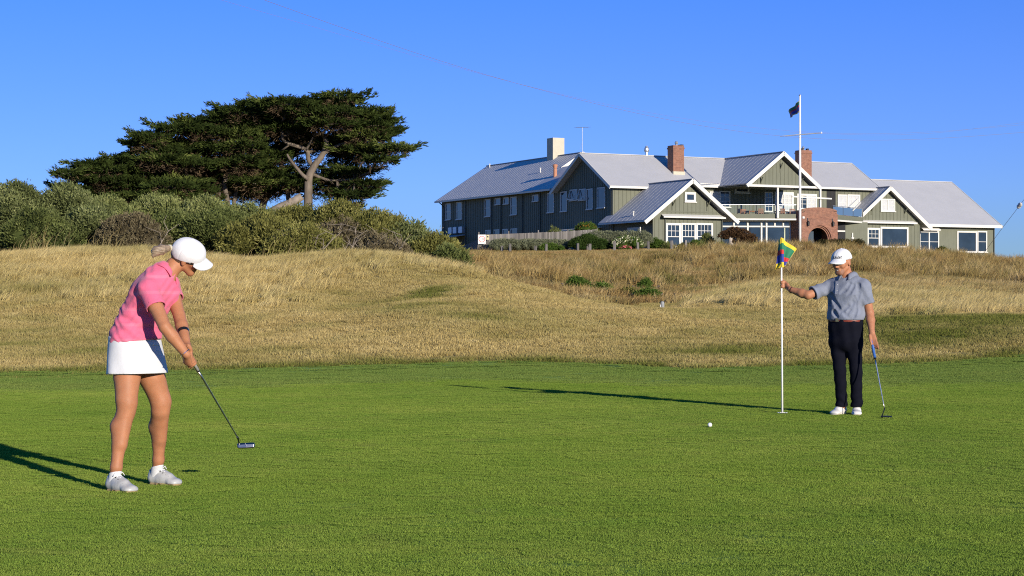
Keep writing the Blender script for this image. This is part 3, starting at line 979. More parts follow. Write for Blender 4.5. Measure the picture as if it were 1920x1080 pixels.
# right hand front gable and end wing
window(1651, 372.5, 1677.5, 396.5, 'b', -1.1, cols=2, muntin=(1, 2, 1.0), glass=m_curtain, frame=0.12)
window(1625, 427, 1649.5, 464, 'b', -1.1, muntin=(3, 2, 0.52), frame=0.2)
window(1650.2, 425, 1702.5, 464.5, 'b', -1.1, frame=0.2)
window(1723, 433, 1760, 473, 'b', 0.1, cols=2, muntin=(1, 2, 1.0), glass=[m_glass, m_glass], frame=0.14)
window(1794, 433, 1831, 473.5, 'b', 0.1, frame=0.16)
window(1831.6, 433, 1850, 473.5, 'b', 0.1, muntin=(1, 2, 1.0), frame=0.14)
aw = MB()
a0, z0 = on_b(1724, 431.5, 0.1); a1, z1 = on_b(1757, 425, 0.1)
slab(aw, [(a0, 0.09, z1), (a1, 0.09, z1), (a1, -0.45, z0 + 0.1), (a0, -0.45, z0 + 0.1)], 0.05)
aw.box(a0, a1, -0.5, -0.44, z0 - 0.04, z0 + 0.12)
part(aw, 'window_hood', m_trim)

# --- brackets under the barge boards
def bracket(a, b, z, dirb=-1.0):
    m = MB()
    m.beam((a, b, z), (a, b + dirb * 0.62, z + 0.62), 0.08, 0.08)
    m.box(a - 0.04, a + 0.04, b - 0.06, b + 0.001, z - 0.35, z + 0.7)
    part(m, 'bracket', m_batten)
for a, z in ((2.2, 4.15), (6.0, 4.15)): bracket(a, -7.4, z)
for a, z in ((13.9, 6.75), (18.6, 6.75), (16.2, 8.2)): bracket(a, -4.6, z, -0.7)
for a, z in ((29.8, 4.5), (34.0, 4.3)): bracket(a, -1.1, z, -0.9)

# --- downpipes on the shaded side wall and front
for u in (874, 923, 941, 981, 1014):
    b, _ = on_a(u, 400, 0.0)
    m = MB(); m.tube([(-0.09, b, 0.0), (-0.09, b, 6.5)], 0.055, 8)
    part(m, 'downpipe', m_pipe)
m = MB(); m.tube([(-0.6, 39.6, 6.6), (-0.3, 39.4, 6.3), (-0.09, 39.3, 6.0), (-0.09, 39.3, 0.0)], 0.06, 8)
part(m, 'downpipe', m_pipe)
for a, b, z in ((1.4, -7.5, 3.0), (7.65, -7.5, 3.0), (36.1, -1.0, 3.1), (46.85, 0.0, 3.1), (28.2, -1.2, 3.2)):
    m = MB(); m.tube([(a, b, -0.2), (a, b, z)], 0.05, 8)
    part(m, 'downpipe', m_pipe)

# --- chimneys, flues, antenna
def chimney_brick(a, b, la, lb, z0, z1):
    c = MB()
    c.box(a, a + la, b, b + lb, z0, z1 - 0.35)
    c.box(a - 0.05, a + la + 0.05, b - 0.05, b + lb + 0.05, z1 - 0.35, z1 - 0.2)
    c.box(a, a + la, b, b + lb, z1 - 0.2, z1)
    ch = part(c, 'chimney', m_brick, main_roof)
    f = MB(); f.box(a - 0.04, a + la + 0.04, b - 0.06, b + lb, z0 + 0.5, z0 + 0.95)
    return ch
ch1 = chimney_brick(8.0, 2.0, 1.25, 1.1, 7.2, 10.75)
pot = MB(); pot.lathe([(0.14, 0), (0.12, 0.1), (0.10, 0.12), (0.16, 0.2), (0.18, 0.3), (0.12, 0.42), (0.02, 0.46)], (8.6, 2.4, 10.75), 10)
part(pot, 'flue_cap', m_steel, main_roof)
pot = MB(); pot.box(9.0, 9.25, 2.1, 3.0, 10.75, 10.87)
part(pot, 'chimney_slab', m_iron, main_roof)
ch2 = chimney_brick(23.3, 2.0, 1.3, 1.1, 7.2, 10.8)
pot = MB(); pot.lathe([(0.13, 0), (0.11, 0.12), (0.09, 0.15), (0.15, 0.25), (0.10, 0.4), (0.02, 0.45)], (23.9, 2.5, 10.8), 10)
part(pot, 'flue_cap', m_steel, main_roof)
for dx in (0.25, 0.9):
    pot = MB(); pot.box(23.3 + dx, 23.5 + dx, 2.2, 2.5, 10.8, 11.0)
    part(pot, 'chimney_slab', m_iron, main_roof)
fl = MB(); fl.box(7.96, 9.29, 1.9, 2.2, 7.75, 8.15)
part(fl, 'flashing', m_cream, main_roof)
c = MB(); c.box(5.3, 6.7, 22.6, 24.0, 10.0, 12.95)
part(c, 'cream_chimney', m_cream, wing_roof)
fl = MB(); fl.lathe([(0.13, 0), (0.13, 0.35), (0.22, 0.4), (0.26, 0.55), (0.24, 0.75), (0.14, 0.9), (0.10, 1.0)], (7.0, 5.5, 9.9), 12)
part(fl, 'flue_cap', m_steel, main_roof)
b_, z_ = on_a(1012, 341, 1.6)
fl = MB(); fl.lathe([(0.19, 0), (0.19, 0.9), (0.16, 1.0), (0.27, 1.35), (0.24, 1.45), (0.1, 1.5)], (1.7, 15.2, 8.0), 12)
part(fl, 'terracotta_flue', m_terra, wing_roof)
for a, b, z, h in ((2.9, 20.9, 8.95, 0.45), (5.6, 39.0, 10.6, 0.45), (-0.3, -4.5, 3.3, 0.35), (2.5, 33.0, 8.7, 0.0)):
    if h:
        fl = MB(); fl.lathe([(0.06, 0), (0.06, h), (0.1, h + 0.02), (0.1, h + 0.1), (0.03, h + 0.12)], (a, b, z), 8)
        part(fl, 'vent_pipe', m_trim, wing_roof if b > 0 else room_roof)
an = MB()
an.tube([(-0.3, 5.6, 9.8), (-0.3, 5.6, 12.5)], 0.03, 6)
an.tube([(-1.15, 5.2, 12.40), (0.6, 6.0, 12.55)], 0.025, 6)
for k in range(7):
    t = k / 6.0
    x, y, z = -1.15 + 1.75 * t, 5.2 + 0.8 * t, 12.40 + 0.15 * t
    an.tube([(x - 0.12, y + 0.3, z), (x + 0.12, y - 0.3, z)], 0.012, 5)
an.tube([(-0.3, 5.6, 11.0), (-0.75, 5.3, 10.2)], 0.012, 5)
part(an, 'antenna', m_steel, main_roof)

# --- balcony: bowed deck, parapet band, rail, glass, posts
PB = [(8.7, -1.6), (15.7, -4.6), (17.6, -5.3), (21.9, -5.4), (28.0, -2.1)]
def inset(p, k): return (p[0], p[1] + k)
dk = MB()
for (p, q) in zip(PB[:-1], PB[1:]):
    dk.prism([(p[0], p[1], 3.32), (q[0], q[1], 3.32), (q[0], 0.99, 3.32), (p[0], 0.99, 3.32)], (0, 0, 0.10))
balcony = part(dk, 'balcony_deck', m_side)
def along(name, mat, w_, h, z, segs, parent):
    for p, q in segs:
        b = MB(); b.beam((p[0], p[1], z), (q[0], q[1], z), w_, h); b.build(name, mat, parent)
SEG = [(PB[0], PB[1]), (PB[1], PB[2]), (PB[3], PB[4])]
along('parapet', m_side, 0.10, 0.44, 3.60, SEG, balcony)
along('deck_fascia', m_trim, 0.22, 0.16, 3.29, SEG, balcony)
along('handrail', m_steel, 0.07, 0.05, 4.72, SEG, balcony)
for p, q in SEG:
    L_ = (Vector(q) - Vector(p)).length
    n = max(1, int(L_ / 1.9))
    for k in range(n + 1):
        t = k / n
        x, y = p[0] + (q[0] - p[0]) * t, p[1] + (q[1] - p[1]) * t
        b = MB(); b.box(x - 0.025, x + 0.025, y - 0.025, y + 0.025, 3.8, 4.72)
        b.build('baluster_post', m_iron, balcony)
    g = MB()
    d_ = (Vector((q[0], q[1], 0)) - Vector((p[0], p[1], 0))).normalized() * 0.05
    g.beam((p[0] + d_.x, p[1] + d_.y, 4.25), (q[0] - d_.x, q[1] - d_.y, 4.25), 0.012, 0.78)
    g.build('glass_panel', m_pane_clear, balcony)
for a in (15.7, 20.75):
    b = MB(); b.box(a - 0.09, a + 0.09, -4.97, -4.79, 3.42, 6.40)
    b.build('verandah_post', m_trim, balcony)
for a, b0 in ((9.2, -2.0), (27.8, -1.9)):
    b = MB(); b.box(a - 0.07, a + 0.07, b0 - 0.07 + 0.2, b0 + 0.07 + 0.2, -0.2, 3.3)
    b.build('deck_post', m_trim, balcony)
sc = MB()
sc.beam((17.4, -4.9, 5.55), (21.9, -5.2, 5.42), 0.10, 0.14)
sc.build('awning_beam', m_trim, balcony)
sc = MB()
sc.beam((25.2, -3.4, 4.6), (27.2, -2.3, 5.6), 0.12, 0.2); sc.beam((25.9, -3.2, 4.4), (27.6, -2.2, 5.3), 0.12, 0.12)
sc.build('stair_rail', m_trim, balcony)

# --- glazed room under the balcony
gw = MB()
GB = [(8.7, -0.7), (15.3, -3.5), (17.58, -4.3)]
for p, q in zip(GB[:-1], GB[1:]):
    gw.beam((p[0], p[1], -0.1), (q[0], q[1], -0.1), 0.12, 1.1)
    gw.beam((p[0], p[1], 2.62), (q[0], q[1], 2.62), 0.14, 0.14)
    gw.beam((p[0], p[1], 3.15), (q[0], q[1], 3.15), 0.14, 0.2)
for t in (0.0, 0.17, 0.36, 0.55, 0.74, 0.93, 1.0):
    x, y = GB[0][0] + (GB[1][0] - GB[0][0]) * t, GB[0][1] + (GB[1][1] - GB[0][1]) * t
    full = t in (0.0, 0.74, 0.93, 1.0)
    gw.box(x - 0.09, x + 0.09, y - 0.09, y + 0.09, 0.45 if full else 2.69, 3.06)
for t in (0.35, 0.7, 1.0):
    x, y = GB[1][0] + (GB[2][0] - GB[1][0]) * t, GB[1][1] + (GB[2][1] - GB[1][1]) * t
    gw.box(x - 0.08, x + 0.08, y - 0.08, y + 0.08, 0.45 if t > 0.9 else 2.6, 3.06)
sunroom = part(gw, 'sunroom_frame', m_trim)
for p, q in zip(GB[:-1], GB[1:]):
    g = MB(); g.beam((p[0], p[1] + 0.03, 1.78), (q[0], q[1] + 0.03, 1.78), 0.02, 2.66)
    g.build('pane', m_glass, sunroom)
m_lime = simple('pale_green_curtain', (0.42, 0.46, 0.33), 0.8, 0.12, 3)
cu = MB(); cu.box(17.0, 17.35, -4.12, -4.06, 0.5, 2.5)
cu.build('curtain', m_lime, sunroom)

# --- brick entrance porch with its recessed arch
PA0, PA1, PF, PZ = 17.6, 21.9, -6.2, 4.12
AC, ZS = 19.75, 1.3
po = MB()
def arch_face(mb, r_in, y0, y1, a0, a1, ztop, n=18):
    """wall between y0 and y1 with an arched opening of radius r_in"""
    pts_i, pts_o = [], []
    for k in range(n + 1):
        th = math.pi * k / n
        ci, si = -math.cos(th), math.sin(th)
        pts_i.append((AC + r_in * ci, ZS + r_in * si))
        sx = (a1 - AC) / ci if ci > 1e-6 else ((a0 - AC) / ci if ci < -1e-6 else 1e9)
        sz = (ztop(AC + 0.0) - ZS) / si if si > 1e-6 else 1e9
        s = min(sx, sz)
        x, z = AC + s * ci, ZS + s * si
        pts_o.append((x, min(z, ztop(x)) if sz <= sx else z))
    for k in range(n):
        (xa, za), (xb, zb), (xc, zc), (xd, zd) = pts_i[k], pts_i[k + 1], pts_o[k + 1], pts_o[k]
        mb.prism([(xa, y0, za), (xb, y0, zb), (xc, y0, zc), (xd, y0, zd)], (0, y1 - y0, 0))
    mb.box(a0, AC - r_in, y0, y1, -0.5, ZS)
    mb.box(AC + r_in, a1, y0, y1, -0.5, ZS)
arch_face(po, 1.42, PF, PF + 0.14, PA0, PA1, lambda x: PZ)
# crown of the parapet, gently arched
cr = [(PA0, PF, PZ)] + [(AC + 2.1 * math.cos(math.pi * (1 - k / 10)), PF, PZ + 0.02 + 0.34 * math.sin(math.pi * k / 10)) for k in range(11)] + [(PA1, PF, PZ)]
po.prism(cr, (0, 0.3, 0))
po.box(PA0, PA0 + 0.3, PF + 0.14, -3.8, -0.5, PZ)
po.box(PA1 - 0.3, PA1, PF + 0.14, -3.8, -0.5, PZ)
porch = part(po, 'brick_porch', m_brick)
for k, rr in enumerate((1.30, 1.18)):
    rg = MB()
    y0 = PF + 0.14 + 0.13 * k
    arch_face(rg, rr, y0, y0 + 0.13, PA0 + 0.301, PA1 - 0.301, lambda x: PZ - 0.3)
    rg.build('arch_ring', m_brick, porch)
dk = MB(); dk.box(PA0 + 0.3, PA1 - 0.3, -3.95, -3.85, -0.5, 3.3)
dk.build('entrance_shade_wall', m_black, porch)  # coloured black to paint the dark interior behind the arch
dk = MB(); dk.box(18.35, 18.55, -5.3, -5.1, -0.4, 2.2); dk.box(18.56, 19.7, -5.25, -5.2, 0.0, 2.15)
dk.build('glass_door', M_glass('entrance_glass', (0.06, 0.075, 0.085)), porch)
for a in (18.3, 21.25):
    ln = MB()
    ln.beam((a, PF - 0.002, 3.15), (a, PF - 0.16, 3.05), 0.05, 0.05)
    ln.lathe([(0.03, 0.5), (0.10, 0.42), (0.12, 0.40), (0.09, 0.05), (0.04, 0.0)], (a, PF - 0.2, 2.62), 8)
    ln.box(a - 0.05, a + 0.05, PF - 0.05, PF - 0.001, 2.7, 3.4)
    ln.build('wall_lantern', m_iron, porch)
bx = MB(); bx.box(17.68, 17.92, PF - 0.08, PF - 0.001, 3.35, 3.55)
bx.build('flood_light', m_trim, porch)
# side entrance right of the porch
se = MB()
for a, lean in ((23.3, 0.18), (24.0, 0.0), (24.6, 0.0)):
    se.beam((a + lean, -3.7, -0.1), (a - lean, -3.7, 3.2), 0.16, 0.16)
se.beam((23.2, -3.7, 2.3), (24.6, -3.7, 2.3), 0.1, 0.14)
part(se, 'side_entry_frame', m_trim)
se = MB(); se.box(21.9, 25.4, -2.7, -2.6, -0.4, 3.3)
part(se, 'side_entry_shade_wall', m_black)  # black sheet painted in for the shaded recess beside the porch
se = MB(); se.box(25.4, 28.38, -2.4, 0.9, -0.5, 3.31)
part(se, 'entry_side_wall', m_side)
lp = MB(); lp.box(26.3, 26.6, -2.52, -2.4, 1.35, 1.75); lp.box(26.37, 26.5, -2.5, -2.4, 1.75, 2.2)
part(lp, 'meter_box', m_trim)
# lean-to and plant at the far end of the shaded wall
lt = MB()
lt.box(-1.8, -1.65, 37.2, 40.2, -0.5, 2.4); lt.box(-1.8, 0.0, 40.0, 40.2, -0.5, 2.4)
part(lt, 'lean_to_wall', m_side)
lt = MB(); slab(lt, [(0.0, 33.5, 2.75), (0.0, 40.6, 2.75), (-2.3, 40.6, 2.4), (-2.3, 33.5, 2.4)], 0.1)
part(lt, 'lean_to_roof', m_roof)
lt = MB(); lt.box(-1.75, -1.3, 33.6, 34.0, -0.5, 2.3)
part(lt, 'lean_to_post', m_trim)
for b in (33.5, 35.0, 36.3):
    ac = MB(); ac.box(-0.5, 0.0, b, b + 0.95, 2.9, 3.6); ac.lathe([(0.25, 0), (0.25, 0.02)], (-0.25, b + 0.4, 3.6), 10)
    part(ac, 'air_conditioner', m_steel)
sv = MB()
slab(sv, [(0.0, 2.2, 2.55), (0.0, 10.0, 2.55), (-1.6, 10.0, 2.35), (-1.6, 2.2, 2.35)], 0.1)
part(sv, 'side_door_hood', m_trim)
wd = MB(); wd.box(-0.12, 0.09, -5.4, -3.0, 0.3, 2.25)
part(wd, 'side_bay', m_trim)
wd = MB(); wd.box(-0.16, -0.122, -5.2, -4.3, 0.5, 2.05); wd.box(-0.16, -0.122, -4.1, -3.2, 0.5, 2.05)
part(wd, 'pane', m_glass)

# --- things standing at the house
def local(a, b, z=0.0):
    return C0 + AX * a + BX * b + Vector((0, 0, z))
m_teak = simple('teak', (0.30, 0.12, 0.045), 0.6, 0.25, 12, stretch=(1, 1, 6))
m_teak_pale = simple('weathered_teak', (0.52, 0.36, 0.2), 0.7, 0.2, 10)
def deck_chair(a, b, rz, label, mat=None, z=3.42):
    mat = mat or m_teak
    t = tag(empty('deck_chair', local(a, b, z), rz), label, 'chair', 'wooden chairs on the balcony')
    for sx in (-0.24, 0.24):
        for sy in (-0.22, 0.22):
            l = MB(); l.box(sx - 0.03, sx + 0.03, sy - 0.03, sy + 0.03, 0, 0.62 if sy < 0 else 0.95); l.build('leg', mat, t)
        l = MB(); l.box(sx - 0.035, sx + 0.035, -0.26, 0.22, 0.621, 0.66); l.build('armrest', mat, t)
    s = MB()
    for k in range(5): s.box(-0.25, 0.25, -0.25 + k * 0.1, -0.17 + k * 0.1, 0.40, 0.43)
    s.build('seat', mat, t)
    s = MB(); s.box(-0.25, 0.25, 0.20, 0.24, 0.86, 0.95); s.box(-0.25, 0.25, 0.20, 0.24, 0.5, 0.56)
    for k in range(5): s.box(-0.2 + k * 0.09, -0.15 + k * 0.09, 0.205, 0.235, 0.56, 0.86)
    s.build('backrest', mat, t)
    return t
def deck_table(a, b, label, w_=1.3, z=3.42):
    t = tag(empty('deck_table', local(a, b, z), math.atan2(AX.y, AX.x)), label, 'table', 'teak tables on the balcony')
    s = MB()
    for k in range(7): s.box(-w_ / 2, w_ / 2, -0.38 + k * 0.11, -0.28 + k * 0.11, 0.71, 0.75)
    s.box(-w_ / 2 + 0.05, w_ / 2 - 0.05, -0.33, 0.33, 0.63, 0.709)
    s.build('table_top', m_teak, t)
    for sx in (-1, 1):
        for sy in (-0.28, 0.28):
            l = MB(); l.box(sx * (w_ / 2 - 0.1) - 0.035, sx * (w_ / 2 - 0.1) + 0.035, sy - 0.035, sy + 0.035, 0, 0.629); l.build('leg', m_teak, t)
ra = math.atan2(AX.y, AX.x)
deck_table(14.3, -2.6, 'slatted teak table at the left of the balcony, left of the verandah post')
deck_chair(13.0, -2.5, ra + R(95), 'teak armchair left of the left balcony table, first from its end')
deck_chair(14.0, -1.7, ra, 'teak armchair behind the left balcony table')
deck_chair(14.7, -3.3, ra + R(170), 'teak armchair in front of the left balcony table, back to the rail')
deck_table(17.2, -3.2, 'slatted teak table beside the flagpole, right of the verandah post')
deck_chair(16.6, -4.2, ra + R(185), 'teak armchair backing onto the rail just right of the verandah post')
deck_chair(17.7, -4.3, ra + R(170), 'teak armchair backing onto the rail nearest to the flagpole')
deck_chair(10.9, -1.2, ra + R(60), 'pale timber chair alone at the left end of the balcony', m_teak_pale)
deck_chair(20.8, -4.3, ra + R(180), 'pale timber chair showing above the left of the brick parapet', m_teak_pale, 3.5)
deck_chair(21.7, -4.4, ra + R(180), 'pale timber chair showing above the right of the brick parapet', m_teak_pale, 3.5)
deck_chair(26.2, -1.9, ra + R(150), 'teak armchair at the right end of the balcony next to the small gable')
deck_chair(24.0, -3.0, ra + R(200), 'grey weathered chair right of the porch below the curtained windows', m_teak_pale)

reel = tag(empty('hose_reel', local(22.5, -4.1), ra), 'round red hose reel between the brick porch and white door frame', 'hose reel')
m_red = simple('red_enamel', (0.55, 0.03, 0.025), 0.4, 0.1, 6)
hr = MB(); hr.tube([(0, -0.12, 1.0), (0, 0.12, 1.0)], 0.52, 20); hr.build('drum', m_red, reel)
hr = MB(); hr.box(-0.06, 0.06, 0.13, 0.2, 0.0, 1.1); hr.build('stand', m_red, reel)
hr = MB(); hr.box(-0.2, 0.2, -0.14, -0.121, 0.85, 1.2); hr.build('label_plate', m_trim, reel)

# --- flagpole with yard and flag
def striped(bands):
    return [simple('flag_' + n_, c_, 0.75, 0.08, 20, sheen=0.2) for n_, c_ in bands]
FLAG = striped([('yellow', (0.72, 0.50, 0.02)), ('green', (0.01, 0.16, 0.075)), ('red', (0.55, 0.02, 0.02)), ('blue', (0.02, 0.035, 0.30))])
def flag_cloth(hoist_top, hoist_bot, fly_top, fly_bot, bands, wave, nseg=18, nrow=30, amp=0.02, edge=None, sag=0.0):
    """bilinear cloth between hoist and fly, waved across; bands = [(h_end, material index)]"""
    vs, fs, mi = [], [], []
    ht, hb, ft, fb = Vector(hoist_top), Vector(hoist_bot), Vector(fly_top), Vector(fly_bot)
    nrm = (ft - ht).cross(hb - ht).normalized()
    for j in range(nrow + 1):
        h = j / nrow
        for i in range(nseg + 1):
            s = i / nseg
            p = (ht.lerp(hb, h)).lerp(ft.lerp(fb, h), s)
            p = p + nrm * (amp * math.sin(wave * s * 6.28 + h * 2.2) * min(1, s * 3)) + Vector((0, 0, -sag * math.sin(math.pi * s)))
            vs.append(p)
    for j in range(nrow):
        for i in range(nseg):
            a = j * (nseg + 1) + i
            fs.append((a, a + 1, a + nseg + 2, a + nseg + 1))
            h = (j + 0.5) / nrow
            k = next(m_ for e_, m_ in bands if h <= e_)
            if edge and (i + 0.5) / nseg > edge: k = 0
            mi.append(k)
    return vs, fs, mi
def flag_object(name, data, mats, parent, thick=0.003):
    vs, fs, mi = data
    me = bpy.data.meshes.new(name)
    me.from_pydata([tuple(v) for v in vs], [], fs)
    for m_ in mats: me.materials.append(m_)
    me.polygons.foreach_set('material_index', mi)
    me.polygons.foreach_set('use_smooth', [True] * len(fs))
    o = link(name, me, parent)
    so = o.modifiers.new('thickness', 'SOLIDIFY'); so.thickness = thick; so.offset = 0
    return o
m_white_paint = simple('white_gloss_paint', (0.80, 0.80, 0.78), 0.35, 0.04, 5)
fp_base = on_ground(1500, 176.0)
fpole = tag(empty('flagpole', fp_base), 'tall white flagpole with a crossing yard in front of the clubhouse', 'flagpole')
zt = EYE + (V0 - 180) * 176.0 / F_PX - fp_base.z
pl = MB(); pl.tube([(0, 0, -0.3), (0, 0, zt * 0.5), (0, 0, zt)], [0.125, 0.11, 0.075], 12); pl.build('pole', m_white_paint, fpole, smooth=True)
bl_ = MB(); bl_.lathe([(0.02, -0.1), (0.09, -0.06), (0.12, 0.0), (0.09, 0.07), (0.01, 0.1)], (0, 0, zt + 0.05), 12); bl_.build('finial', m_steel, fpole, smooth=True)
zy = EYE + (V0 - 252.5) * 176.0 / F_PX - fp_base.z
yd = MB(); yd.tube([(-1.95, -0.9, zy - 0.22), (0, -0.12, zy), (2.05, 0.75, zy + 0.22)], [0.035, 0.06, 0.04], 8); yd.build('yard', m_steel, fpole)
yd = MB(); yd.lathe([(0.03, -0.08), (0.08, 0), (0.03, 0.1)], (2.1, 0.77, zy + 0.23), 8); yd.build('pulley', m_white_paint, fpole)
fo = tag(empty('club_flag', fp_base), 'small striped flag hanging limp near the top of the white flagpole', 'flag')
zf = EYE + (V0 - 189) * 176.0 / F_PX - fp_base.z
flag_object('cloth', flag_cloth((-0.09, 0, zf), (-0.09, 0, zf - 1.05), (-0.86, 1.75, zf - 0.80), (-0.70, 1.45, zf - 1.42),
            [(0.08, 0), (0.36, 1), (0.52, 2), (0.90, 3), (1.0, 0)], 1.6, amp=0.10), FLAG, fo, 0.006)

# --- timber paling fence with its signs
m_pale = simple('weathered_paling', (0.175, 0.16, 0.145), 0.9, 0.28, 5, stretch=(5, 5, 0.5))
def piece_variation(m, lo=0.55, hi=1.2):
    nt = m.node_tree
    p = nt.nodes['Principled BSDF']
    src = p.inputs['Base Color'].links[0].from_socket
    oi = N(nt, 'ShaderNodeObjectInfo')
    r = ramp(nt, oi.outputs['Random'], [(0.0, (lo,) * 3), (1.0, (hi,) * 3)])
    nt.links.new(mix_rgb(nt, 1.0, src, r.outputs[0], 'MULTIPLY'), p.inputs['Base Color'])
piece_variation(m_pale)
f0, f1 = on_ground(897, 172.5), on_ground(1121, 174.5)
fence = tag(empty('paling_fence', f0), 'weathered grey vertical paling fence behind the clipped hedge', 'fence')
dv = f1 - f0; dv.z = 0
L_ = dv.length; dn = dv.normalized(); fz = math.atan2(dn.y, dn.x)
fence.rotation_euler = (0, 0, fz)
pm = MB(); pm.box(0.0, 0.100, -0.012, 0.012, 0.0, 1.0); pal = pm.mesh('paling', m_pale)
n_p = int(L_ / 0.122)
for k in range(n_p):
    t = k / n_p
    topv = np.interp(t, [0, 0.25, 0.55, 1.0], [441.0, 439.0, 435.5, 430.0])
    zt_ = EYE + (V0 - topv) * (172.5 + 2 * t) / F_PX - f0.z
    o = link('paling', pal, fence, (k * 0.122, RNG.uniform(-0.006, 0.006), -0.5))
    o.scale = (1, 1, zt_ + 0.5 + RNG.uniform(-0.03, 0.03))
rl = MB()
rl.beam((0, 0.05, 0.4), (L_, 0.05, 0.9), 0.05, 0.09); rl.beam((0, 0.05, 1.4), (L_, 0.05, 1.85), 0.05, 0.09)
rl.build('rail', m_pale, fence)
for k in range(5):
    ps = MB(); x = 0.05 + k * (L_ - 0.1) / 4; ps.box(x - 0.05, x + 0.05, 0.02, 0.12, -0.5, 1.7 + 0.1 * k); ps.build('post', m_pale, fence)
# low return fence in shade
g0 = on_ground(896, 172.5); g1 = on_ground(862, 178)
rf = tag(empty('return_fence', g0), 'low dark boarded fence in shade left of the round speed sign', 'fence')
dv = g1 - g0; dv.z = 0; L2 = dv.length
rf.rotation_euler = (0, 0, math.atan2(dv.y, dv.x))
for k in range(int(L2 / 0.2)):
    t = k * 0.2 / L2
    b = MB(); b.box(k * 0.2, k * 0.2 + 0.185, -0.015, 0.015, -0.4, 1.0 - 0.55 * t); b.build('board', m_pale, rf)

def text_mesh(body, size, mat, name, parent, loc, rot, extrude=0.002, shear=0.0, bold=0.0):
    cu_ = bpy.data.curves.new(name, 'FONT')
    cu_.body = body; cu_.size = size; cu_.align_x = 'CENTER'; cu_.align_y = 'CENTER'; cu_.extrude = extrude; cu_.shear = shear; cu_.offset = bold
    tmp = bpy.data.objects.new(name + '_tmp', cu_)
    COL.objects.link(tmp)
    me = bpy.data.meshes.new_from_object(tmp.evaluated_get(bpy.context.evaluated_depsgraph_get()))
    bpy.data.objects.remove(tmp)
    bpy.data.curves.remove(cu_)
    me.materials.clear(); me.materials.append(mat)
    o = link(name, me, parent, loc); o.rotation_euler = rot
    return o
sg = on_ground(903.5, 172.2)
sign = tag(empty('speed_sign', sg), 'square white sign with a red ring around the number 10', 'sign')
m_signw = simple('sign_white', (0.78, 0.77, 0.74), 0.5, 0.03, 3)
m_signr = simple('sign_red', (0.50, 0.06, 0.05), 0.5, 0.05, 3)
m_signk = simple('sign_black', (0.02, 0.02, 0.02), 0.5)
s0z = EYE + (V0 - 457.5) * 172.2 / F_PX - sg.z; s1z = EYE + (V0 - 440) * 172.2 / F_PX - sg.z
b = MB(); b.box(-0.34, 0.34, -0.02, 0.0, s0z, s1z); b.build('plate', m_signw, sign)
b = MB(); b.box(-0.34, -0.26, 0.01, 0.07, -0.5, s1z); b.build('post', m_pale, sign)
zc = (s0z + s1z) / 2 + 0.02
b = MB()
for k in range(28):
    a0, a1 = 2 * math.pi * k / 28, 2 * math.pi * (k + 1) / 28
    b.prism([(0.29 * math.cos(a0), -0.024, zc + 0.29 * math.sin(a0)), (0.29 * math.cos(a1), -0.024, zc + 0.29 * math.sin(a1)),
             (0.235 * math.cos(a1), -0.024, zc + 0.235 * math.sin(a1)), (0.235 * math.cos(a0), -0.024, zc + 0.235 * math.sin(a0))], (0, 0.003, 0))
b.build('red_ring', m_signr, sign)
text_mesh('10', 0.33, m_signk, 'number', sign, (0, -0.024, zc), (R(90), 0, 0))
s2 = on_ground(914.5, 172.3)
st = tag(empty('notice_sign', s2), 'small cream notice fixed on the fence right of the speed sign', 'sign')
b = MB(); b.box(-0.12, 0.12, -0.02, 0.0, s1z - 0.45, s1z - 0.02); b.build('plate', simple('notice_cream', (0.6, 0.52, 0.30), 0.6, 0.1, 6), st)
b = MB(); b.box(-0.06, 0.06, -0.026, -0.021, s1z - 0.25, s1z - 0.1); b.build('symbol', m_signk, st)

# --- short timber posts along the verge
posts = [(848, 455, 477, 166, 'leaning'), (941, 461, 478, 167, ''), (956, 457, 479, 166, ''), (1004, 461, 477, 168, ''), (1024, 457, 479, 166, ''), (1083, 456, 475, 166, ''),
         (1102, 455, 474, 169, ''), (1106.5, 457, 476, 166, ''), (1152, 452, 474, 166, ''), (1196, 454, 471, 167, ''), (1216, 452, 470, 167, ''), (1260, 451, 468, 168, ''), (1285.5, 450, 467, 167, '')]
plabels = ['stubby pale timber post standing alone at the right end of the coastal scrub', 'short dark timber post in the shade at the left end of the hedge',
           'second timber post from the left end of the grey hedge', 'short timber post half hidden before the middle of the grey hedge', 'pale timber post in front of the bright green low bush',
           'pale timber post at the left of the dark round shrub', 'dark timber post just behind its paler twin before the round shrub', 'pale timber post at the right of the dark round shrub',
           'timber post left of the white flowering bush', 'timber post in front of the white flowering bush, right side', 'timber post at the right end of the grey hedge',
           'pale timber post before the left end of the bay window', 'brown timber post in front of the middle of the bay window']
for (u, vt, vb_, d, _), lab in zip(posts, plabels):
    g = on_ground(u, d)
    h = EYE + (V0 - vt) * d / F_PX - g.z
    wd_ = 0.105
    m = MB(); m.box(-wd_, wd_, -wd_, wd_, -0.3, h - 0.05); m.prism([(-wd_, -wd_, h - 0.05), (wd_, -wd_, h - 0.05), (wd_, wd_, h - 0.05), (-wd_, wd_, h - 0.05)], (0.0, 0.0, 0.05))
    o = m.build('verge_post', m_pale, None, g, bevel=0.02)
    o.rotation_euler = (RNG.uniform(-0.03, 0.03), RNG.uniform(-0.04, 0.04), RNG.uniform(-0.5, 0.5))
    tag(o, lab, 'post', 'short timber posts along the verge')
g = on_ground(1242, 58.0)
h = EYE + (V0 - 565) * 58.0 / F_PX - g.z
mk = tag(empty('marker_post', g), 'small grey marker post alone in the grass of the hollow', 'post')
m = MB(); m.lathe([(0.06, -0.3), (0.057, h - 0.04), (0.045, h - 0.01), (0.02, h)], (0, 0, 0), 12); m.build('shaft', simple('grey_post', (0.26, 0.27, 0.27), 0.8, 0.2, 9), mk, smooth=True)
m = MB(); m.box(-0.07, -0.056, -0.03, 0.03, h - 0.18, h - 0.1); m.build('reflector', m_signw, mk)
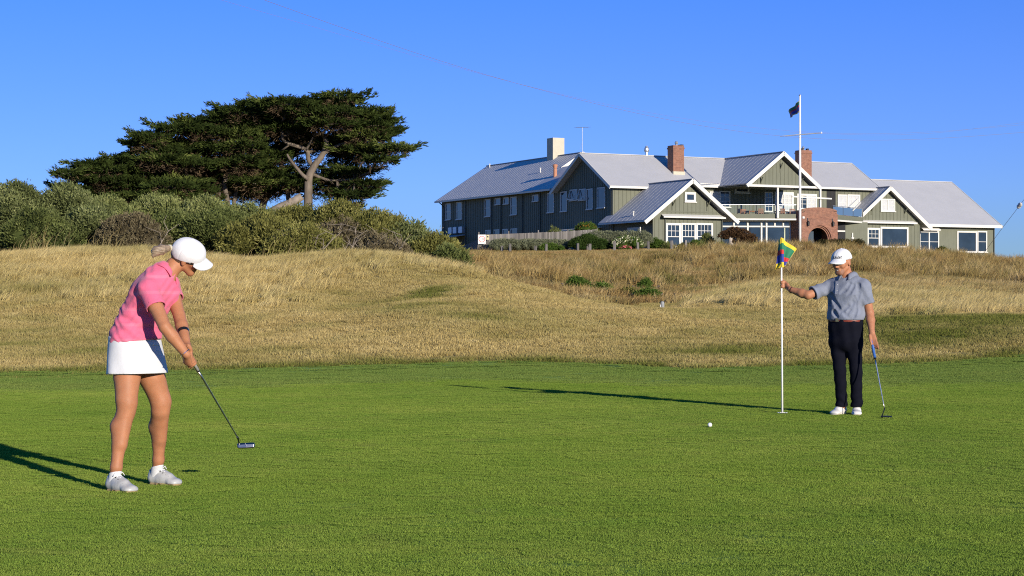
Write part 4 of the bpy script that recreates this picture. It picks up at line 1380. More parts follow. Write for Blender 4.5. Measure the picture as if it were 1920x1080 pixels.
# ------------------------------------------------------------------ shrubs, hedges and trees
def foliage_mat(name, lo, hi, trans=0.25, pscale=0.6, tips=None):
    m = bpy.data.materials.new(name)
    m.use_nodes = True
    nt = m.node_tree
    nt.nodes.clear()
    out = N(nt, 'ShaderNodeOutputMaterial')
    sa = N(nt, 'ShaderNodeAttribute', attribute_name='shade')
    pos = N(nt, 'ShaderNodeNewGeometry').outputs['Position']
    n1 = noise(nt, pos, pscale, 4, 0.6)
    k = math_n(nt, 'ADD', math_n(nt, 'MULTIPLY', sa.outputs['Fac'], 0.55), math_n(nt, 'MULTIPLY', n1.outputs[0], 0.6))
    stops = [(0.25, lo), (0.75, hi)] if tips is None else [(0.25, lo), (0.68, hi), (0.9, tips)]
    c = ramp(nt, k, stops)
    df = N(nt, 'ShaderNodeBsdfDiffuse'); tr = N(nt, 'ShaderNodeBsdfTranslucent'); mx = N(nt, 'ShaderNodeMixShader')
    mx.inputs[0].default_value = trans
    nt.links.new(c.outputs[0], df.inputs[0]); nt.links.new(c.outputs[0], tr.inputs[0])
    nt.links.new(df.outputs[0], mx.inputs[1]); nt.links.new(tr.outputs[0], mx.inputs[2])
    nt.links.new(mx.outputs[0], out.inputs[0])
    return m

def unit(v):
    return v / np.maximum(np.linalg.norm(v, axis=-1, keepdims=True), 1e-9)

def leaves(pos, direction, length, width, rs, droop=0.0):
    """pointed leaf quads: pos (n,3) base points, direction (n,3); returns verts, faces"""
    n = len(pos)
    d = unit(direction)
    s = unit(np.cross(d, rs.normal(0, 1, (n, 3))))
    ln = (length * rs.uniform(0.65, 1.3, n))[:, None]
    wd = (width * rs.uniform(0.7, 1.2, n))[:, None]
    a = pos
    b = pos + d * ln * 0.45 + s * wd * 0.5
    c = pos + d * ln + np.array([0, 0, -droop])
    e = pos + d * ln * 0.45 - s * wd * 0.5
    V = np.stack([a, b, c, e], 1).reshape(-1, 3)
    Fc = np.arange(4 * n).reshape(n, 4)
    return V, Fc

def tufts_on_lumps(lumps, per_m2, leaf_n, tuft_r, leaf_len, leaf_w, rs, up=0.35, low=-0.25):
    """lumps: list of (center, (rx,ry,rz)); leafy tufts over their outer skins"""
    P, Dn = [], []
    for c, r in lumps:
        r = np.array(r); c = np.array(c)
        area = 4 * math.pi * ((r[0] * r[1]) ** 1.6 / 3 + (r[0] * r[2]) ** 1.6 / 3 + (r[1] * r[2]) ** 1.6 / 3) ** (1 / 1.6)
        n = max(4, int(area * per_m2 * 0.62))
        v = unit(rs.normal(0, 1, (n * 2, 3)))
        v = v[v[:, 2] > low][:n]
        P.append(c + v * r * rs.uniform(0.86, 1.08, (len(v), 1)))
        Dn.append(unit(v / r))
    P = np.concatenate(P); Dn = np.concatenate(Dn)
    n = len(P)
    base = np.repeat(P, leaf_n, 0) + rs.normal(0, tuft_r * 0.5, (n * leaf_n, 3))
    nd = np.repeat(Dn, leaf_n, 0) + rs.normal(0, 0.65, (n * leaf_n, 3)) + np.array([0, 0, up])
    V, Fc = leaves(base, nd, leaf_len, leaf_w, rs)
    tsh = np.repeat(rs.uniform(0, 1, n), leaf_n)
    sh = np.clip(0.6 * tsh + 0.4 * rs.uniform(0, 1, n * leaf_n), 0, 1)
    return V, Fc, np.repeat(sh, 4)

def core_quads(lumps, k=0.8, nu=8, nv=5):
    V, Fq = [], []
    for c, r in lumps:
        o = len(V)
        for j in range(nv + 1):
            ph = -math.pi / 2 + math.pi * j / nv
            for i in range(nu):
                th = 2 * math.pi * i / nu
                V.append((c[0] + k * r[0] * math.cos(ph) * math.cos(th), c[1] + k * r[1] * math.cos(ph) * math.sin(th), c[2] + k * r[2] * math.sin(ph)))
        for j in range(nv):
            for i in range(nu):
                a, b = o + j * nu + i, o + j * nu + (i + 1) % nu
                Fq.append((a, b, b + nu, a + nu))
    return np.array(V), np.array(Fq)

def leafy(name, lumps, mat, parent, seed, per_m2=26, leaf_n=12, tuft_r=0.13, leaf_len=0.15, leaf_w=0.06, up=0.35, core=0.78, extra=None):
    rs = np.random.default_rng(seed)
    V, Fc, S = tufts_on_lumps(lumps, per_m2, leaf_n, tuft_r, leaf_len, leaf_w, rs, up)
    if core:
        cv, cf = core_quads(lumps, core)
        Fc = np.concatenate([Fc, cf + len(V)]); V = np.concatenate([V, cv]); S = np.concatenate([S, np.full(len(cv), 0.1)])  # core gets a near-darkest leaf tone, painting shade between the tufts
    return link(name, np_mesh(name, V, Fc, mat, {'shade': S}), parent)

m_bark = simple('grey_bark', (0.135, 0.108, 0.082), 0.95, 0.45, 3, 0.8, 14, stretch=(1, 1, 0.35))
m_twig = simple('bare_twig', (0.24, 0.20, 0.155), 0.95, 0.3, 6)
m_scrub = foliage_mat('scrub_leaf', (0.034, 0.044, 0.014), (0.175, 0.20, 0.075), 0.2, 0.5, (0.33, 0.34, 0.15))
m_scrub_olive = foliage_mat('olive_scrub_leaf', (0.040, 0.042, 0.010), (0.21, 0.205, 0.058), 0.2, 0.6, (0.37, 0.335, 0.12))
m_scrub_dark = foliage_mat('dark_scrub_leaf', (0.022, 0.032, 0.010), (0.13, 0.155, 0.048), 0.2, 0.6, (0.25, 0.265, 0.10))
m_scrub_pale = foliage_mat('pale_scrub_leaf', (0.048, 0.062, 0.018), (0.21, 0.235, 0.08), 0.2, 0.5, (0.36, 0.365, 0.15))
m_dead = foliage_mat('dead_scrub', (0.045, 0.036, 0.020), (0.17, 0.14, 0.08), 0.1, 0.8, (0.22, 0.20, 0.11))

def bush_lumps(w, h, dep, rs, n, flat=0.0):
    L = []
    for k in range(n):
        t = rs.uniform(-1, 1)
        hx = t * w * 0.42
        top = h * (1 - 0.38 * t * t) * rs.uniform(0.82, 1.02)
        r = rs.uniform(0.20, 0.32) * min(w, h * 1.3)
        L.append(((hx, rs.uniform(-0.4, 0.4) * dep, max(r * 0.5, top - r)), (r * rs.uniform(0.95, 1.3), r * rs.uniform(0.95, 1.2), r)))
    L.append(((0, 0, h * 0.35), (w * 0.44, dep * 0.45, h * 0.42)))
    L.append(((0, 0, h - 0.28 * h), (w * 0.22, dep * 0.3, h * 0.28)))
    return L

def twigs(mb, w, h, dep, rs, n):
    for k in range(n):
        a = rs.uniform(-1, 1); y = -dep * rs.uniform(0.35, 0.6)
        p = Vector((a * w * 0.3, y * 0.7, 0.0))
        pts = [p]
        dx = rs.uniform(-0.25, 0.5)
        for i in range(4):
            p = p + Vector((dx + rs.uniform(-0.22, 0.22), rs.uniform(-0.08, 0.04), h * rs.uniform(0.13, 0.23)))
            pts.append(p)
        mb.tube(pts, [0.045, 0.036, 0.026, 0.018, 0.008], 5)
        for j in (2, 3):
            q = pts[j]
            mb.tube([q, q + Vector((rs.uniform(-0.5, 0.5), -0.05, rs.uniform(0.2, 0.5))), q + Vector((rs.uniform(-0.8, 0.8), -0.05, rs.uniform(0.5, 0.8)))], [0.022, 0.014, 0.006], 4)
    return mb

def bush(u, vtop, wpx, d, mat, label, seed, group='coastal scrub behind the dune', name='coastal_shrub', n=9, dep=None, tw=0, cat='shrub', leaf=(0.16, 0.062), dens=26, vbase=None, up=0.35, leaf_n=12, tuft=0.13):
    rs = np.random.default_rng(seed)
    g = on_ground(u, d)
    h = EYE + (V0 - vtop) * d / F_PX - g.z
    w = wpx * d / F_PX
    root = tag(empty(name, g), label, cat, group)
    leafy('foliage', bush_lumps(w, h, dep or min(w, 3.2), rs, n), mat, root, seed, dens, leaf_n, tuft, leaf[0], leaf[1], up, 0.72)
    t = MB()
    for k in range(3):
        t.tube([(0.15 * k - 0.15, 0, -0.3), (0.3 * (k - 1), 0.1, h * 0.3), (0.6 * (k - 1), 0.0, h * 0.6)], [0.09, 0.07, 0.04], 6)
    if tw: twigs(t, w, h, dep or min(w, 3.2), rs, tw)
    t.build('stem', m_twig if tw else m_bark, root)
    return root

SHR = [
 (-70, 352, 170, 99, m_scrub, 'grey green coastal shrub cut off by the left edge of the picture, tall one', 0),
 (28, 346, 135, 98, m_scrub, 'tall grey green coastal shrub near the left edge, highest of the left scrub', 0),
 (128, 351, 115, 99, m_scrub, 'tall grey green coastal shrub reaching up to the tip of the cypress', 0),
 (80, 398, 130, 92, m_scrub_dark, 'lower darker shrub in front at the left edge of the scrub', 0),
 (178, 396, 110, 94, m_scrub, 'rounded shrub left of the dead brown bush', 0),
 (243, 402, 135, 91, m_dead, 'dead brown twiggy bush left of the woman\'s head', 3),
 (205, 372, 140, 112, m_scrub_pale, 'pale yellowish shrub behind, under the left end of the cypress', 0),
 (292, 369, 150, 114, m_scrub_pale, 'pale yellowish shrub behind, above the dead brown bush', 0),
 (384, 373, 140, 112, m_scrub_pale, 'pale yellowish shrub behind, above the woman\'s white cap', 0),
 (330, 404, 110, 94, m_scrub_dark, 'dark green shrub directly behind the woman\'s white cap', 0),
 (412, 398, 130, 93, m_scrub_dark, 'dark green shrub right of the white cap with a shaded front', 0),
 (470, 386, 140, 113, m_scrub_pale, 'pale shrub behind, below the middle cypress trunks', 0),
 (492, 408, 130, 91, m_scrub_olive, 'olive shrub with yellow tips in front of the middle cypress', 2),
 (562, 388, 130, 110, m_scrub_olive, 'olive shrub at the foot of the right cypress trunk', 0),
 (575, 424, 120, 89, m_scrub_olive, 'olive shrub with dry stalks in front, below the right cypress trunk', 5),
 (636, 380, 120, 108, m_scrub_olive, 'yellow green shrub just right of the right cypress trunk', 0),
 (640, 408, 110, 93, m_dead, 'grey brown shrub full of bare branches below the right cypress', 8),
 (706, 396, 130, 95, m_scrub_olive, 'olive shrub on the slope right of the cypress crown', 3),
 (700, 436, 120, 89, m_dead, 'low tangle of grey bare branches in the right part of the scrub', 9),
 (772, 420, 110, 95, m_scrub, 'rounded grey green shrub second from the right end of the scrub', 3),
 (815, 444, 80, 92, m_scrub_olive, 'small olive shrub at the right end of the scrub', 0),
 (838, 466, 60, 89, m_scrub_dark, 'lowest dark shrub at the right end of the scrub by the stubby post', 0),
]
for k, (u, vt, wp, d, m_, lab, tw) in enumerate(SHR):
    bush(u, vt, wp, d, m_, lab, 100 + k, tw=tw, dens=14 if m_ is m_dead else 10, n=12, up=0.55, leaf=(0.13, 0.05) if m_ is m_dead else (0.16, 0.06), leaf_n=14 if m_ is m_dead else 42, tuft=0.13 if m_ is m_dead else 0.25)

# garden planting at the clubhouse
m_hedge = foliage_mat('saltbush_leaf', (0.09, 0.10, 0.06), (0.20, 0.215, 0.125), 0.15, 0.8, (0.26, 0.27, 0.17))
m_gard = foliage_mat('garden_leaf', (0.03, 0.06, 0.012), (0.10, 0.16, 0.03), 0.25, 1.0, (0.17, 0.23, 0.05))
m_round = foliage_mat('round_shrub_leaf', (0.015, 0.032, 0.008), (0.05, 0.085, 0.02), 0.2, 1.0, (0.10, 0.14, 0.035))
m_plum = foliage_mat('plum_leaf', (0.035, 0.02, 0.012), (0.12, 0.07, 0.035), 0.25, 1.0)
m_hedge_dark = foliage_mat('dark_hedge_leaf', (0.02, 0.022, 0.010), (0.07, 0.06, 0.025), 0.15, 1.0)
m_fl_white = simple('cream_petal', (0.68, 0.66, 0.44), 0.8, 0.1, 20)
m_fl_pink = simple('pink_petal', (0.6, 0.16, 0.17), 0.8, 0.15, 20)
m_fl_orange = simple('orange_petal', (0.62, 0.17, 0.03), 0.8, 0.2, 20)

def plant(u0, u1, vt, d, mat, label, seed, name='garden_shrub', cat='shrub', group='garden shrubs at the clubhouse', flowers=None, n=8, dep=1.4, dens=60, leaf=(0.10, 0.045), vbase=None, core=0.8, smooth_top=False):
    rs = np.random.default_rng(seed)
    u = (u0 + u1) / 2
    g = on_ground(u, d)
    h = EYE + (V0 - vt) * d / F_PX - g.z
    w = (u1 - u0) * d / F_PX
    root = tag(empty(name, g), label, cat, group)
    if smooth_top:
        k = max(3, int(w / (h * 0.6)))
        L = [((-w / 2 + h * 0.45 + (w - h * 0.9) * i / (k - 1), rs.uniform(-0.1, 0.1), h * (0.46 + 0.05 * rs.uniform(-1, 1))), (h * 0.62, dep * 0.5, h * 0.52)) for i in range(k)]
    else:
        L = bush_lumps(w, h, dep, rs, n)
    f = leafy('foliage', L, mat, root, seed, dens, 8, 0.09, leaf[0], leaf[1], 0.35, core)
    t = MB()
    for k in (-1, 0, 1): t.tube([(0.1 * k, 0, -0.2), (0.2 * k * w, 0, h * 0.5)], [0.05, 0.02], 5)
    t.build('stem', m_bark, root)
    if flowers:
        fm, cnt, size = flowers
        pos, nd = [], []
        for _ in range(cnt):
            c, r = L[rs.integers(0, len(L))]
            v = unit(rs.normal(0, 1, 3)); v[1] = -abs(v[1]); v[2] = abs(v[2]) * 0.9
            pos.append(np.array(c) + unit(v) * np.array(r) * 1.05)
        pos = np.array(pos)
        P = np.repeat(pos, 5, 0)
        V, Fc = leaves(P, rs.normal(0, 1, P.shape) + np.array([0, -0.4, 0.4]), size, size * 0.8, rs)
        link('blossom', np_mesh('blossom', V, Fc, fm, {}), root)
    return root

plant(921, 1066, 449, 170.8, m_hedge, 'long rounded grey green hedge in front of the paling fence, left part', 301, 'clipped_hedge', 'hedge', None, dep=1.8, smooth_top=True, dens=70)
plant(1104, 1217, 434, 171.5, m_hedge, 'taller grey green hedge mound left of the bay windowed gable', 302, 'clipped_hedge', 'hedge', None, dep=2.0, smooth_top=True, dens=70)
plant(1062, 1140, 440, 169.4, m_round, 'dark green round shrub between the two grey hedges', 303, dens=80)
plant(1006, 1058, 457, 168.6, m_gard, 'low bright green bush in front of the long grey hedge', 304, dens=80)
plant(1146, 1206, 443, 169.0, m_gard, 'bush covered with cream white flowers in front of the hedge mound', 305, flowers=(m_fl_white, 260, 0.10))
plant(1160, 1184, 460, 167.8, m_gard, 'low plant with pink flowers before the cream flowering bush', 306, flowers=(m_fl_pink, 60, 0.10), dep=0.8)
plant(1068, 1128, 417, 176.5, m_gard, 'shrub with orange flowers showing above the paling fence', 307, flowers=(m_fl_orange, 90, 0.10))
plant(1024, 1052, 422, 177.0, m_scrub_pale, 'thin pale shrub showing above the fence left of the orange flowers', 308, dens=25, core=0)
plant(1217, 1242, 447, 172.5, m_gard, 'bright green shrub at the left corner of the gabled room', 309, dep=0.9)
plant(1240, 1264, 455, 171.8, m_scrub_pale, 'low pale green shrub before the left end of the bay window', 310, dep=0.8)
plant(1268, 1296, 456, 172.0, m_round, 'low dark green shrub before the middle of the bay window', 311, dep=0.8)
plant(1288, 1318, 450, 172.4, m_gard, 'green shrub before the right half of the bay window', 312, dep=0.9)
plant(1312, 1338, 438, 172.8, m_scrub_pale, 'upright loose shrub before the right end of the bay window', 313, dep=0.9, dens=40)
plant(1338, 1362, 456, 171.5, m_gard, 'green shrub left of the purple leaved tree', 314, dep=0.9)
plant(1403, 1428, 452, 172.0, m_scrub_olive, 'yellow green shrub right of the purple leaved tree', 315, dep=0.9, flowers=(simple('yellow_petal', (0.6, 0.45, 0.05), 0.8, 0.1, 20), 40, 0.08))
plant(1532, 1618, 450, 174.0, m_hedge_dark, 'dark brownish clipped hedge right of the arched porch', 316, 'clipped_hedge', 'hedge', None, dep=1.2, smooth_top=True, dens=70)
plant(1758, 1776, 462, 181.0, m_round, 'small dark plant against the green wall between the right windows', 317, dep=0.5)
plant(1788, 1806, 474, 180.0, m_round, 'small dark shrub below the rightmost window', 318, dep=0.5)
for u, vt, w, d, lab, k in ((1080, 522, 42, 79, 'round green bush in the hollow, leftmost of four', 330), (1130, 533, 38, 77, 'round green bush in the hollow, second from the left', 331),
                            (1178, 543, 30, 75, 'low scraggy bush in the hollow, third from the left', 332), (1214, 544, 50, 74, 'wide dark green bush in the hollow beside the marker post', 333),
                            (1211, 526, 22, 84, 'tiny upright bush above the wide bush in the hollow', 334)):
    bush(u, vt, w, d, m_gard if k != 332 else m_scrub_olive, lab, k, 'small bushes in the hollow', 'small_bush', 7, dep=0.8, cat='bush', leaf=(0.07, 0.04), dens=120)

# small tree with plum foliage and a pale trunk
g = on_ground(1371, 171.0)
pt = tag(empty('plum_tree', g), 'small reddish brown leaved tree with a thick pale trunk', 'tree')
ht = EYE + (V0 - 428) * 171.0 / F_PX - g.z
t = MB(); t.tube([(0, 0, -0.3), (0.02, 0, 0.5), (-0.05, 0, 0.95), (0.3, 0, 1.3), (0.7, 0, 1.5)], [0.27, 0.24, 0.2, 0.09, 0.04], 10); t.tube([(0, 0, 0.9), (-0.4, 0.1, 1.3)], [0.12, 0.04], 6); t.build('trunk', simple('pale_bark', (0.42, 0.37, 0.32), 0.9, 0.25, 6), pt)
leafy('crown', [((-0.5, 0, ht * 0.62), (0.6, 0.6, 0.42)), ((0.25, 0.1, ht * 0.75), (0.75, 0.7, 0.5)), ((1.0, 0, ht * 0.62), (0.75, 0.7, 0.55)), ((1.7, 0.1, ht * 0.45), (0.6, 0.6, 0.5)), ((0.9, 0.0, ht * 0.35), (0.8, 0.5, 0.4))], m_plum, pt, 350, 60, 8, 0.1, 0.12, 0.06, 0.3, 0.7)

# --- wind-shaped cypresses
m_cyp = foliage_mat('cypress_spray', (0.008, 0.014, 0.005), (0.042, 0.060, 0.015), 0.1, 0.35, (0.15, 0.175, 0.045))
m_cyp_dead = foliage_mat('dry_cypress_spray', (0.035, 0.025, 0.015), (0.12, 0.085, 0.05), 0.1, 0.5)
DT = 140.0
PXM = F_PX / DT
def cypress(name, label, base_uv, trunks, plates, seed, dd=0.0, inner=(), dv=12, clear=()):
    rs = np.random.default_rng(seed)
    rng_f = np.random.default_rng(seed + 7)
    d0 = DT + dd
    g = on_ground(base_uv[0], d0)
    root = tag(empty(name, g), label, 'tree', 'wind shaped cypresses')
    def loc(u, v, dy=0.0):
        return np.array(W(u, v, d0)) - np.array(g) + np.array([0, dy, 0])
    t = MB()
    nodes = []
    for path in trunks:
        pts = [Vector(loc(*p[:2], (p[3] if len(p) > 3 else 0.0))) for p in path]
        rad = [0.85 * p[2] / PXM for p in path]
        # resample the path so that it bends smoothly
        fine, fr = [], []
        for i in range(len(pts) - 1):
            p0, p1, p2, p3 = pts[max(i - 1, 0)], pts[i], pts[i + 1], pts[min(i + 2, len(pts) - 1)]
            for s in np.linspace(0, 1, 5)[:-1]:
                fine.append(0.5 * ((2 * p1) + (p2 - p0) * s + (2 * p0 - 5 * p1 + 4 * p2 - p3) * s * s + (3 * p1 - p0 - 3 * p2 + p3) * s ** 3))
                fr.append(rad[i] + (rad[i + 1] - rad[i]) * s)
        fine.append(pts[-1]); fr.append(rad[-1])
        t.tube(fine, fr, 9)
        nodes += fine[len(fine) // 3:]
    Ps, Ds, Ts = [], [], []
    Pd, Dd = [], []
    for (u, v, hw, hh) in plates:
        for rep in range(2):
            dy = rs.uniform(-3.6, 3.6) if rep else rs.uniform(-2.2, 0.6)
            for (ua, ub, va, vb) in clear:
                if u + hw > ua and u - hw < ub and va < v + 11 < vb: dy = rs.uniform(1.6, 3.8) + hw / PXM * 0.5
            c = loc(u + (rs.uniform(-14, 14) if rep else 0), v + dv + (rs.uniform(-4, 10) if rep else 0), dy)
            rx = hw / PXM * rs.uniform(0.9, 1.1); ry = max(0.7, rx * rs.uniform(0.7, 1.0)); rz = hh / PXM
            n = int(15 * rx * ry * 3.14 * 0.8) + 10
            th = rs.uniform(0, 2 * math.pi, n); q = np.sqrt(rs.uniform(0.02, 1, n))
            lump = 0.55 + 0.45 * np.sin(3.1 * q * np.cos(th) * rx + rs.uniform(0, 6)) * np.sin(2.7 * q * np.sin(th) * ry + rs.uniform(0, 6))
            ox, oy = q * np.cos(th) * rx, q * np.sin(th) * ry
            oz = rz * (1 - q ** 2) * (0.4 + 0.9 * lump) - 0.12 * q * rx * 0.3 + rs.normal(0, 0.07, n)
            Ps.append(np.stack([c[0] + ox, c[1] + oy, c[2] + oz], -1))
            Ds.append(np.stack([np.cos(th) * q, np.sin(th) * q, np.full(n, 0.34)], -1))
            Ts.append(np.clip(rs.uniform(0, 0.7) + 0.3 * lump, 0, 1))
            # dry inner twigs hanging under the plate
            m = int(n * 0.35)
            Pd.append(np.stack([c[0] + ox[:m] * 0.7, c[1] + oy[:m] * 0.7, c[2] - rs.uniform(0.05, 0.55, m)], -1))
            Dd.append(np.stack([np.cos(th[:m]), np.sin(th[:m]), rs.uniform(-0.5, 0.2, m)], -1))
            # limb to the nearest trunk point below
            cc = Vector(c)
            best = min(nodes, key=lambda p: (p - cc).length + (6 if p.z > cc.z + 0.6 else 0))
            mid = best.lerp(cc, 0.55) + Vector((rs.uniform(-0.3, 0.3), rs.uniform(-0.3, 0.3), -0.25))
            r0 = 0.05 + 0.02 * rx
            t.tube([best, mid, cc, cc + Vector((rx * 0.5 * (1 if c[0] > best.x else -1), 0, 0.05))], [r0 * 1.5, r0, r0 * 0.6, 0.01], 5)
            for f_ in range(int(rng_f.integers(4, 8))):
                a_ = rng_f.uniform(0, 2 * math.pi); ln_ = rng_f.uniform(0.45, 1.2)
                tt_ = np.linspace(0, 1, 7)
                ex, ey = math.cos(a_), math.sin(a_)
                Ps.append(np.stack([c[0] + ex * (rx * 0.85 + tt_ * ln_), c[1] + ey * (ry * 0.85 + tt_ * ln_), c[2] + 0.05 + tt_ * ln_ * rng_f.uniform(0.1, 0.42)], -1) + rng_f.normal(0, 0.04, (7, 3)))
                Ds.append(np.tile(np.array([ex, ey, 0.35]) * 1.6, (7, 1)))
                Ts.append(np.full(7, rng_f.uniform(0.2, 1.0)))
    for (u, v, hw, hh) in inner:
        c = loc(u, v, rs.uniform(1.0, 4.0))
        rx, rz = hw / PXM, hh / PXM
        n = int(26 * rx * rx * 3.14 * 0.6) + 12
        v_ = rs.normal(0, 0.5, (n, 3)) * np.array([rx, rx * 0.8, rz])
        half = n // 2
        Ps.append(c + v_[:half]); Ds.append(np.concatenate([v_[:half, :2], np.full((half, 1), 0.2)], 1)); Ts.append(np.full(half, rs.uniform(0, 0.5)))
        Pd.append(c + v_[half:]); Dd.append(v_[half:] + np.array([0, -0.3, -0.1]))
    P = np.concatenate(Ps); Dn = np.concatenate(Ds); T = np.concatenate(Ts)
    k = 11
    base = np.repeat(P, k, 0) + rs.normal(0, 0.085, (len(P) * k, 3)) * np.array([1.3, 1.3, 0.7])
    nd = np.repeat(Dn, k, 0) + rs.normal(0, 0.5, (len(P) * k, 3))
    V, Fc = leaves(base, nd, 0.34, 0.085, rs)
    S = np.clip(np.repeat(T, k) * 0.7 + 0.3 * rs.uniform(0, 1, len(base)), 0, 1)
    link('crown', np_mesh('crown', V, Fc, m_cyp, {'shade': np.repeat(S, 4)}), root)
    P2 = np.concatenate(Pd); D2 = np.concatenate(Dd)
    base = np.repeat(P2, 7, 0) + rs.normal(0, 0.14, (len(P2) * 7, 3))
    V, Fc = leaves(base, np.repeat(D2, 7, 0) + rs.normal(0, 0.5, base.shape), 0.36, 0.05, rs)
    link('dry_twigs', np_mesh('dry_twigs', V, Fc, m_cyp_dead, {'shade': np.repeat(rs.uniform(0, 1, len(base)), 4)}), root)
    t.build('trunk', m_bark, root, smooth=True)
    return root

PL_A = [(640,178,38,7),(600,186,55,9),(548,192,50,8),(704,196,30,5),(662,206,50,9),(716,214,26,7),(590,206,60,10),(692,226,48,8),(722,238,22,6),(630,226,55,10),(562,220,50,10),
        (682,245,46,8),(640,250,42,8),(736,272,38,7),(700,270,38,8),(722,291,22,4),(655,274,28,7),(662,312,32,5),(640,304,38,7),(682,334,32,5),(652,342,38,6),(622,330,28,6),(662,360,26,5),
        (640,374,28,5),(610,318,25,6),(602,250,34,8),(562,243,40,8),(532,232,40,9),(520,262,30,8),(628,200,40,8)]
PL_B = [(500,188,45,7),(520,205,50,9),(480,208,50,9),(500,240,45,9),(515,285,38,8),(500,312,40,9),(525,325,34,8),(480,330,36,8),(545,310,26,7),(470,345,30,7),(556,338,26,6),(505,345,34,7)]
PL_C = [(462,197,44,7),(440,204,45,8),(420,217,45,8),(372,222,38,7),(460,222,55,10),(392,238,55,9),(336,232,32,6),(440,245,55,10),(470,236,28,5),(462,266,50,7),(432,274,55,8),(392,271,50,8),(344,268,45,8),
        (480,285,24,5),(470,296,30,6),(450,302,45,8),(402,305,60,10),(420,322,50,8),(378,318,45,9),(440,340,34,7),(395,342,36,8)]
PL_D = [(300,251,36,6),(285,243,20,4),(280,262,30,5),(270,280,35,7),(312,275,46,8),(312,296,50,8),(350,300,50,10),(232,292,38,6),(202,293,22,4),(216,306,38,6),(262,310,50,8),(172,303,22,3),(192,316,36,6),
        (152,315,20,3),(182,329,36,5),(142,320,13,3),(222,330,50,8),(128,342,20,3),(162,346,32,5),(202,348,50,8),(262,340,50,10),(302,330,50,10),(342,335,46,10),(252,362,50,8),(312,358,55,9),(366,344,42,10),(358,362,36,8),(232,374,36,6)]
cypress('cypress_tree', 'tall wind shaped cypress with a forked pale trunk, rightmost of the cypresses', (577, 395),
        [[(577, 410, 11), (578, 360, 9.5), (579, 333, 9), (590, 310, 7.5), (604, 291, 6.5), (612, 264, 5), (593, 238, 3.5), (600, 215, 2)],
         [(579, 336, 6, -0.3), (568, 328, 4, -0.4), (547, 302, 3, -0.6), (540, 290, 2, -0.6)],
         [(588, 315, 6), (577, 298, 5, 0.4), (573, 280, 4.5, 0.3), (536, 267, 3.5, -0.5), (531, 249, 2.5, -0.8), (528, 235, 1.5, -0.8)],
         [(574, 280, 3, 0.2), (584, 265, 2, -0.3), (590, 255, 1, -0.4)],
         [(604, 291, 4), (640, 270, 3), (690, 262, 2), (730, 270, 1)], [(582, 325, 4, 0.5), (620, 338, 2.5, 0.3), (665, 335, 1.5, 0.2)]], PL_A, 501, 0.0, [(600, 262, 40, 22), (632, 285, 42, 24), (650, 300, 36, 18), (556, 300, 34, 26), (606, 320, 36, 24), (625, 345, 40, 20), (600, 355, 26, 22), (560, 262, 40, 20), (545, 330, 26, 26), (650, 270, 40, 20), (690, 282, 30, 10), (640, 365, 30, 16)], clear=[(540, 622, 243, 400)])
cypress('cypress_tree', 'cypress with a thin leaning trunk behind the fallen log, second from the right', (541, 392),
        [[(542, 410, 6), (541, 373, 5.5), (535, 333, 5), (525, 300, 4), (515, 260, 3), (505, 220, 2)], [(487, 402, 9, 1.0), (492, 375, 8, 1.0), (513, 352, 7, 0.6), (528, 320, 5), (520, 290, 3)]], PL_B, 502, 3.0, [(510, 260, 45, 30), (500, 300, 45, 26), (520, 345, 40, 22), (470, 320, 44, 30), (480, 360, 30, 16)])
cypress('cypress_tree', 'cypress with two pale leaning trunks in the middle of the group', (415, 392),
        [[(427, 410, 6), (427, 384, 6), (421, 340, 5), (432, 312, 4), (440, 280, 3), (430, 240, 2)], [(398, 410, 9, 0.6), (400, 382, 9, 0.6), (413, 352, 7, 0.5), (424, 330, 4), (400, 300, 3), (370, 270, 2)],
         [(434, 410, 5, 1.5), (434, 372, 5, 1.5), (446, 340, 4, 1.2), (470, 310, 3, 0.8)]], PL_C, 503, 0.5, [(440, 250, 60, 26), (400, 290, 60, 24), (450, 320, 55, 24), (390, 340, 50, 24), (430, 352, 36, 14), (470, 360, 30, 14)], clear=[(392, 440, 318, 400)])
cypress('cypress_tree', 'low spreading cypress swept out to the left, leftmost of the cypresses', (330, 392),
        [[(345, 410, 8, 1.0), (335, 370, 7, 1.0), (300, 335, 5, 0.5), (250, 315, 3), (190, 310, 2), (150, 316, 1)], [(360, 410, 7, 0.5), (365, 370, 6, 0.5), (345, 320, 4.5), (310, 280, 3), (290, 255, 1.5)]], PL_D, 504, -1.0, [(320, 290, 55, 24), (280, 325, 70, 24), (330, 345, 60, 24), (240, 345, 60, 22), (370, 330, 50, 26), (300, 372, 70, 18), (380, 368, 40, 16)])
lg = tag(empty('fallen_log', on_ground(545, 138)), 'pale grey fallen trunk lying at the foot of the right cypress', 'log')
o = lg.location
t = MB(); t.tube([W(500, 400, 138) - o, W(525, 388, 138) - o, W(548, 380, 138) - o, W(566, 368, 138) - o], [0.22, 0.28, 0.33, 0.28], 10); t.tube([W(540, 385, 138) - o, W(545, 372, 137.6) - o], [0.2, 0.08], 8)
t.build('log', simple('bleached_wood', (0.22, 0.18, 0.14), 0.9, 0.25, 3, 0.5, 10), lg, smooth=True)

# tall seeding stalks along the dune crest
a_stalk = (bump1(U_, -260, 300, 40) + 0.8 * bump1(U_, 380, 660, 40)) * bump1(D_, 63, 73, 2) * np.clip(0.2 + field2(X_, D_, 51, 0.9), 0, 1)
at = ground.data.attributes.new('stalk_d', 'FLOAT', 'POINT')
at.data.foreach_set('value', a_stalk[I_EDGE:].astype(np.float32).ravel())
stuff(scatter(tuft('seed_stalks', m_dune, 9, 0.4, 0.7, 1.25, 0.014, 0.3, 0.28, 9, 2), ground, 'stalk_d', 0.8, 0.6, 1.1, 41, 1.5), 'tall pale seeding stalks along the dune crest', 'grass')

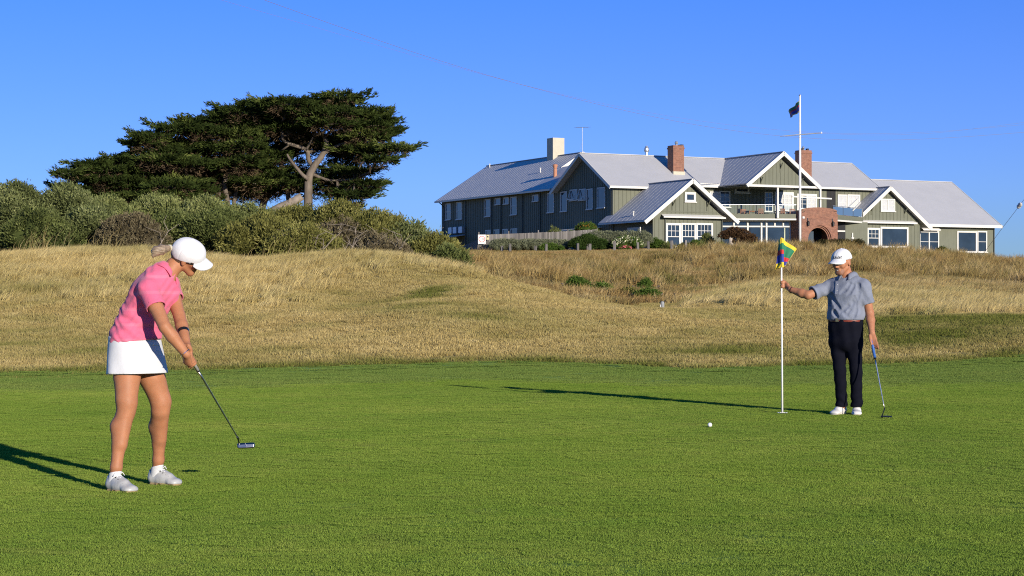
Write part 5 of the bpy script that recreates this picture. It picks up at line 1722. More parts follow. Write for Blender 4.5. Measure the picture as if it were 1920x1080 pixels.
# --- overhead wires
m_wire = simple('weathered_wire', (0.22, 0.17, 0.16), 0.7)
def wire(label, pts, rad=0.013):
    P = [W(*p) for p in pts]
    c = P[0].copy()
    xs = np.linspace(0, len(P) - 1, 60)
    k = np.arange(len(P))
    co = [np.interp(xs, k, [p[i] for p in P]) for i in range(3)]
    for _ in range(40):
        for i in range(3): co[i][1:-1] = (co[i][:-2] + 2 * co[i][1:-1] + co[i][2:]) / 4
    m = MB(); m.tube([Vector((a, b, e)) - c for a, b, e in zip(*co)], rad, 5)
    tag(m.build('overhead_wire', m_wire, None, c), label, 'wire', 'overhead wires')
wire('overhead wire crossing the sky from the top left to the right edge, lowest one', [(440, -20, 70), (640, 52, 80), (870, 132, 92), (1100, 192, 104), (1300, 238, 114), (1500, 262, 124), (1700, 268, 134), (1980, 243, 150)], 0.008)
wire('faint overhead wire above the lowest one, starting left of it', [(380, -10, 90), (560, 42, 98), (800, 112, 108), (1050, 180, 120), (1300, 230, 132), (1520, 252, 142), (1720, 254, 150), (1980, 228, 164)], 0.006)
wire('faint overhead wire, the topmost at the right edge', [(1480, 248, 140), (1640, 254, 146), (1760, 250, 152), (1980, 222, 164)], 0.006)
sw = tag(empty('stay_wire', W(1840, 470, 150)), 'slanting stay wire with a pale insulator at the right edge', 'wire', None)
o = sw.location
t = MB(); t.tube([W(1842, 478, 150) - o, W(1876, 432, 146) - o, W(1909, 389, 142) - o], 0.014, 5); t.tube([W(1914, 382, 141.5) - o, W(1990, 285, 134) - o], 0.014, 5); t.build('strand', m_wire, sw)
t = MB(); t.tube([W(1908.5, 389.5, 142) - o, W(1910, 387.5, 141.9) - o, W(1911.5, 385.5, 141.8) - o, W(1913, 383.5, 141.7) - o, W(1914.5, 381.5, 141.5) - o], [0.1, 0.17, 0.15, 0.17, 0.08], 8); t.build('insulator', simple('porcelain', (0.55, 0.53, 0.5), 0.4), sw)
# ------------------------------------------------------------------ figures: implicit bodies turned into one smooth mesh each
class Field:
    def __init__(self, lo, hi, vox):
        self.lo = np.array(lo, float); self.vox = vox
        n = np.ceil((np.array(hi) - self.lo) / vox).astype(int) + 1
        self.ax = [self.lo[i] + vox * np.arange(n[i]) for i in range(3)]
        self.D = np.full(n, 0.4, np.float32)
    def sub(self, lo, hi):
        sl = []
        for i in range(3):
            a = int(np.clip(np.floor((lo[i] - self.lo[i]) / self.vox), 0, len(self.ax[i]) - 1))
            b = int(np.clip(np.ceil((hi[i] - self.lo[i]) / self.vox) + 1, a + 1, len(self.ax[i])))
            sl.append(slice(a, b))
        P = [self.ax[i][sl[i]].astype(np.float32) for i in range(3)]
        return tuple(sl), P[0][:, None, None], P[1][None, :, None], P[2][None, None, :]
    def add(self, prim, k=0.02):
        f, lo, hi = prim
        m = k + 3 * self.vox
        sl, X, Y, Z = self.sub(lo - m, hi + m)
        d = f(X, Y, Z)
        D = self.D[sl]
        if k > 0:
            h = np.clip(0.5 + 0.5 * (d - D) / k, 0, 1)
            self.D[sl] = d * (1 - h) + D * h - k * h * (1 - h)
        else:
            self.D[sl] = np.minimum(D, d)
        return self
    def carve(self, prim, k=0.0):
        f, lo, hi = prim
        m = k + 3 * self.vox
        sl, X, Y, Z = self.sub(lo - m, hi + m)
        self.D[sl] = np.maximum(self.D[sl], -f(X, Y, Z))
        return self
    def whole(self):
        return self.ax[0].astype(np.float32)[:, None, None], self.ax[1].astype(np.float32)[None, :, None], self.ax[2].astype(np.float32)[None, None, :]
    def cut(self, c, n):
        X, Y, Z = self.whole()
        n = np.array(Vector(n).normalized())
        self.D = np.maximum(self.D, ((X - c[0]) * n[0] + (Y - c[1]) * n[1] + (Z - c[2]) * n[2]).astype(np.float32))
        return self
    def folds(self, fn):
        X, Y, Z = self.whole()
        self.D = self.D + fn(X, Y, Z).astype(np.float32)
        return self
    def at(self, p):
        q = [(p[i] - self.lo[i]) / self.vox for i in range(3)]
        i0 = [int(np.clip(math.floor(x), 0, len(self.ax[i]) - 2)) for i, x in enumerate(q)]
        t = [x - i_ for x, i_ in zip(q, i0)]
        v = 0.0
        for a in (0, 1):
            for b in (0, 1):
                for c in (0, 1):
                    v += self.D[i0[0] + a, i0[1] + b, i0[2] + c] * (t[0] if a else 1 - t[0]) * (t[1] if b else 1 - t[1]) * (t[2] if c else 1 - t[2])
        return v
    def hit(self, p, d, far=0.6):
        """first point of the surface met from p along d"""
        p = Vector(p); d = Vector(d).normalized()
        s = 0.0
        while s < far:
            if self.at(p + d * s) < 0: return p + d * s
            s += self.vox * 0.35
        return None
    def mesh(self, name, mat, origin):
        D = self.D
        s = D < 0
        n = D.shape
        cnt = np.zeros([x - 1 for x in n], np.int8)
        corners = [(a, b, c) for a in (0, 1) for b in (0, 1) for c in (0, 1)]
        for a, b, c in corners:
            cnt += s[a:n[0] - 1 + a, b:n[1] - 1 + b, c:n[2] - 1 + c]
        I = np.argwhere((cnt > 0) & (cnt < 8))
        vid = np.full(cnt.shape, -1, np.int32)
        vid[I[:, 0], I[:, 1], I[:, 2]] = np.arange(len(I))
        acc = np.zeros((len(I), 3)); num = np.zeros(len(I))
        for c0 in corners:
            for ax in range(3):
                if c0[ax]: continue
                c1 = list(c0); c1[ax] = 1
                d0 = D[I[:, 0] + c0[0], I[:, 1] + c0[1], I[:, 2] + c0[2]].astype(float)
                d1 = D[I[:, 0] + c1[0], I[:, 1] + c1[1], I[:, 2] + c1[2]].astype(float)
                cr = (d0 < 0) != (d1 < 0)
                t = np.where(cr, d0 / np.where(cr, d0 - d1, 1), 0)
                pt = np.tile(np.array(c0, float), (len(I), 1)); pt[:, ax] += t
                acc[cr] += pt[cr]; num[cr] += 1
        V = self.lo + (I + acc / num[:, None]) * self.vox - np.array(origin)
        Q = []
        for ax in range(3):
            b, c = (ax + 1) % 3, (ax + 2) % 3
            s0 = [slice(None)] * 3; s1 = [slice(None)] * 3
            s0[ax] = slice(0, n[ax] - 1); s1[ax] = slice(1, n[ax])
            for sh in (s0, s1):
                sh[b] = slice(1, n[b] - 1); sh[c] = slice(1, n[c] - 1)
            A, B = s[tuple(s0)], s[tuple(s1)]
            E = np.argwhere(A != B)
            E[:, b] += 1; E[:, c] += 1
            inside = s[E[:, 0], E[:, 1], E[:, 2]]
            def cell(db, dc):
                q = E.copy(); q[:, b] -= db; q[:, c] -= dc
                return vid[q[:, 0], q[:, 1], q[:, 2]]
            f = np.stack([cell(1, 1), cell(0, 1), cell(0, 0), cell(1, 0)], -1)
            f[~inside] = f[~inside][:, ::-1]
            Q.append(f)
        Q = np.concatenate(Q)
        Q = Q[(Q >= 0).all(1)]
        # one light relaxation keeps the facets from showing
        W_ = np.zeros_like(V); K = np.zeros(len(V))
        for i in range(4):
            np.add.at(W_, Q[:, i], V[Q[:, (i + 1) % 4]] + V[Q[:, (i - 1) % 4]]); np.add.at(K, Q[:, i], 2)
        V = V * 0.5 + 0.5 * W_ / np.maximum(K, 1)[:, None]
        return np_mesh(name, V, Q, mat, smooth=True)

def p_cap(a, b, ra, rb=None):
    rb = ra if rb is None else rb
    a = np.array(a, float); b = np.array(b, float)
    ba = b - a; L2 = max(float(ba @ ba), 1e-9)
    def f(X, Y, Z):
        x, y, z = X - a[0], Y - a[1], Z - a[2]
        t = np.clip((x * ba[0] + y * ba[1] + z * ba[2]) / L2, 0, 1)
        return np.sqrt((x - t * ba[0]) ** 2 + (y - t * ba[1]) ** 2 + (z - t * ba[2]) ** 2) - (ra + (rb - ra) * t)
    r = max(ra, rb)
    return f, np.minimum(a, b) - r, np.maximum(a, b) + r

def p_ecap(a, b, wa, da, wb, db, side):
    """capsule of elliptic section: half width w along side, half depth d across"""
    a = np.array(a, float); b = np.array(b, float)
    w = b - a; L = np.linalg.norm(w); w = w / L
    s = np.array(side, float); s = s - w * (s @ w); s /= np.linalg.norm(s)
    g = np.cross(w, s)
    def f(X, Y, Z):
        x, y, z = X - a[0], Y - a[1], Z - a[2]
        h = x * w[0] + y * w[1] + z * w[2]
        t = np.clip(h / L, 0, 1)
        e = h - t * L
        rs = wa + (wb - wa) * t; rg = da + (db - da) * t
        ps = (x * s[0] + y * s[1] + z * s[2]) / rs
        pg = (x * g[0] + y * g[1] + z * g[2]) / rg
        q = np.sqrt(ps ** 2 + pg ** 2 + (e / np.minimum(rs, rg)) ** 2)
        return (q - 1) * np.minimum(rs, rg)
    r = max(wa, da, wb, db)
    return f, np.minimum(a, b) - r, np.maximum(a, b) + r

def p_ell(c, axes, rad):
    c = np.array(c, float); A = [np.array(x, float) for x in axes]
    mr = min(rad)
    def f(X, Y, Z):
        x, y, z = X - c[0], Y - c[1], Z - c[2]
        q = 0
        for ax, r in zip(A, rad):
            q = q + ((x * ax[0] + y * ax[1] + z * ax[2]) / r) ** 2
        return (np.sqrt(q) - 1) * mr
    return f, c - max(rad), c + max(rad)

class Frame:
    """a local frame (x forward, y left, z up) placed in the world"""
    def __init__(self, o, fwd, up):
        self.o = Vector(o)
        self.x = Vector(fwd).normalized()
        u = Vector(up); self.z = (u - self.x * u.dot(self.x)).normalized()
        self.y = self.z.cross(self.x)
    def p(self, x, y, z): return self.o + self.x * x + self.y * y + self.z * z
    def axes(self): return (self.x, self.y, self.z)

def head_prims(fr, s=1.0):
    P = lambda x, y, z: fr.p(x * s, y * s, z * s)
    A = fr.axes()
    L = [(p_ell(P(-0.012, 0, 0.022), A, (0.100 * s, 0.078 * s, 0.096 * s)), 0.01),
         (p_ecap(P(0.040, 0, 0.0), P(0.052, 0, -0.075), 0.062 * s, 0.052 * s, 0.044 * s, 0.040 * s, fr.y), 0.03),
         (p_cap(P(0.066, -0.015, -0.098), P(0.066, 0.015, -0.098), 0.023 * s), 0.02),
         (p_cap(P(0.0, 0.052, -0.055), P(0.058, 0.02, -0.096), 0.02 * s), 0.02), (p_cap(P(0.0, -0.052, -0.055), P(0.058, -0.02, -0.096), 0.02 * s), 0.02),
         (p_cap(P(0.090, 0, 0.008), P(0.112, 0, -0.030), 0.008 * s, 0.012 * s), 0.012),
         (p_cap(P(0.098, 0.012, -0.034), P(0.098, -0.012, -0.034), 0.009 * s), 0.008),
         (p_cap(P(0.078, 0.045, 0.02), P(0.09, 0.01, 0.018), 0.012 * s), 0.012), (p_cap(P(0.078, -0.045, 0.02), P(0.09, -0.01, 0.018), 0.012 * s), 0.012),
         (p_cap(P(0.088, -0.02, -0.064), P(0.088, 0.02, -0.064), 0.010 * s), 0.008),
         (p_cap(P(0.068, 0.048, -0.03), P(0.06, 0.055, -0.02), 0.018 * s), 0.02), (p_cap(P(0.068, -0.048, -0.03), P(0.06, -0.055, -0.02), 0.018 * s), 0.02)]
    for y in (1, -1):
        L.append((p_ell(P(-0.012, y * 0.081, -0.012), A, (0.019 * s, 0.010 * s, 0.031 * s)), 0.006))
        L.append((p_ell(P(-0.008, y * 0.084, -0.030), A, (0.010 * s, 0.008 * s, 0.012 * s)), 0.004))
    return L

def cap_field(fr, s=1.0, vox=0.004, tilt=-0.2, z0=0.008, bz=0.026, curv=5.5, slope=0.30):
    P = lambda x, y, z: fr.p(x * s, y * s, z * s)
    c = np.array(fr.o)
    F = Field(c - 0.24, c + 0.24, vox)
    F.add(p_ell(P(-0.008, 0, 0.030), fr.axes(), (0.113 * s, 0.094 * s, 0.104 * s)), 0)
    F.add(p_ell(P(0.03, 0, 0.035), fr.axes(), (0.085 * s, 0.085 * s, 0.085 * s)), 0.02)
    F.cut(P(0, 0, z0), -(fr.z * 1.0 + fr.x * tilt))
    F.add(p_ell(P(-0.01, 0, 0.134), fr.axes(), (0.010, 0.010, 0.006)), 0.003)
    # six seams pressed into the crown
    o, ax_, ay_, az_ = np.array(fr.o), np.array(fr.x), np.array(fr.y), np.array(fr.z)
    def seam(X, Y, Z):
        x, y, z = X - o[0], Y - o[1], Z - o[2]
        lx = x * ax_[0] + y * ax_[1] + z * ax_[2] + 0.01; ly = x * ay_[0] + y * ay_[1] + z * ay_[2]
        th = np.arctan2(ly, lx)
        return 0.0022 * np.exp(-(np.sin(3 * th) / 0.10) ** 2)
    F.folds(seam)
    def brim(X, Y, Z):
        x, y, z = X - o[0], Y - o[1], Z - o[2]
        lx = (x * ax_[0] + y * ax_[1] + z * ax_[2]) / s; ly = (x * ay_[0] + y * ay_[1] + z * ay_[2]) / s; lz = (x * az_[0] + y * az_[1] + z * az_[2]) / s
        zs = bz - slope * (lx - 0.085) - curv * ly ** 2
        e = (np.sqrt(((lx - 0.065) / 0.118) ** 2 + (ly / 0.088) ** 2) - 1) * 0.088
        return np.maximum(np.maximum(np.abs(lz - zs) - 0.0068, e), 0.055 - lx) * s
    F.add((brim, c - 0.23, c + 0.23), 0.006)
    return F

def finger(F, pts, r0, r1, k=0.004):
    for i in range(len(pts) - 1):
        t0, t1 = i / (len(pts) - 1), (i + 1) / (len(pts) - 1)
        F.add(p_cap(pts[i], pts[i + 1], r0 + (r1 - r0) * t0, r0 + (r1 - r0) * t1), k)

def wrap_hand(F, wrist, c, axis, n0, grip_r, sense=1, s=1.0, thumb_along=None, wrap=215):
    """a hand closed round a bar: c = middle of the hold on the bar's axis, n0 = side of the bar where the palm sits"""
    ax_ = Vector(axis).normalized(); n0 = Vector(n0); n0 = (n0 - ax_ * n0.dot(ax_)).normalized()
    t0 = ax_.cross(n0) * sense
    c = Vector(c); wrist = Vector(wrist)
    R_ = grip_r + 0.0095 * s
    kn = c + n0 * (grip_r + 0.016) - t0 * 0.006
    F.add(p_ecap(wrist, kn, 0.026 * s, 0.020 * s, 0.038 * s, 0.017 * s, ax_), 0.014)
    lens = (0.92, 1.0, 0.97, 0.82)
    for i in range(4):
        off = (1.5 - i) * 0.0195 * s
        base = c + ax_ * off
        pts = [kn + ax_ * off]
        for a in np.linspace(20, wrap * lens[i], 6):
            q = math.radians(a)
            pts.append(base + (n0 * math.cos(q) + t0 * math.sin(q)) * R_)
        finger(F, pts, 0.0100 * s, 0.0078 * s)
    td = ax_ if thumb_along is None else Vector(thumb_along).normalized()
    b = wrist.lerp(kn, 0.45) + td * 0.03 * s
    pts = [b, c + n0 * R_ * 0.6 - t0 * R_ * 0.9 + td * 0.035 * s, c - t0 * R_ + td * 0.06 * s]
    finger(F, pts, 0.0125 * s, 0.0088 * s, 0.008)

def collar(name, mat, parent, origin, c, axis, front, r_in, r_out, h_in, h_out, gap=0.35, point=0.03):
    """turned-down shirt collar: a flared band round the neck, open at the front"""
    ax_ = Vector(axis).normalized(); fr = Vector(front); fr = (fr - ax_ * fr.dot(ax_)).normalized(); sd = ax_.cross(fr)
    n = 30
    vs, fs = [], []
    for i in range(n + 1):
        th = gap + (2 * math.pi - 2 * gap) * i / n
        rd = fr * math.cos(th) + sd * math.sin(th)
        near = max(0.0, math.cos(th)) ** 3
        inn = Vector(c) + rd * r_in + ax_ * (h_in - 0.035 * near)
        mid = Vector(c) + rd * (r_in * 0.45 + r_out * 0.55) + ax_ * (h_in * 0.75 - 0.03 * near)
        out = Vector(c) + rd * (r_out + point * near) + ax_ * (h_out - (point * 1.6 + 0.01) * near)
        vs += [inn - Vector(origin), mid - Vector(origin), out - Vector(origin)]
    for i in range(n):
        for j in (0, 1):
            a = i * 3 + j
            fs.append((a, a + 1, a + 4, a + 3))
    m = MB().add(vs, fs)
    o = m.build(name, mat, parent, smooth=True)
    so = o.modifiers.new('thickness', 'SOLIDIFY'); so.thickness = 0.006; so.offset = 0
    return o

def crease(F, path, d, depth=0.010, r=0.013, ridge=True):
    """a pulled fold: a groove along measured points with a raised lip beside it"""
    hits = []
    for (u, v) in path:
        h = F.hit(W(u, v, d), (0, 1, 0), 0.9)
        if h is not None: hits.append(h)
    depth *= 0.55; r = 0.034; ridge = False
    for a, b in zip(hits[:-1], hits[1:]):
        t = (b - a).normalized()
        n = Vector((0.35, -0.93, 0.1)); n = (n - t * n.dot(t)).normalized()
        q = t.cross(n)
        if ridge: F.add(p_cap(a - n * (r * 0.55) + q * r * 1.5, b - n * (r * 0.55) + q * r * 1.5, r, r * 0.8), 0.02)
        F.carve(p_cap(a + n * (r - depth), b + n * (r - depth), r, r * 0.8), 0)

def cloth_mat(name, col, weave=900.0, bump=0.15, rough=0.85, sheen=0.15, var=0.05, stripes=None):
    m, nt, p = new_mat(name)
    t = N(nt, 'ShaderNodeTexCoord').outputs['Object']
    n1 = noise(nt, t, 9.0, 4, 0.6)
    r = ramp(nt, n1.outputs[0], [(0.3, [c * (1 - var) for c in col]), (0.7, [min(1, c * (1 + var)) for c in col])])
    c = r.outputs[0]
    if stripes:
        w = N(nt, 'ShaderNodeTexWave', wave_type='BANDS', bands_direction='Z')
        w.inputs['Scale'].default_value = stripes[0]; w.inputs['Distortion'].default_value = 0.6; w.inputs['Detail'].default_value = 0
        nt.links.new(t, w.inputs['Vector'])
        k = ramp(nt, w.outputs[0], [(0.86, (0, 0, 0)), (0.95, (1, 1, 1))])
        c = mix_rgb(nt, math_n(nt, 'MULTIPLY', k.outputs[0], stripes[2]), c, stripes[1])
    nt.links.new(c, p.inputs['Base Color'])
    p.inputs['Roughness'].default_value = rough
    p.inputs['Specular IOR Level'].default_value = 0.25
    p.inputs['Sheen Weight'].default_value = sheen
    n2 = noise(nt, t, weave, 2, 0.5); n3 = noise(nt, t, 22.0, 3, 0.6)
    h = math_n(nt, 'ADD', math_n(nt, 'MULTIPLY', n2.outputs[0], 0.15), n3.outputs[0])
    b = N(nt, 'ShaderNodeBump'); b.inputs['Strength'].default_value = bump; b.inputs['Distance'].default_value = 0.012
    nt.links.new(h, b.inputs['Height']); nt.links.new(b.outputs[0], p.inputs['Normal'])
    return m

def skin_mat(name, col):
    m = simple(name, col, 0.55, 0.10, 14, 0.06, 120, spec=0.25, sss=0.12)
    return m

m_skin_w = skin_mat('tanned_skin', (0.385, 0.165, 0.082))
m_skin_m = skin_mat('tanned_skin_man', (0.39, 0.17, 0.09))
m_pink = cloth_mat('pink_polo', (0.66, 0.125, 0.215), bump=0.4, stripes=(3.1, (0.72, 0.22, 0.30), 0.35))
m_whitec = cloth_mat('white_cotton', (0.62, 0.62, 0.63), bump=0.15)
m_capw = cloth_mat('white_cap_cloth', (0.64, 0.64, 0.65), bump=0.2)
m_greyp = cloth_mat('heather_polo', (0.185, 0.205, 0.26), bump=0.45, var=0.12)
m_navy = cloth_mat('navy_trousers', (0.006, 0.0065, 0.012), bump=0.3, sheen=0.0)
m_navy.node_tree.nodes['Principled BSDF'].inputs['Specular IOR Level'].default_value = 0.06
m_belt = simple('red_brown_leather', (0.17, 0.035, 0.022), 0.4, 0.15, 20)
m_hair = simple('ash_blond_hair', (0.26, 0.19, 0.125), 0.5, 0.45, 60, 0.5, 90, stretch=(0.25, 1, 1))
m_hair_dark = simple('dark_stubble', (0.045, 0.026, 0.018), 0.7, 0.4, 70)
m_shoe_w = simple('silver_grey_leather', (0.40, 0.40, 0.385), 0.38, 0.16, 18, 0.1, 60)
m_shoe_m = simple('white_leather', (0.62, 0.60, 0.57), 0.4, 0.08, 18, 0.1, 60)
m_sole = simple('tan_sole', (0.30, 0.22, 0.11), 0.7, 0.2, 20)
m_sole_w = simple('pale_sole', (0.55, 0.50, 0.42), 0.7, 0.1, 20)
m_dark = simple('black_plastic', (0.012, 0.012, 0.013), 0.25, 0.1, 20)
m_chrome = simple('chrome_shaft', (0.66, 0.62, 0.58), 0.28, 0.05, 20, metal=1.0)
m_silver = simple('silver', (0.75, 0.73, 0.70), 0.2, 0.05, 20, metal=1.0)

def arr(v): return np.array(v, float)

def shoe(parent, origin, heel, toe, mat, sole_mat, ankle, s=1.0, laces=True, lift=0.0, dark_mid=False):
    """a low shoe from heel to toe (both on the ground)"""
    h, t = Vector(heel), Vector(toe)
    d = (t - h).normalized(); sd = Vector((0, 0, 1)).cross(d)
    L = (t - h).length
    lo = np.minimum(arr(h), arr(t)) - 0.10; hi = np.maximum(arr(h), arr(t)) + 0.10; lo[2] = -0.03; hi[2] = 0.2
    F = Field(lo, hi, 0.004)
    up = Vector((0, 0, 1))
    F.add(p_ecap(h + d * 0.042 + up * 0.045, h + d * L * 0.45 + up * 0.042, 0.036, 0.036, 0.038, 0.040, sd), 0)
    F.add(p_ecap(h + d * L * 0.40 + up * 0.042, t - d * 0.055 + up * 0.022, 0.040, 0.040, 0.047, 0.026, sd), 0.03)
    F.add(p_ecap(t - d * 0.075 + up * 0.026, t - d * 0.042 + up * 0.022, 0.046, 0.028, 0.040, 0.024, sd), 0.02)
    F.add(p_ecap(h + d * 0.045 + up * 0.05, h + d * 0.055 + up * 0.088, 0.034, 0.042, 0.034, 0.046, sd), 0.02)
    F.add(p_ecap(h + d * 0.10 + up * 0.08, h + d * 0.165 + up * 0.062, 0.026, 0.026, 0.03, 0.022, sd), 0.03)
    F.carve(p_ecap(h + d * 0.055 + up * 0.10, h + d * 0.05 + up * 0.16, 0.030, 0.038, 0.045, 0.05, sd))
    F.cut((0, 0, 0.016), (0, 0, -1))
    o = link('shoe', F.mesh('shoe', mat, origin), parent)
    G = Field(lo, hi, 0.004)
    G.add(p_ecap(h + d * 0.04 + up * 0.012, h + d * L * 0.45 + up * 0.012, 0.037, 0.02, 0.036, 0.02, sd), 0)
    G.add(p_ecap(h + d * L * 0.40 + up * 0.012, t - d * 0.045 + up * 0.012, 0.038, 0.02, 0.046, 0.02, sd), 0.03)
    G.cut((0, 0, 0.020), (0, 0, 1)); G.cut((0, 0, 0.003), (0, 0, -1))
    if lift: G.carve(p_cap(h + d * L * 0.42 - sd * 0.1, h + d * L * 0.42 + sd * 0.1, lift))
    link('sole', G.mesh('sole', sole_mat, origin), o)
    if laces:
        m = MB()
        for k in range(4):
            q = h + d * (0.115 + 0.022 * k) + up * (0.106 - 0.011 * k) - Vector(origin)
            a = 0.026
            m.tube([q - sd * a - up * 0.012, q - sd * a * 0.5, q + sd * a * 0.5, q + sd * a - up * 0.012], 0.0035, 5)
        q = h + d * 0.11 + up * 0.113 - Vector(origin)
        m.tube([q, q + sd * 0.03 + up * 0.012, q + sd * 0.045 - up * 0.008], 0.003, 5); m.tube([q, q - sd * 0.03 + up * 0.012, q - sd * 0.045 - up * 0.008], 0.003, 5)
        m.build('lace', m_whitec, o)
        if dark_mid:
            m = MB()
            for k in range(4):
                for sg_ in (-1, 1):
                    q = h + d * (0.113 + 0.022 * k) + up * (0.097 - 0.012 * k) + sd * sg_ * 0.029 - Vector(origin)
                    m.lathe([(0.0045, -0.004), (0.0045, 0.004)], q, 6)
            m.build('eyelet', m_dark, o)
    return o

# ================= the woman putting =================
WO = Vector((-2.36, 12.36, 0.0))
wom = tag(empty('person', WO), 'woman in white cap, pink polo and white skirt putting, looking after the ball', 'person')
Lw = Vector((0.57, 0.82, 0)).normalized(); Fw = Vector((0.82, -0.57, 0)).normalized()
hcen = W(351.0, 481.0, 12.40)
hf = Frame(hcen, (0.86, 0.22, -0.36), (0.08, -0.46, 1))
neck0 = W(309, 512, 12.36); neck1 = hf.p(-0.03, 0, -0.055)
Rs, Re, Rwr = W(277, 541, 12.20), W(309, 613, 12.05), W(349, 664, 12.08)
Ls, Le, Lwr = W(318, 534, 12.52), W(336, 592, 12.34), W(350, 648, 12.15)
G0, G1 = W(344, 650, 12.10), W(370.5, 701, 12.21)
gax = (G1 - G0).normalized()
Rk = dict(hip=W(239, 668, 12.335), kn=W(236.0, 757, 12.255), cf=W(227, 800, 12.245), an=W(218, 876, 12.21))
Lk = dict(hip=W(272, 668, 12.45), kn=W(300, 756, 12.49), cf=W(298.5, 800, 12.57), an=W(297, 862, 12.62))
heelR, toeR = Vector((-2.585, 12.265, 0)), Vector((-2.365, 12.10, 0))
heelL, toeL = Vector((-2.402, 12.69, 0)), Vector((-2.158, 12.575, 0))

B = Field((-2.72, 11.85, -0.02), (-1.90, 12.85, 1.68), 0.0062)
pv0, pv1 = W(254, 668, 12.385), W(255, 634, 12.385)
wa, ch, uc = W(260, 602, 12.385), W(287, 551, 12.37), W(301, 526, 12.36)
B.add(p_ecap(pv0, pv1, 0.165, 0.128, 0.15, 0.12, Lw), 0)
B.add(p_ecap(pv1, wa, 0.145, 0.115, 0.12, 0.10, Lw), 0.03)
B.add(p_ecap(wa, ch, 0.12, 0.10, 0.14, 0.105, Lw), 0.03)
B.add(p_ecap(ch, uc, 0.14, 0.105, 0.13, 0.085, Lw), 0.03)
for s_, e_, w_ in ((Rs, Re, Rwr), (Ls, Le, Lwr)):
    B.add(p_cap(uc, s_, 0.065, 0.05), 0.03)
    B.add(p_cap(s_, s_.lerp(e_, 0.5), 0.051, 0.047), 0.02); B.add(p_cap(s_.lerp(e_, 0.5), e_, 0.047, 0.039), 0.008)
    B.add(p_cap(e_, e_.lerp(w_, 0.35), 0.039, 0.041), 0.008); B.add(p_cap(e_.lerp(w_, 0.35), w_, 0.041, 0.026), 0.008)
for K_ in (Rk, Lk):
    m1 = K_['hip'].lerp(K_['kn'], 0.45)
    B.add(p_cap(K_['hip'], m1, 0.088, 0.083), 0.03)
    B.add(p_cap(m1, K_['kn'] + Vector((0, 0, 0.03)), 0.083, 0.063), 0.012)
    B.add(p_cap(K_['kn'] + Vector((0, 0, 0.03)), K_['kn'] - Vector((0, 0, 0.05)), 0.061, 0.053), 0.02)
    B.add(p_cap(K_['kn'] + Fw * 0.020 + Vector((0, 0, 0.01)), K_['kn'] + Fw * 0.016 - Vector((0, 0, 0.04)), 0.044, 0.036), 0.03)
    m2 = K_['cf'].lerp(K_['an'], 0.5)
    B.add(p_cap(K_['kn'] - Vector((0, 0, 0.05)), K_['cf'] - Fw * 0.012, 0.053, 0.058), 0.02)
    B.add(p_cap(K_['cf'] - Fw * 0.012, m2, 0.058, 0.044), 0.02)
    B.add(p_cap(m2, K_['an'], 0.044, 0.035), 0.012)
    B.add(p_cap(K_['kn'] + Fw * 0.012, K_['kn'].lerp(K_['an'], 0.62) + Fw * 0.012, 0.050, 0.037), 0.03)
    B.add(p_cap(m1 + Fw * 0.010, K_['kn'] + Fw * 0.010, 0.070, 0.055), 0.03)
for K_, h_, t_ in ((Rk, heelR, toeR), (Lk, heelL, toeL)):
    d_ = (t_ - h_).normalized()
    B.add(p_cap(K_['an'], h_ + d_ * 0.055 + Vector((0, 0, 0.05)), 0.037, 0.028), 0.02)
    B.add(p_cap(h_ + d_ * 0.06 + Vector((0, 0, 0.045)), t_ - d_ * 0.06 + Vector((0, 0, 0.022)), 0.026, 0.016), 0.01)
B.add(p_cap(neck0 - Vector((0, 0, 0.03)), neck0.lerp(neck1, 0.6), 0.062, 0.052), 0.03)
B.add(p_cap(neck0.lerp(neck1, 0.6), neck1, 0.052, 0.054), 0.02)
for pr, k_ in head_prims(hf, 0.93): B.add(pr, k_)
wrap_hand(B, Rwr, G0.lerp(G1, 0.50), gax, Vector((-0.45, -0.85, 0.1)), 0.014, -1, 0.95, gax)
wrap_hand(B, Lwr, G0.lerp(G1, 0.14), gax, Vector((0.75, 0.35, 0.35)), 0.014, -1, 0.92, gax)
link('body', B.mesh('body', m_skin_w, WO), wom)

# shirt
S = Field((-2.72, 11.95, 0.80), (-2.05, 12.80, 1.50), 0.0058)
S.add(p_ecap(W(252, 660, 12.385), pv1, 0.190, 0.160, 0.178, 0.150, Lw), 0)
S.add(p_ecap(pv1, wa, 0.166, 0.140, 0.142, 0.121, Lw), 0.04)
S.add(p_ecap(wa, ch, 0.142, 0.121, 0.158, 0.124, Lw), 0.04)
S.add(p_ecap(ch, uc, 0.158, 0.124, 0.140, 0.098, Lw), 0.04)
for sg_ in (-1, 1):
    S.add(p_ell(ch + Fw * 0.082 + Lw * 0.068 * sg_ + Vector((0, 0, 0.0)), (Fw, Lw, (0, 0, 1)), (0.062, 0.062, 0.062)), 0.05)
S.add(p_cap(uc, neck0 + Vector((0, 0, 0.015)), 0.088, 0.064), 0.04)
for s_ in (Rs, Ls): S.add(p_cap(uc + Vector((0, 0, 0.0)), s_, 0.080, 0.062), 0.04)
S.folds(lambda X, Y, Z: 0.0042 * np.sin(30 * Z * 2.0 + 26 * X + 1.3 * np.sin(21 * X + 17 * Y)) * np.clip((1.20 - Z) / 0.1, 0.2, 1) + 0.0025 * np.sin(34 * X - 52 * Z + 5 * np.sin(8 * Y)) + 0.0022 * np.sin(95 * Z - 40 * Y + 4 * np.sin(30 * X)))
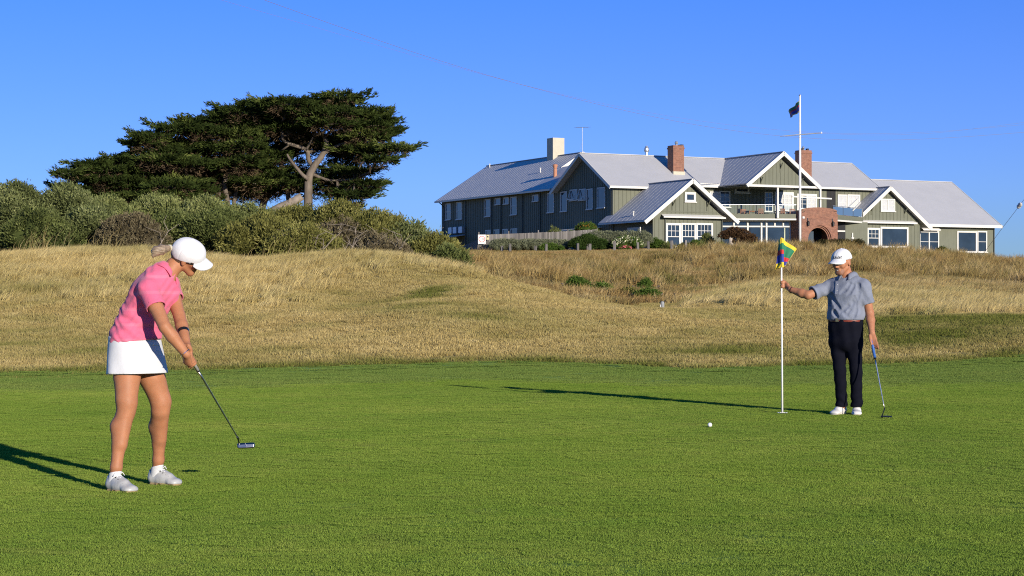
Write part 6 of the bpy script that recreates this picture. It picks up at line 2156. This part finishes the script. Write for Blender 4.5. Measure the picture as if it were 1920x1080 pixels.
for path, dp in (([(252, 612), (268, 606), (282, 610), (294, 618)], 0.010), ([(240, 620), (258, 616), (276, 622)], 0.010), ([(236, 604), (252, 598), (272, 600)], 0.009),
                 ([(262, 590), (280, 592), (296, 600)], 0.009), ([(296, 545), (304, 556), (308, 566)], 0.009), ([(292, 512), (291, 524), (288, 534)], 0.008), ([(300, 535), (306, 545), (314, 552)], 0.008), ([(228, 622), (236, 632), (246, 638)], 0.008)):
    crease(S, path, 11.6, dp, 0.011)
hem_n = Vector((0.10, -0.02, -1.0))
S.cut(W(250, 640.5, 12.385), hem_n)
for s_, e_, w_ in ((Rs, Re, 0.50), (Ls, Le, 0.46)):
    d_ = (e_ - s_).normalized()
    end = s_.lerp(e_, w_)
    T = Field(S.lo, (-2.05, 12.80, 1.50), S.vox)
    T.add(p_cap(s_, s_.lerp(e_, 0.75), 0.062, 0.066), 0)
    T.cut(end, d_ + Vector((0, 0, -0.12)))
    T.carve(p_cap(end - d_ * 0.03, end + d_ * 0.05, 0.055, 0.058))
    h_ = np.clip(0.5 + 0.5 * (T.D - S.D) / 0.02, 0, 1)
    S.D = T.D * (1 - h_) + S.D * h_ - 0.02 * h_ * (1 - h_)
S.carve(p_cap(neck0 + (neck1 - neck0) * 0.12, neck0 + (neck1 - neck0) * 1.2, 0.056, 0.08))
S.carve(p_cap(neck0 + Fw * 0.06 + Vector((0, 0, 0.0)), neck0 + Fw * 0.10 + Vector((0, 0, 0.1)), 0.022, 0.05))
shirt = link('polo_shirt', S.mesh('polo_shirt', m_pink, WO), wom)
nax = (neck1 - neck0).normalized()
collar('collar', m_pink, shirt, WO, neck0 + nax * 0.012, nax + Vector((-0.25, 0, 0.2)), Fw + Vector((0.1, 0.25, 0)), 0.060, 0.088, 0.028, -0.012, 0.42, 0.02)
bt = MB()
for v_ in (524, 532, 541):
    q = S.hit(W(322 - (v_ - 524) * 0.1, v_, 11.9), (0.0, 1, 0))
    if q is not None: bt.lathe([(0.006, -0.002), (0.006, 0.002)], q - WO, 8)
if bt.v: bt.build('button', m_whitec, shirt)

# skirt, its waist, seam and slit
K = Field((-2.72, 11.98, 0.62), (-2.02, 12.80, 1.03), 0.006)
st0, st1 = W(252, 632, 12.385), W(257, 712, 12.385)
K.add(p_ecap(st0, st1, 0.180, 0.148, 0.222, 0.180, Lw), 0)
K.folds(lambda X, Y, Z: 0.0048 * np.sin(34 * X - 26 * Y + 10 * Z) * np.clip((0.92 - Z) / 0.2, 0, 1))
K.cut(W(252, 633, 12.385), (0.08, 0.0, 1.0)); K.cut(W(257, 700.5, 12.385), (0.02, -0.02, -1.0))
K.carve(p_ecap(st0.lerp(st1, 0.62), W(257, 760, 12.385), 0.186, 0.146, 0.222, 0.184, Lw))
sl = W(207, 700, 12.27)
skirt = link('skirt', K.mesh('skirt', m_whitec, WO), wom)
wb = Field((-2.72, 11.98, 0.88), (-2.02, 12.80, 1.06), 0.006)
wb.add(p_ecap(W(252, 625, 12.385), st1, 0.176, 0.146, 0.206, 0.184, Lw), 0)
wb.cut(W(252, 634, 12.385), (0.10, -0.02, 1.0)); wb.cut(W(252, 644, 12.385), (-0.10, 0.02, -1.0))
link('waistband', wb.mesh('waistband', m_whitec, WO), skirt)

# cap, hair, glasses
CF = cap_field(hf, 0.95, 0.0030, -0.22, -0.004, 0.044, 8.5, 0.36)
wcap = link('cap', CF.mesh('cap', m_capw, WO), wom)
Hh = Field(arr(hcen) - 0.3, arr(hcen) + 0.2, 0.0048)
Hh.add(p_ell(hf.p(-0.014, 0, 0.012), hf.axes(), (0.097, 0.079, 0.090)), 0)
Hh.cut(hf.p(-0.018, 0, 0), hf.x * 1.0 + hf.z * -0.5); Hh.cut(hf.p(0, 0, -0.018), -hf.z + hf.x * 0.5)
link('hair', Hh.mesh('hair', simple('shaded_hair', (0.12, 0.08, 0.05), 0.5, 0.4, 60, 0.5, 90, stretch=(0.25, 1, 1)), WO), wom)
Pt = Field(arr(hcen) - 0.32, arr(hcen) + 0.15, 0.0045)
q0 = hf.p(-0.118, 0.0, 0.015)
q1, q2, q3 = W(303, 468, 12.28), W(293, 471, 12.26), W(287, 480, 12.25)
for a_, b_, ra_, rb_ in ((q0, q1, 0.017, 0.030), (q1, q2, 0.030, 0.031), (q2, q3, 0.028, 0.010)): Pt.add(p_cap(a_, b_, ra_, rb_), 0.012)
Pt.folds(lambda X, Y, Z: 0.002 * np.sin(420 * Z + 60 * X) + 0.0015 * np.sin(300 * Y + 150 * Z))
pony = link('ponytail', Pt.mesh('ponytail', m_hair, WO), wom)
tb = MB(); tb.tube([q0.lerp(q1, 0.1) - WO, q0.lerp(q1, 0.28) - WO], 0.022, 12); tb.build('hair_tie', m_cream, pony)
sgm = MB()
for y in (-1, 1):
    pts = [hf.p(0.096, y * 0.010, -0.012), hf.p(0.089, y * 0.038, -0.012), hf.p(0.068, y * 0.060, -0.010), hf.p(0.0, y * 0.077, -0.006)]
    sgm.tube([p - WO for p in pts[:3]], [0.012, 0.016, 0.010], 10)
    sgm.tube([p - WO for p in pts[2:]], [0.006, 0.004], 6)
sgm.build('sunglasses', m_dark, wom, smooth=True)
# wrist things, socks, shoes
d_ = (Lwr - Le).normalized(); q = Le.lerp(Lwr, 0.55)
wt = MB(); wt.tube([q - d_ * 0.012 - WO, q + d_ * 0.012 - WO], 0.0385, 16); watch = wt.build('wristband', m_dark, wom)
d_ = (Rwr - Re).normalized(); q = Re.lerp(Rwr, 0.96)
ring = MB()
xx = d_.orthogonal().normalized(); yy = d_.cross(xx)
ring.tube([q + (xx * math.cos(a) + yy * math.sin(a)) * 0.034 + d_ * 0.006 * math.sin(a) - WO for a in np.linspace(0, 6.283, 25)], 0.0028, 5)
ring.build('bracelet', m_silver, wom)
for K_, h_, t_ in ((Rk, heelR, toeR), (Lk, heelL, toeL)):
    d2 = (t_ - h_).normalized()
    F = Field(arr(h_) + (-0.12, -0.14, 0.03), arr(h_) + (0.2, 0.12, 0.17), 0.004)
    F.add(p_cap(h_ + d2 * 0.055 + Vector((0, 0, 0.05)), K_['an'], 0.036, 0.0405), 0)
    F.cut(h_ + Vector((0, 0, 0.108)), Vector((0, 0, 1)) - d2 * 0.25)
    link('sock', F.mesh('sock', m_whitec, WO), wom)
    shoe(wom, WO, h_, t_, m_shoe_w, m_sole, K_['an'], laces=True, lift=0.018, dark_mid=True)

def putter(name, label, top, low, head_c, head_dir, grip_len, grip_mat, shaft_mat, head_mat, grip_r=0.014, hosel=0.05, hl=0.115, origin=None):
    top, low, head_c = Vector(top), Vector(low), Vector(head_c)
    o = origin or Vector((head_c.x, head_c.y, 0))
    root = tag(empty(name, o), label, 'golf club', 'golf putters in use')
    ax_ = (low - top).normalized()
    m = MB(); m.tube([top - o, top + ax_ * 0.02 - o, top + ax_ * grip_len - o], [grip_r * 0.9, grip_r, grip_r * 0.85], 12); g_ = m.build('grip', grip_mat, root, smooth=True)
    m = MB(); m.tube([top + ax_ * (grip_len + 0.001) - o, top + ax_ * (grip_len + 0.012) - o], grip_r * 0.8, 12); m.build('ferrule', m_dark, g_)
    m = MB()
    p0, p1 = top + ax_ * (grip_len + 0.01), low
    pts, rad = [], []
    for k in range(9):
        for e in (0.0, 0.97):
            pts.append(p0.lerp(p1, (k + e) / 9) - o); rad.append(0.0070 - 0.0028 * k / 9)
    m.tube(pts, rad, 10); m.build('shaft', shaft_mat, root, smooth=True)
    hd = Vector(head_dir).normalized()
    m = MB(); m.tube([low - ax_ * 0.012 - o, low + ax_ * 0.004 - o], 0.0075, 10); m.tube([low - o, low.lerp(head_c - hd * hl * 0.38, 0.5) - o + Vector((0, 0, 0.004)), head_c - hd * hl * 0.38 + Vector((0, 0, 0.012)) - o], [0.0055, 0.005, 0.006], 8); m.build('hosel', head_mat, root)
    up = (ax_ * -1); sd = hd.cross(up).normalized(); up = sd.cross(hd)
    m = MB()
    def pt(x, y, z): return head_c - o + hd * x + sd * y + up * z
    prof = [(-hl / 2, 0.55), (-hl * 0.44, 0.9), (0.0, 1.0), (hl * 0.44, 0.95), (hl / 2, 0.6)]
    sec = []
    for x, k in prof:
        sec.append([pt(x, -0.010, -0.011 * k), pt(x, 0.022 * k, -0.012 * k), pt(x, 0.023 * k, -0.002), pt(x, 0.004, 0.012 * k), pt(x, -0.010, 0.013 * k)])
    vs = [p for s_ in sec for p in s_]; n = 5
    fs = [tuple(range(n))[::-1], tuple(4 * n + i for i in range(n))]
    for j in range(4):
        for i in range(n): fs.append((j * n + i, j * n + (i + 1) % n, (j + 1) * n + (i + 1) % n, (j + 1) * n + i))
    m.add(vs, fs)
    h_ = m.build('head', head_mat, root, bevel=0.002)
    m = MB(); m.tube([pt(-0.002, 0.0, 0.0145), pt(0.002, 0.02, 0.0135)], 0.0012, 5); m.build('sight_line', m_whitec, h_)
    return root
m_grip_w = simple('white_grip', (0.58, 0.55, 0.48), 0.6, 0.08, 40)
m_gun = simple('gunmetal', (0.30, 0.29, 0.28), 0.22, 0.1, 20, metal=1.0)
m_gun2 = simple('black_head', (0.03, 0.03, 0.033), 0.3, 0.1, 20, metal=0.6)
pw = putter('golf_putter', 'steel putter with white grip swung through by the woman in pink', G0 - gax * 0.02, W(446.5, 822, 12.66), W(461, 834.5, 12.70), (0.985, 0.16, 0.04), (G1 - G0).length + 0.02, m_grip_w, m_chrome, m_gun)

# ================= the man tending the flag =================
MO = Vector((3.56, 20.3, 0.0))
man = tag(empty('person', MO), 'man in white cap, grey polo and dark trousers holding the flagstick and a putter', 'person')
Lm = Vector((0.86, -0.50, 0)).normalized(); Fm = Vector((-0.50, -0.86, 0)).normalized()
dm = 20.3
mh = W(1578.5, 491.5, dm - 0.03)
mf = Frame(mh, (-0.66, -0.72, -0.20), (-0.06, -0.10, 1))
mn0, mn1 = W(1590, 522, dm + 0.02), mf.p(-0.035, 0, -0.06)
S1, E1, W1 = W(1560, 536, dm + 0.11), W(1515, 553.5, dm + 0.0), W(1482, 543, dm + 0.12)
S2, E2, W2 = W(1620, 537, dm - 0.10), W(1631, 588, dm - 0.07), W(1634.5, 623, dm - 0.21)
stick = W(1467, 533, 20.5)
M = Field((2.78, 19.95, -0.02), (4.10, 20.75, 1.85), 0.0078)
mp0, mp1, mw, mc, mu = W(1585.5, 624, dm), W(1585.5, 610, dm), W(1586, 592, dm), W(1588, 552, dm), W(1589, 532, dm)
M.add(p_ecap(mp0, mp1, 0.16, 0.11, 0.15, 0.11, Lm), 0)
M.add(p_ecap(mp1, mw, 0.155, 0.11, 0.15, 0.11, Lm), 0.03); M.add(p_ecap(mw, mc, 0.15, 0.10, 0.16, 0.098, Lm), 0.03); M.add(p_ecap(mc, mu, 0.16, 0.096, 0.14, 0.07, Lm), 0.03)
for s_, e_, w_ in ((S1, E1, W1), (S2, E2, W2)):
    M.add(p_cap(mu, s_, 0.07, 0.058), 0.03); M.add(p_cap(s_, e_, 0.056, 0.044), 0.02)
    M.add(p_cap(e_, e_.lerp(w_, 0.35), 0.044, 0.046), 0.015); M.add(p_cap(e_.lerp(w_, 0.35), w_, 0.046, 0.030), 0.02)
legs = [dict(h=W(1571, 640, dm + 0.05), k=W(1574.5, 692, dm + 0.0), a=W(1578.5, 757, dm + 0.06)), dict(h=W(1601, 640, dm - 0.03), k=W(1605, 692, dm - 0.06), a=W(1606.5, 759, dm + 0.0))]
mheel = [Vector((3.548, 20.46, 0)), Vector((3.668, 20.43, 0))]; mtoe = [Vector((3.372, 20.225, 0)), Vector((3.612, 20.120, 0))]
for l_, h_, t_ in zip(legs, mheel, mtoe):
    d_ = (t_ - h_).normalized()
    M.add(p_cap(l_['h'], l_['k'], 0.076, 0.056), 0.02); M.add(p_cap(l_['k'], l_['a'], 0.058, 0.042), 0.02)
    M.add(p_cap(l_['a'], h_ + d_ * 0.06 + Vector((0, 0, 0.05)), 0.042, 0.032), 0.02); M.add(p_cap(h_ + d_ * 0.06 + Vector((0, 0, 0.045)), t_ - d_ * 0.06 + Vector((0, 0, 0.025)), 0.03, 0.02), 0.01)
M.add(p_cap(mn0 - Vector((0, 0, 0.04)), mn1, 0.068, 0.062), 0.03)
for pr, k_ in head_prims(mf, 1.04): M.add(pr, k_)
wrap_hand(M, W1, stick, (0, 0, 1), Vector((1.0, 0.15, 0)), 0.010, -1, 1.05, (0, 0, 1), 200)
# left hand hanging over the putter's grip
gtop, glow = W(1633.5, 634, dm - 0.25), W(1643, 673, dm - 0.27)
ga = (glow - gtop).normalized()
M.add(p_ecap(W2, W(1637.5, 638, dm - 0.26), 0.030, 0.026, 0.043, 0.020, Lm), 0.015)
for i in range(4):
    b_ = W(1637.5, 638, dm - 0.27) + Lm * (0.030 - 0.020 * i) 
    finger(M, [b_, b_ + ga * 0.042 - Vector((0, 0.022, 0)), b_ + ga * (0.078 - 0.004 * i) - Vector((0, 0.010, 0)), b_ + ga * (0.095 - 0.006 * i) + Vector((0, 0.004, 0))], 0.0110, 0.0085)
finger(M, [W(1634, 629, dm - 0.25) - Lm * 0.02, W(1632, 639, dm - 0.29), W(1634, 646, dm - 0.30)], 0.014, 0.010, 0.008)
link('body', M.mesh('body', m_skin_m, MO), man)

T = Field((3.05, 19.95, 0.90), (4.10, 20.75, 1.60), 0.0072)
T.add(p_ecap(W(1585.5, 604, dm), mw, 0.182, 0.135, 0.196, 0.143, Lm), 0)
T.add(p_ecap(mw, mc, 0.196, 0.141, 0.205, 0.136, Lm), 0.04); T.add(p_ecap(mc, mu, 0.205, 0.132, 0.180, 0.096, Lm), 0.04)
T.add(p_cap(mu - Vector((0, 0, 0.02)), mn0 + Vector((0, 0, 0.01)), 0.085, 0.068), 0.05)
for s_ in (S1, S2): T.add(p_cap(mu - Vector((0, 0, 0.015)), s_, 0.078, 0.064), 0.06)
T.folds(lambda X, Y, Z: 0.003 * np.sin(31 * X + 17 * Z + 2.2 * np.sin(9 * X - 7 * Z)) + 0.002 * np.sin(52 * X - 35 * Z + 3 * np.sin(11 * Z)))
T.cut(W(1585, 599.5, dm), (0, 0, -1))
for s_, e_, f_, r_ in ((S1, E1, 0.80, 0.074), (S2, E2, 0.62, 0.078)):
    d_ = (e_ - s_).normalized(); end = s_.lerp(e_, f_)
    Q = Field(T.lo, (4.10, 20.75, 1.60), T.vox)
    Q.add(p_cap(s_, s_.lerp(e_, 1.1), r_ - 0.010, r_ + 0.006), 0)
    Q.folds(lambda X, Y, Z: 0.004 * np.sin(60 * X + 40 * Z))
    Q.cut(end, d_); Q.carve(p_cap(end - d_ * 0.025, end + d_ * 0.06, r_ - 0.020, r_ - 0.014))
    h_ = np.clip(0.5 + 0.5 * (Q.D - T.D) / 0.03, 0, 1)
    T.D = Q.D * (1 - h_) + T.D * h_ - 0.03 * h_ * (1 - h_)
for path, dp in (([(1609, 556), (1598, 572), (1583, 584)], 0.014), ([(1606, 566), (1600, 580), (1590, 592)], 0.013), ([(1611, 562), (1612, 580), (1606, 595)], 0.014),
                 ([(1576, 578), (1588, 588), (1598, 596)], 0.011), ([(1600, 530), (1592, 541), (1583, 548)], 0.009), ([(1606, 534), (1600, 546), (1594, 552)], 0.009),
                 ([(1568, 556), (1573, 570), (1580, 580)], 0.011), ([(1563, 575), (1571, 588), (1576, 597)], 0.011), ([(1614, 534), (1616, 548), (1615, 560)], 0.012), ([(1560, 545), (1564, 556), (1566, 570)], 0.010)):
    crease(T, path, 19.9, dp)
T.carve(p_cap(mn0 + Vector((0, 0, 0.02)), mn1, 0.066, 0.085)); T.carve(p_cap(mn0 + Fm * 0.07, mn0 + Fm * 0.10 + Vector((0, 0, 0.1)), 0.028, 0.05))
mshirt = link('polo_shirt', T.mesh('polo_shirt', m_greyp, MO), man)
collar('collar', m_greyp, mshirt, MO, mn0 + Vector((0, 0, 0.020)), Vector((0.0, 0.12, 1)), Fm, 0.072, 0.112, 0.045, 0.000, 0.36, 0.035)
pk = MB(); prev = None
strip = []
for v_ in np.linspace(526, 552, 8):
    q = T.hit(W(1580 - (v_ - 521) * 0.12, v_, 19.95), (0, 1, 0))
    if q is not None: strip.append(q - MO + Vector((0, -0.003, 0)))
if len(strip) > 2:
    vs = [];
    for q in strip: vs += [q - Lm * 0.016, q + Lm * 0.016]
    fs = [(2 * i, 2 * i + 1, 2 * i + 3, 2 * i + 2) for i in range(len(strip) - 1)]
    o_ = MB().add(vs, fs).build('placket', m_greyp, mshirt)
    so = o_.modifiers.new('thickness', 'SOLIDIFY'); so.thickness = 0.004
    bt = MB()
    for q in strip[2::3]: bt.lathe([(0.006, -0.002), (0.006, 0.002)], q + Vector((0, -0.006, 0)), 8)
    bt.build('button', m_whitec, mshirt)

Tr = Field((3.10, 19.90, 0.03), (4.00, 20.80, 1.06), 0.0072)
Tr.add(p_ecap(W(1585.5, 638, dm), W(1585.5, 610, dm), 0.178, 0.134, 0.178, 0.130, Lm), 0)
Tr.add(p_ecap(W(1585.5, 610, dm), W(1585.5, 596, dm), 0.178, 0.130, 0.174, 0.128, Lm), 0.03)
for l_, sgn in zip(legs, (-1, 1)):
    k1 = l_['h'].lerp(l_['k'], 0.6); k2 = l_['k'].lerp(l_['a'], 0.6)
    Tr.add(p_cap(l_['h'], k1, 0.096, 0.074), 0.03); Tr.add(p_cap(k1, l_['k'], 0.074, 0.066), 0.004)
    Tr.add(p_cap(l_['k'], k2, 0.068, 0.060), 0.004); Tr.add(p_cap(k2, l_['a'] - Vector((0, 0, 0.03)), 0.060, 0.063), 0.004)
Tr.folds(lambda X, Y, Z: 0.005 * np.sin(70 * Z + 18 * X + 2 * np.sin(25 * X)) * np.clip((0.32 - Z) / 0.2, 0, 1) + 0.003 * np.sin(45 * Z - 30 * X + 10 * Y) + 0.004 * np.sin(55 * X + 9 * Z) * np.clip((Z - 0.55) / 0.2, 0, 1))
Tr.cut(W(1585, 598, dm), (0, 0, 1)); Tr.cut(Vector((0, 0, 0.085)), (0, 0, -1))
trou = link('trousers', Tr.mesh('trousers', m_navy, MO), man)
Be = Field((3.25, 20.0, 0.95), (3.95, 20.6, 1.08), 0.006)
Be.add(p_ecap(W(1585.5, 625, dm), W(1585.5, 580, dm), 0.183, 0.137, 0.183, 0.137, Lm), 0)
Be.cut(W(1585, 597.4, dm), (0, 0, 1)); Be.cut(W(1585, 603.6, dm), (0, 0, -1))
belt = link('belt', Be.mesh('belt', m_belt, MO), man)
q = Be.hit(W(1580, 600.5, 19.9), (0, 1, 0)) or (W(1580, 600.5, dm) + Fm * 0.13)
bk = MB(); bk.box(-0.022, 0.022, -0.006, 0.0, -0.018, 0.018); o_ = bk.build('buckle', simple('brass', (0.5, 0.36, 0.16), 0.3, 0.1, 20, metal=1.0), belt, q - MO); o_.rotation_euler = (0, 0, -0.25)

CM = cap_field(mf, 1.07, 0.0042, -0.05, 0.030, 0.050)
mcap = link('cap', CM.mesh('cap', m_capw, MO), man)
# lettering across the front of the cap, laid on the crown
tx = text_mesh('Titleist', 0.040, m_dark, 'lettering', mcap, (0, 0, 0), (0, 0, 0), 0.0, 0.25, 0.0011)
for v_ in tx.data.vertices:
    y_, z_ = v_.co.x, v_.co.y
    ang = -(y_) / 0.10
    d_ = (mf.x * math.cos(ang) - mf.y * math.sin(ang)).normalized()
    p_ = mf.p(-0.008 + 0.0, 0, 0.072 + z_)
    hit = CM.hit(p_ + d_ * 0.2, -d_, 0.25)
    v_.co = ((hit if hit is not None else p_ + d_ * 0.11) + d_ * 0.0015) - MO
mm = MB(); hd_ = [CM.hit(mf.p(-0.02 + 0.006 * i, 0.2, 0.045 + 0.0 * i), -mf.y, 0.2) for i in range(7)]
hd_ = [h for h in hd_ if h is not None]
if len(hd_) > 1: mm.tube([h + mf.y * 0.001 - MO for h in hd_], 0.0022, 5); mm.build('side_mark', m_dark, mcap)
# face
for y in (-1, 1):
    e = MB(); c_ = mf.p(0.086, y * 0.034, 0.002) - MO
    e.lathe([(0.002, -0.006), (0.011, -0.003), (0.012, 0.0), (0.011, 0.003), (0.002, 0.006)], c_, 10); e.build('eye', m_dark, man, smooth=True)
    e = MB(); e.tube([mf.p(0.098, y * 0.014, 0.022) - MO, mf.p(0.094, y * 0.034, 0.027) - MO, mf.p(0.080, y * 0.052, 0.020) - MO], [0.004, 0.0045, 0.003], 6); e.build('eyebrow', m_hair_dark, man)
Bd = Field(arr(mh) - 0.2, arr(mh) + 0.2, 0.0048)
for pr, k_ in head_prims(mf, 1.06)[1:5] : Bd.add(pr, k_)
Bd.cut(mf.p(0.03, 0, -0.045), mf.z + mf.x * 0.25); Bd.cut(mf.p(0.045, 0, 0), -mf.x)
Bd.carve(p_cap(mf.p(0.10, -0.020, -0.068), mf.p(0.10, 0.020, -0.068), 0.013))
beard = link('beard', Bd.mesh('beard', simple('stubble_jaw_shadow', (0.27, 0.125, 0.075), 0.7, 0.3, 60), MO), man)  # stubble shell darker than the skin, its tone standing in for jaw shadow
ms = MB(); ms.tube([mf.p(0.098, -0.024, -0.054) - MO, mf.p(0.108, 0, -0.048) - MO, mf.p(0.098, 0.024, -0.054) - MO], [0.004, 0.006, 0.004], 8); ms.build('moustache', m_hair_dark, man, smooth=True)
ms = MB(); ms.tube([mf.p(0.098, -0.018, -0.066) - MO, mf.p(0.103, 0, -0.068) - MO, mf.p(0.098, 0.018, -0.066) - MO], [0.002, 0.0035, 0.002], 6); ms.build('teeth', m_whitec, man)
d_ = (W1 - E1).normalized(); q = E1.lerp(W1, 0.93)
wbm = MB(); wbm.tube([q - d_ * 0.006 - MO, q + d_ * 0.006 - MO], 0.035, 14); wbm.build('wristband', simple('dark_cord', (0.08, 0.03, 0.02), 0.7), man)
for h_, t_ in zip(mheel, mtoe):
    shoe(man, MO, h_, t_, m_shoe_m, m_sole_w, None, laces=True)
m_grip_b = simple('blue_grip', (0.02, 0.10, 0.36), 0.6, 0.1, 40)
pm_ = putter('golf_putter', 'putter with blue grip hanging from the left hand of the man', gtop, W(1658.5, 767, 19.72), W(1662, 781.5, 19.66), (0.95, -0.3, -0.03), (glow - gtop).length, m_grip_b, m_chrome, m_gun2, 0.016)
gl = MB()
org = Vector(pm_.location)
for k in range(5):
    c_ = gtop.lerp(glow, 0.50 + 0.10 * k) - org + Vector((0.0, -0.0165, 0))
    gl.tube([c_ + Lm * -0.004 + ga * 0.006, c_ + Lm * 0.005, c_ + Lm * -0.004 - ga * 0.006], 0.0016, 4)
gl.build('grip_lettering', m_whitec, [c for c in children(pm_) if c.name.startswith('grip')][0])

# --- flagstick, its flag, the cup and the ball
fb = W(1467, 776.5, 20.5); fb.z = 0.0
ft = W(1465, 447, 20.5)
fs_ = tag(empty('golf_flagstick', fb), 'slim white flagstick standing in the hole, held by the man', 'flagstick')
m = MB(); m.tube([(0, 0, -0.1), ft - fb], [0.0105, 0.008], 10); m.build('stick', m_white_paint, fs_, smooth=True)
m = MB(); m.lathe([(0.002, 0.0), (0.012, -0.004), (0.012, -0.03), (0.009, -0.04)][::-1], ft - fb + Vector((0, 0, 0.01)), 10); m.build('knob', FLAG[0], fs_)
cupo = tag(empty('golf_hole', fb), 'golf hole with pale rim at the foot of the flagstick', 'golf hole')
m = MB()
for k in range(24):
    a0, a1 = 2 * math.pi * k / 24, 2 * math.pi * (k + 1) / 24
    m.prism([(0.054 * math.cos(a0), 0.054 * math.sin(a0), 0.012), (0.054 * math.cos(a1), 0.054 * math.sin(a1), 0.012), (0.047 * math.cos(a1), 0.047 * math.sin(a1), 0.012), (0.047 * math.cos(a0), 0.047 * math.sin(a0), 0.012)], (0, 0, 0.004))
m.build('rim', m_white_paint, cupo)
m = MB(); m.lathe([(0.047, 0.008), (0.046, 0.011)], (0, 0, 0), 24); m.build('hole', m_black, cupo)  # flat black disc, the shade inside the cup put into its colour
ff = tag(empty('golf_flag', fb), 'yellow, green, red and blue striped flag hanging from the flagstick', 'flag')
def fp(u, v, dy=0.0): return W(u, v, 20.5 + dy) - fb
BANDS = [(0.13, 0), (0.42, 1), (0.58, 2), (0.86, 3), (1.0, 0)]
flag_object('cloth', flag_cloth(fp(1467, 447), fp(1468.5, 501), fp(1493.5, 467, 0.05), fp(1474, 497, 0.02), [(0.16, 0), (0.62, 1), (0.80, 2), (0.98, 3), (1.0, 0)], 0.9, amp=0.016, edge=0.94), FLAG, ff)
flag_object('cloth', flag_cloth(fp(1468, 446.5, -0.012), fp(1468, 500, -0.012), fp(1459.0, 450, 0.03), fp(1454, 506, 0.05), [(0.15, 0), (0.37, 1), (0.53, 2), (0.80, 3), (1.0, 0)], 0.7, amp=0.014), FLAG, ff)
flag_object('cloth', flag_cloth(fp(1455, 497, 0.05), fp(1454, 506, 0.05), fp(1469, 494, -0.014), fp(1468, 500, -0.014), [(1.0, 0)], 0.9, amp=0.012), FLAG, ff)
for (h0, h1, k) in ((0, 0.16, 0), (0.16, 0.39, 1), (0.39, 0.54, 2), (0.54, 0.82, 3), (0.82, 1.0, 0)):
    m = MB(); m.tube([fp(1466.6 + 0.6 * h0, 447 + 54 * h0, -0.004), fp(1466.6 + 0.6 * h1, 447 + 54 * h1, -0.004)], 0.016, 10); m.build('sleeve', FLAG[k], ff)
bc = W(1331, 796, 18.3); bc.z = 0.0213 + 0.006
bm_ = bmesh.new(); bmesh.ops.create_icosphere(bm_, subdivisions=4, radius=0.0213)
for v_ in bm_.verts:
    n_ = v_.co.normalized()
    v_.co = n_ * (0.0213 - 0.0006 * max(0, math.sin(34 * n_.x) * math.sin(34 * n_.y) * math.sin(34 * n_.z)))
me = bpy.data.meshes.new('golf_ball'); bm_.to_mesh(me); bm_.free()
me.materials.append(simple('ball_white', (0.78, 0.78, 0.78), 0.3, 0.03, 30)); me.polygons.foreach_set('use_smooth', [True] * len(me.polygons))
tag(link('golf_ball', me, None, bc), 'white golf ball rolling over the green towards the hole', 'golf ball')
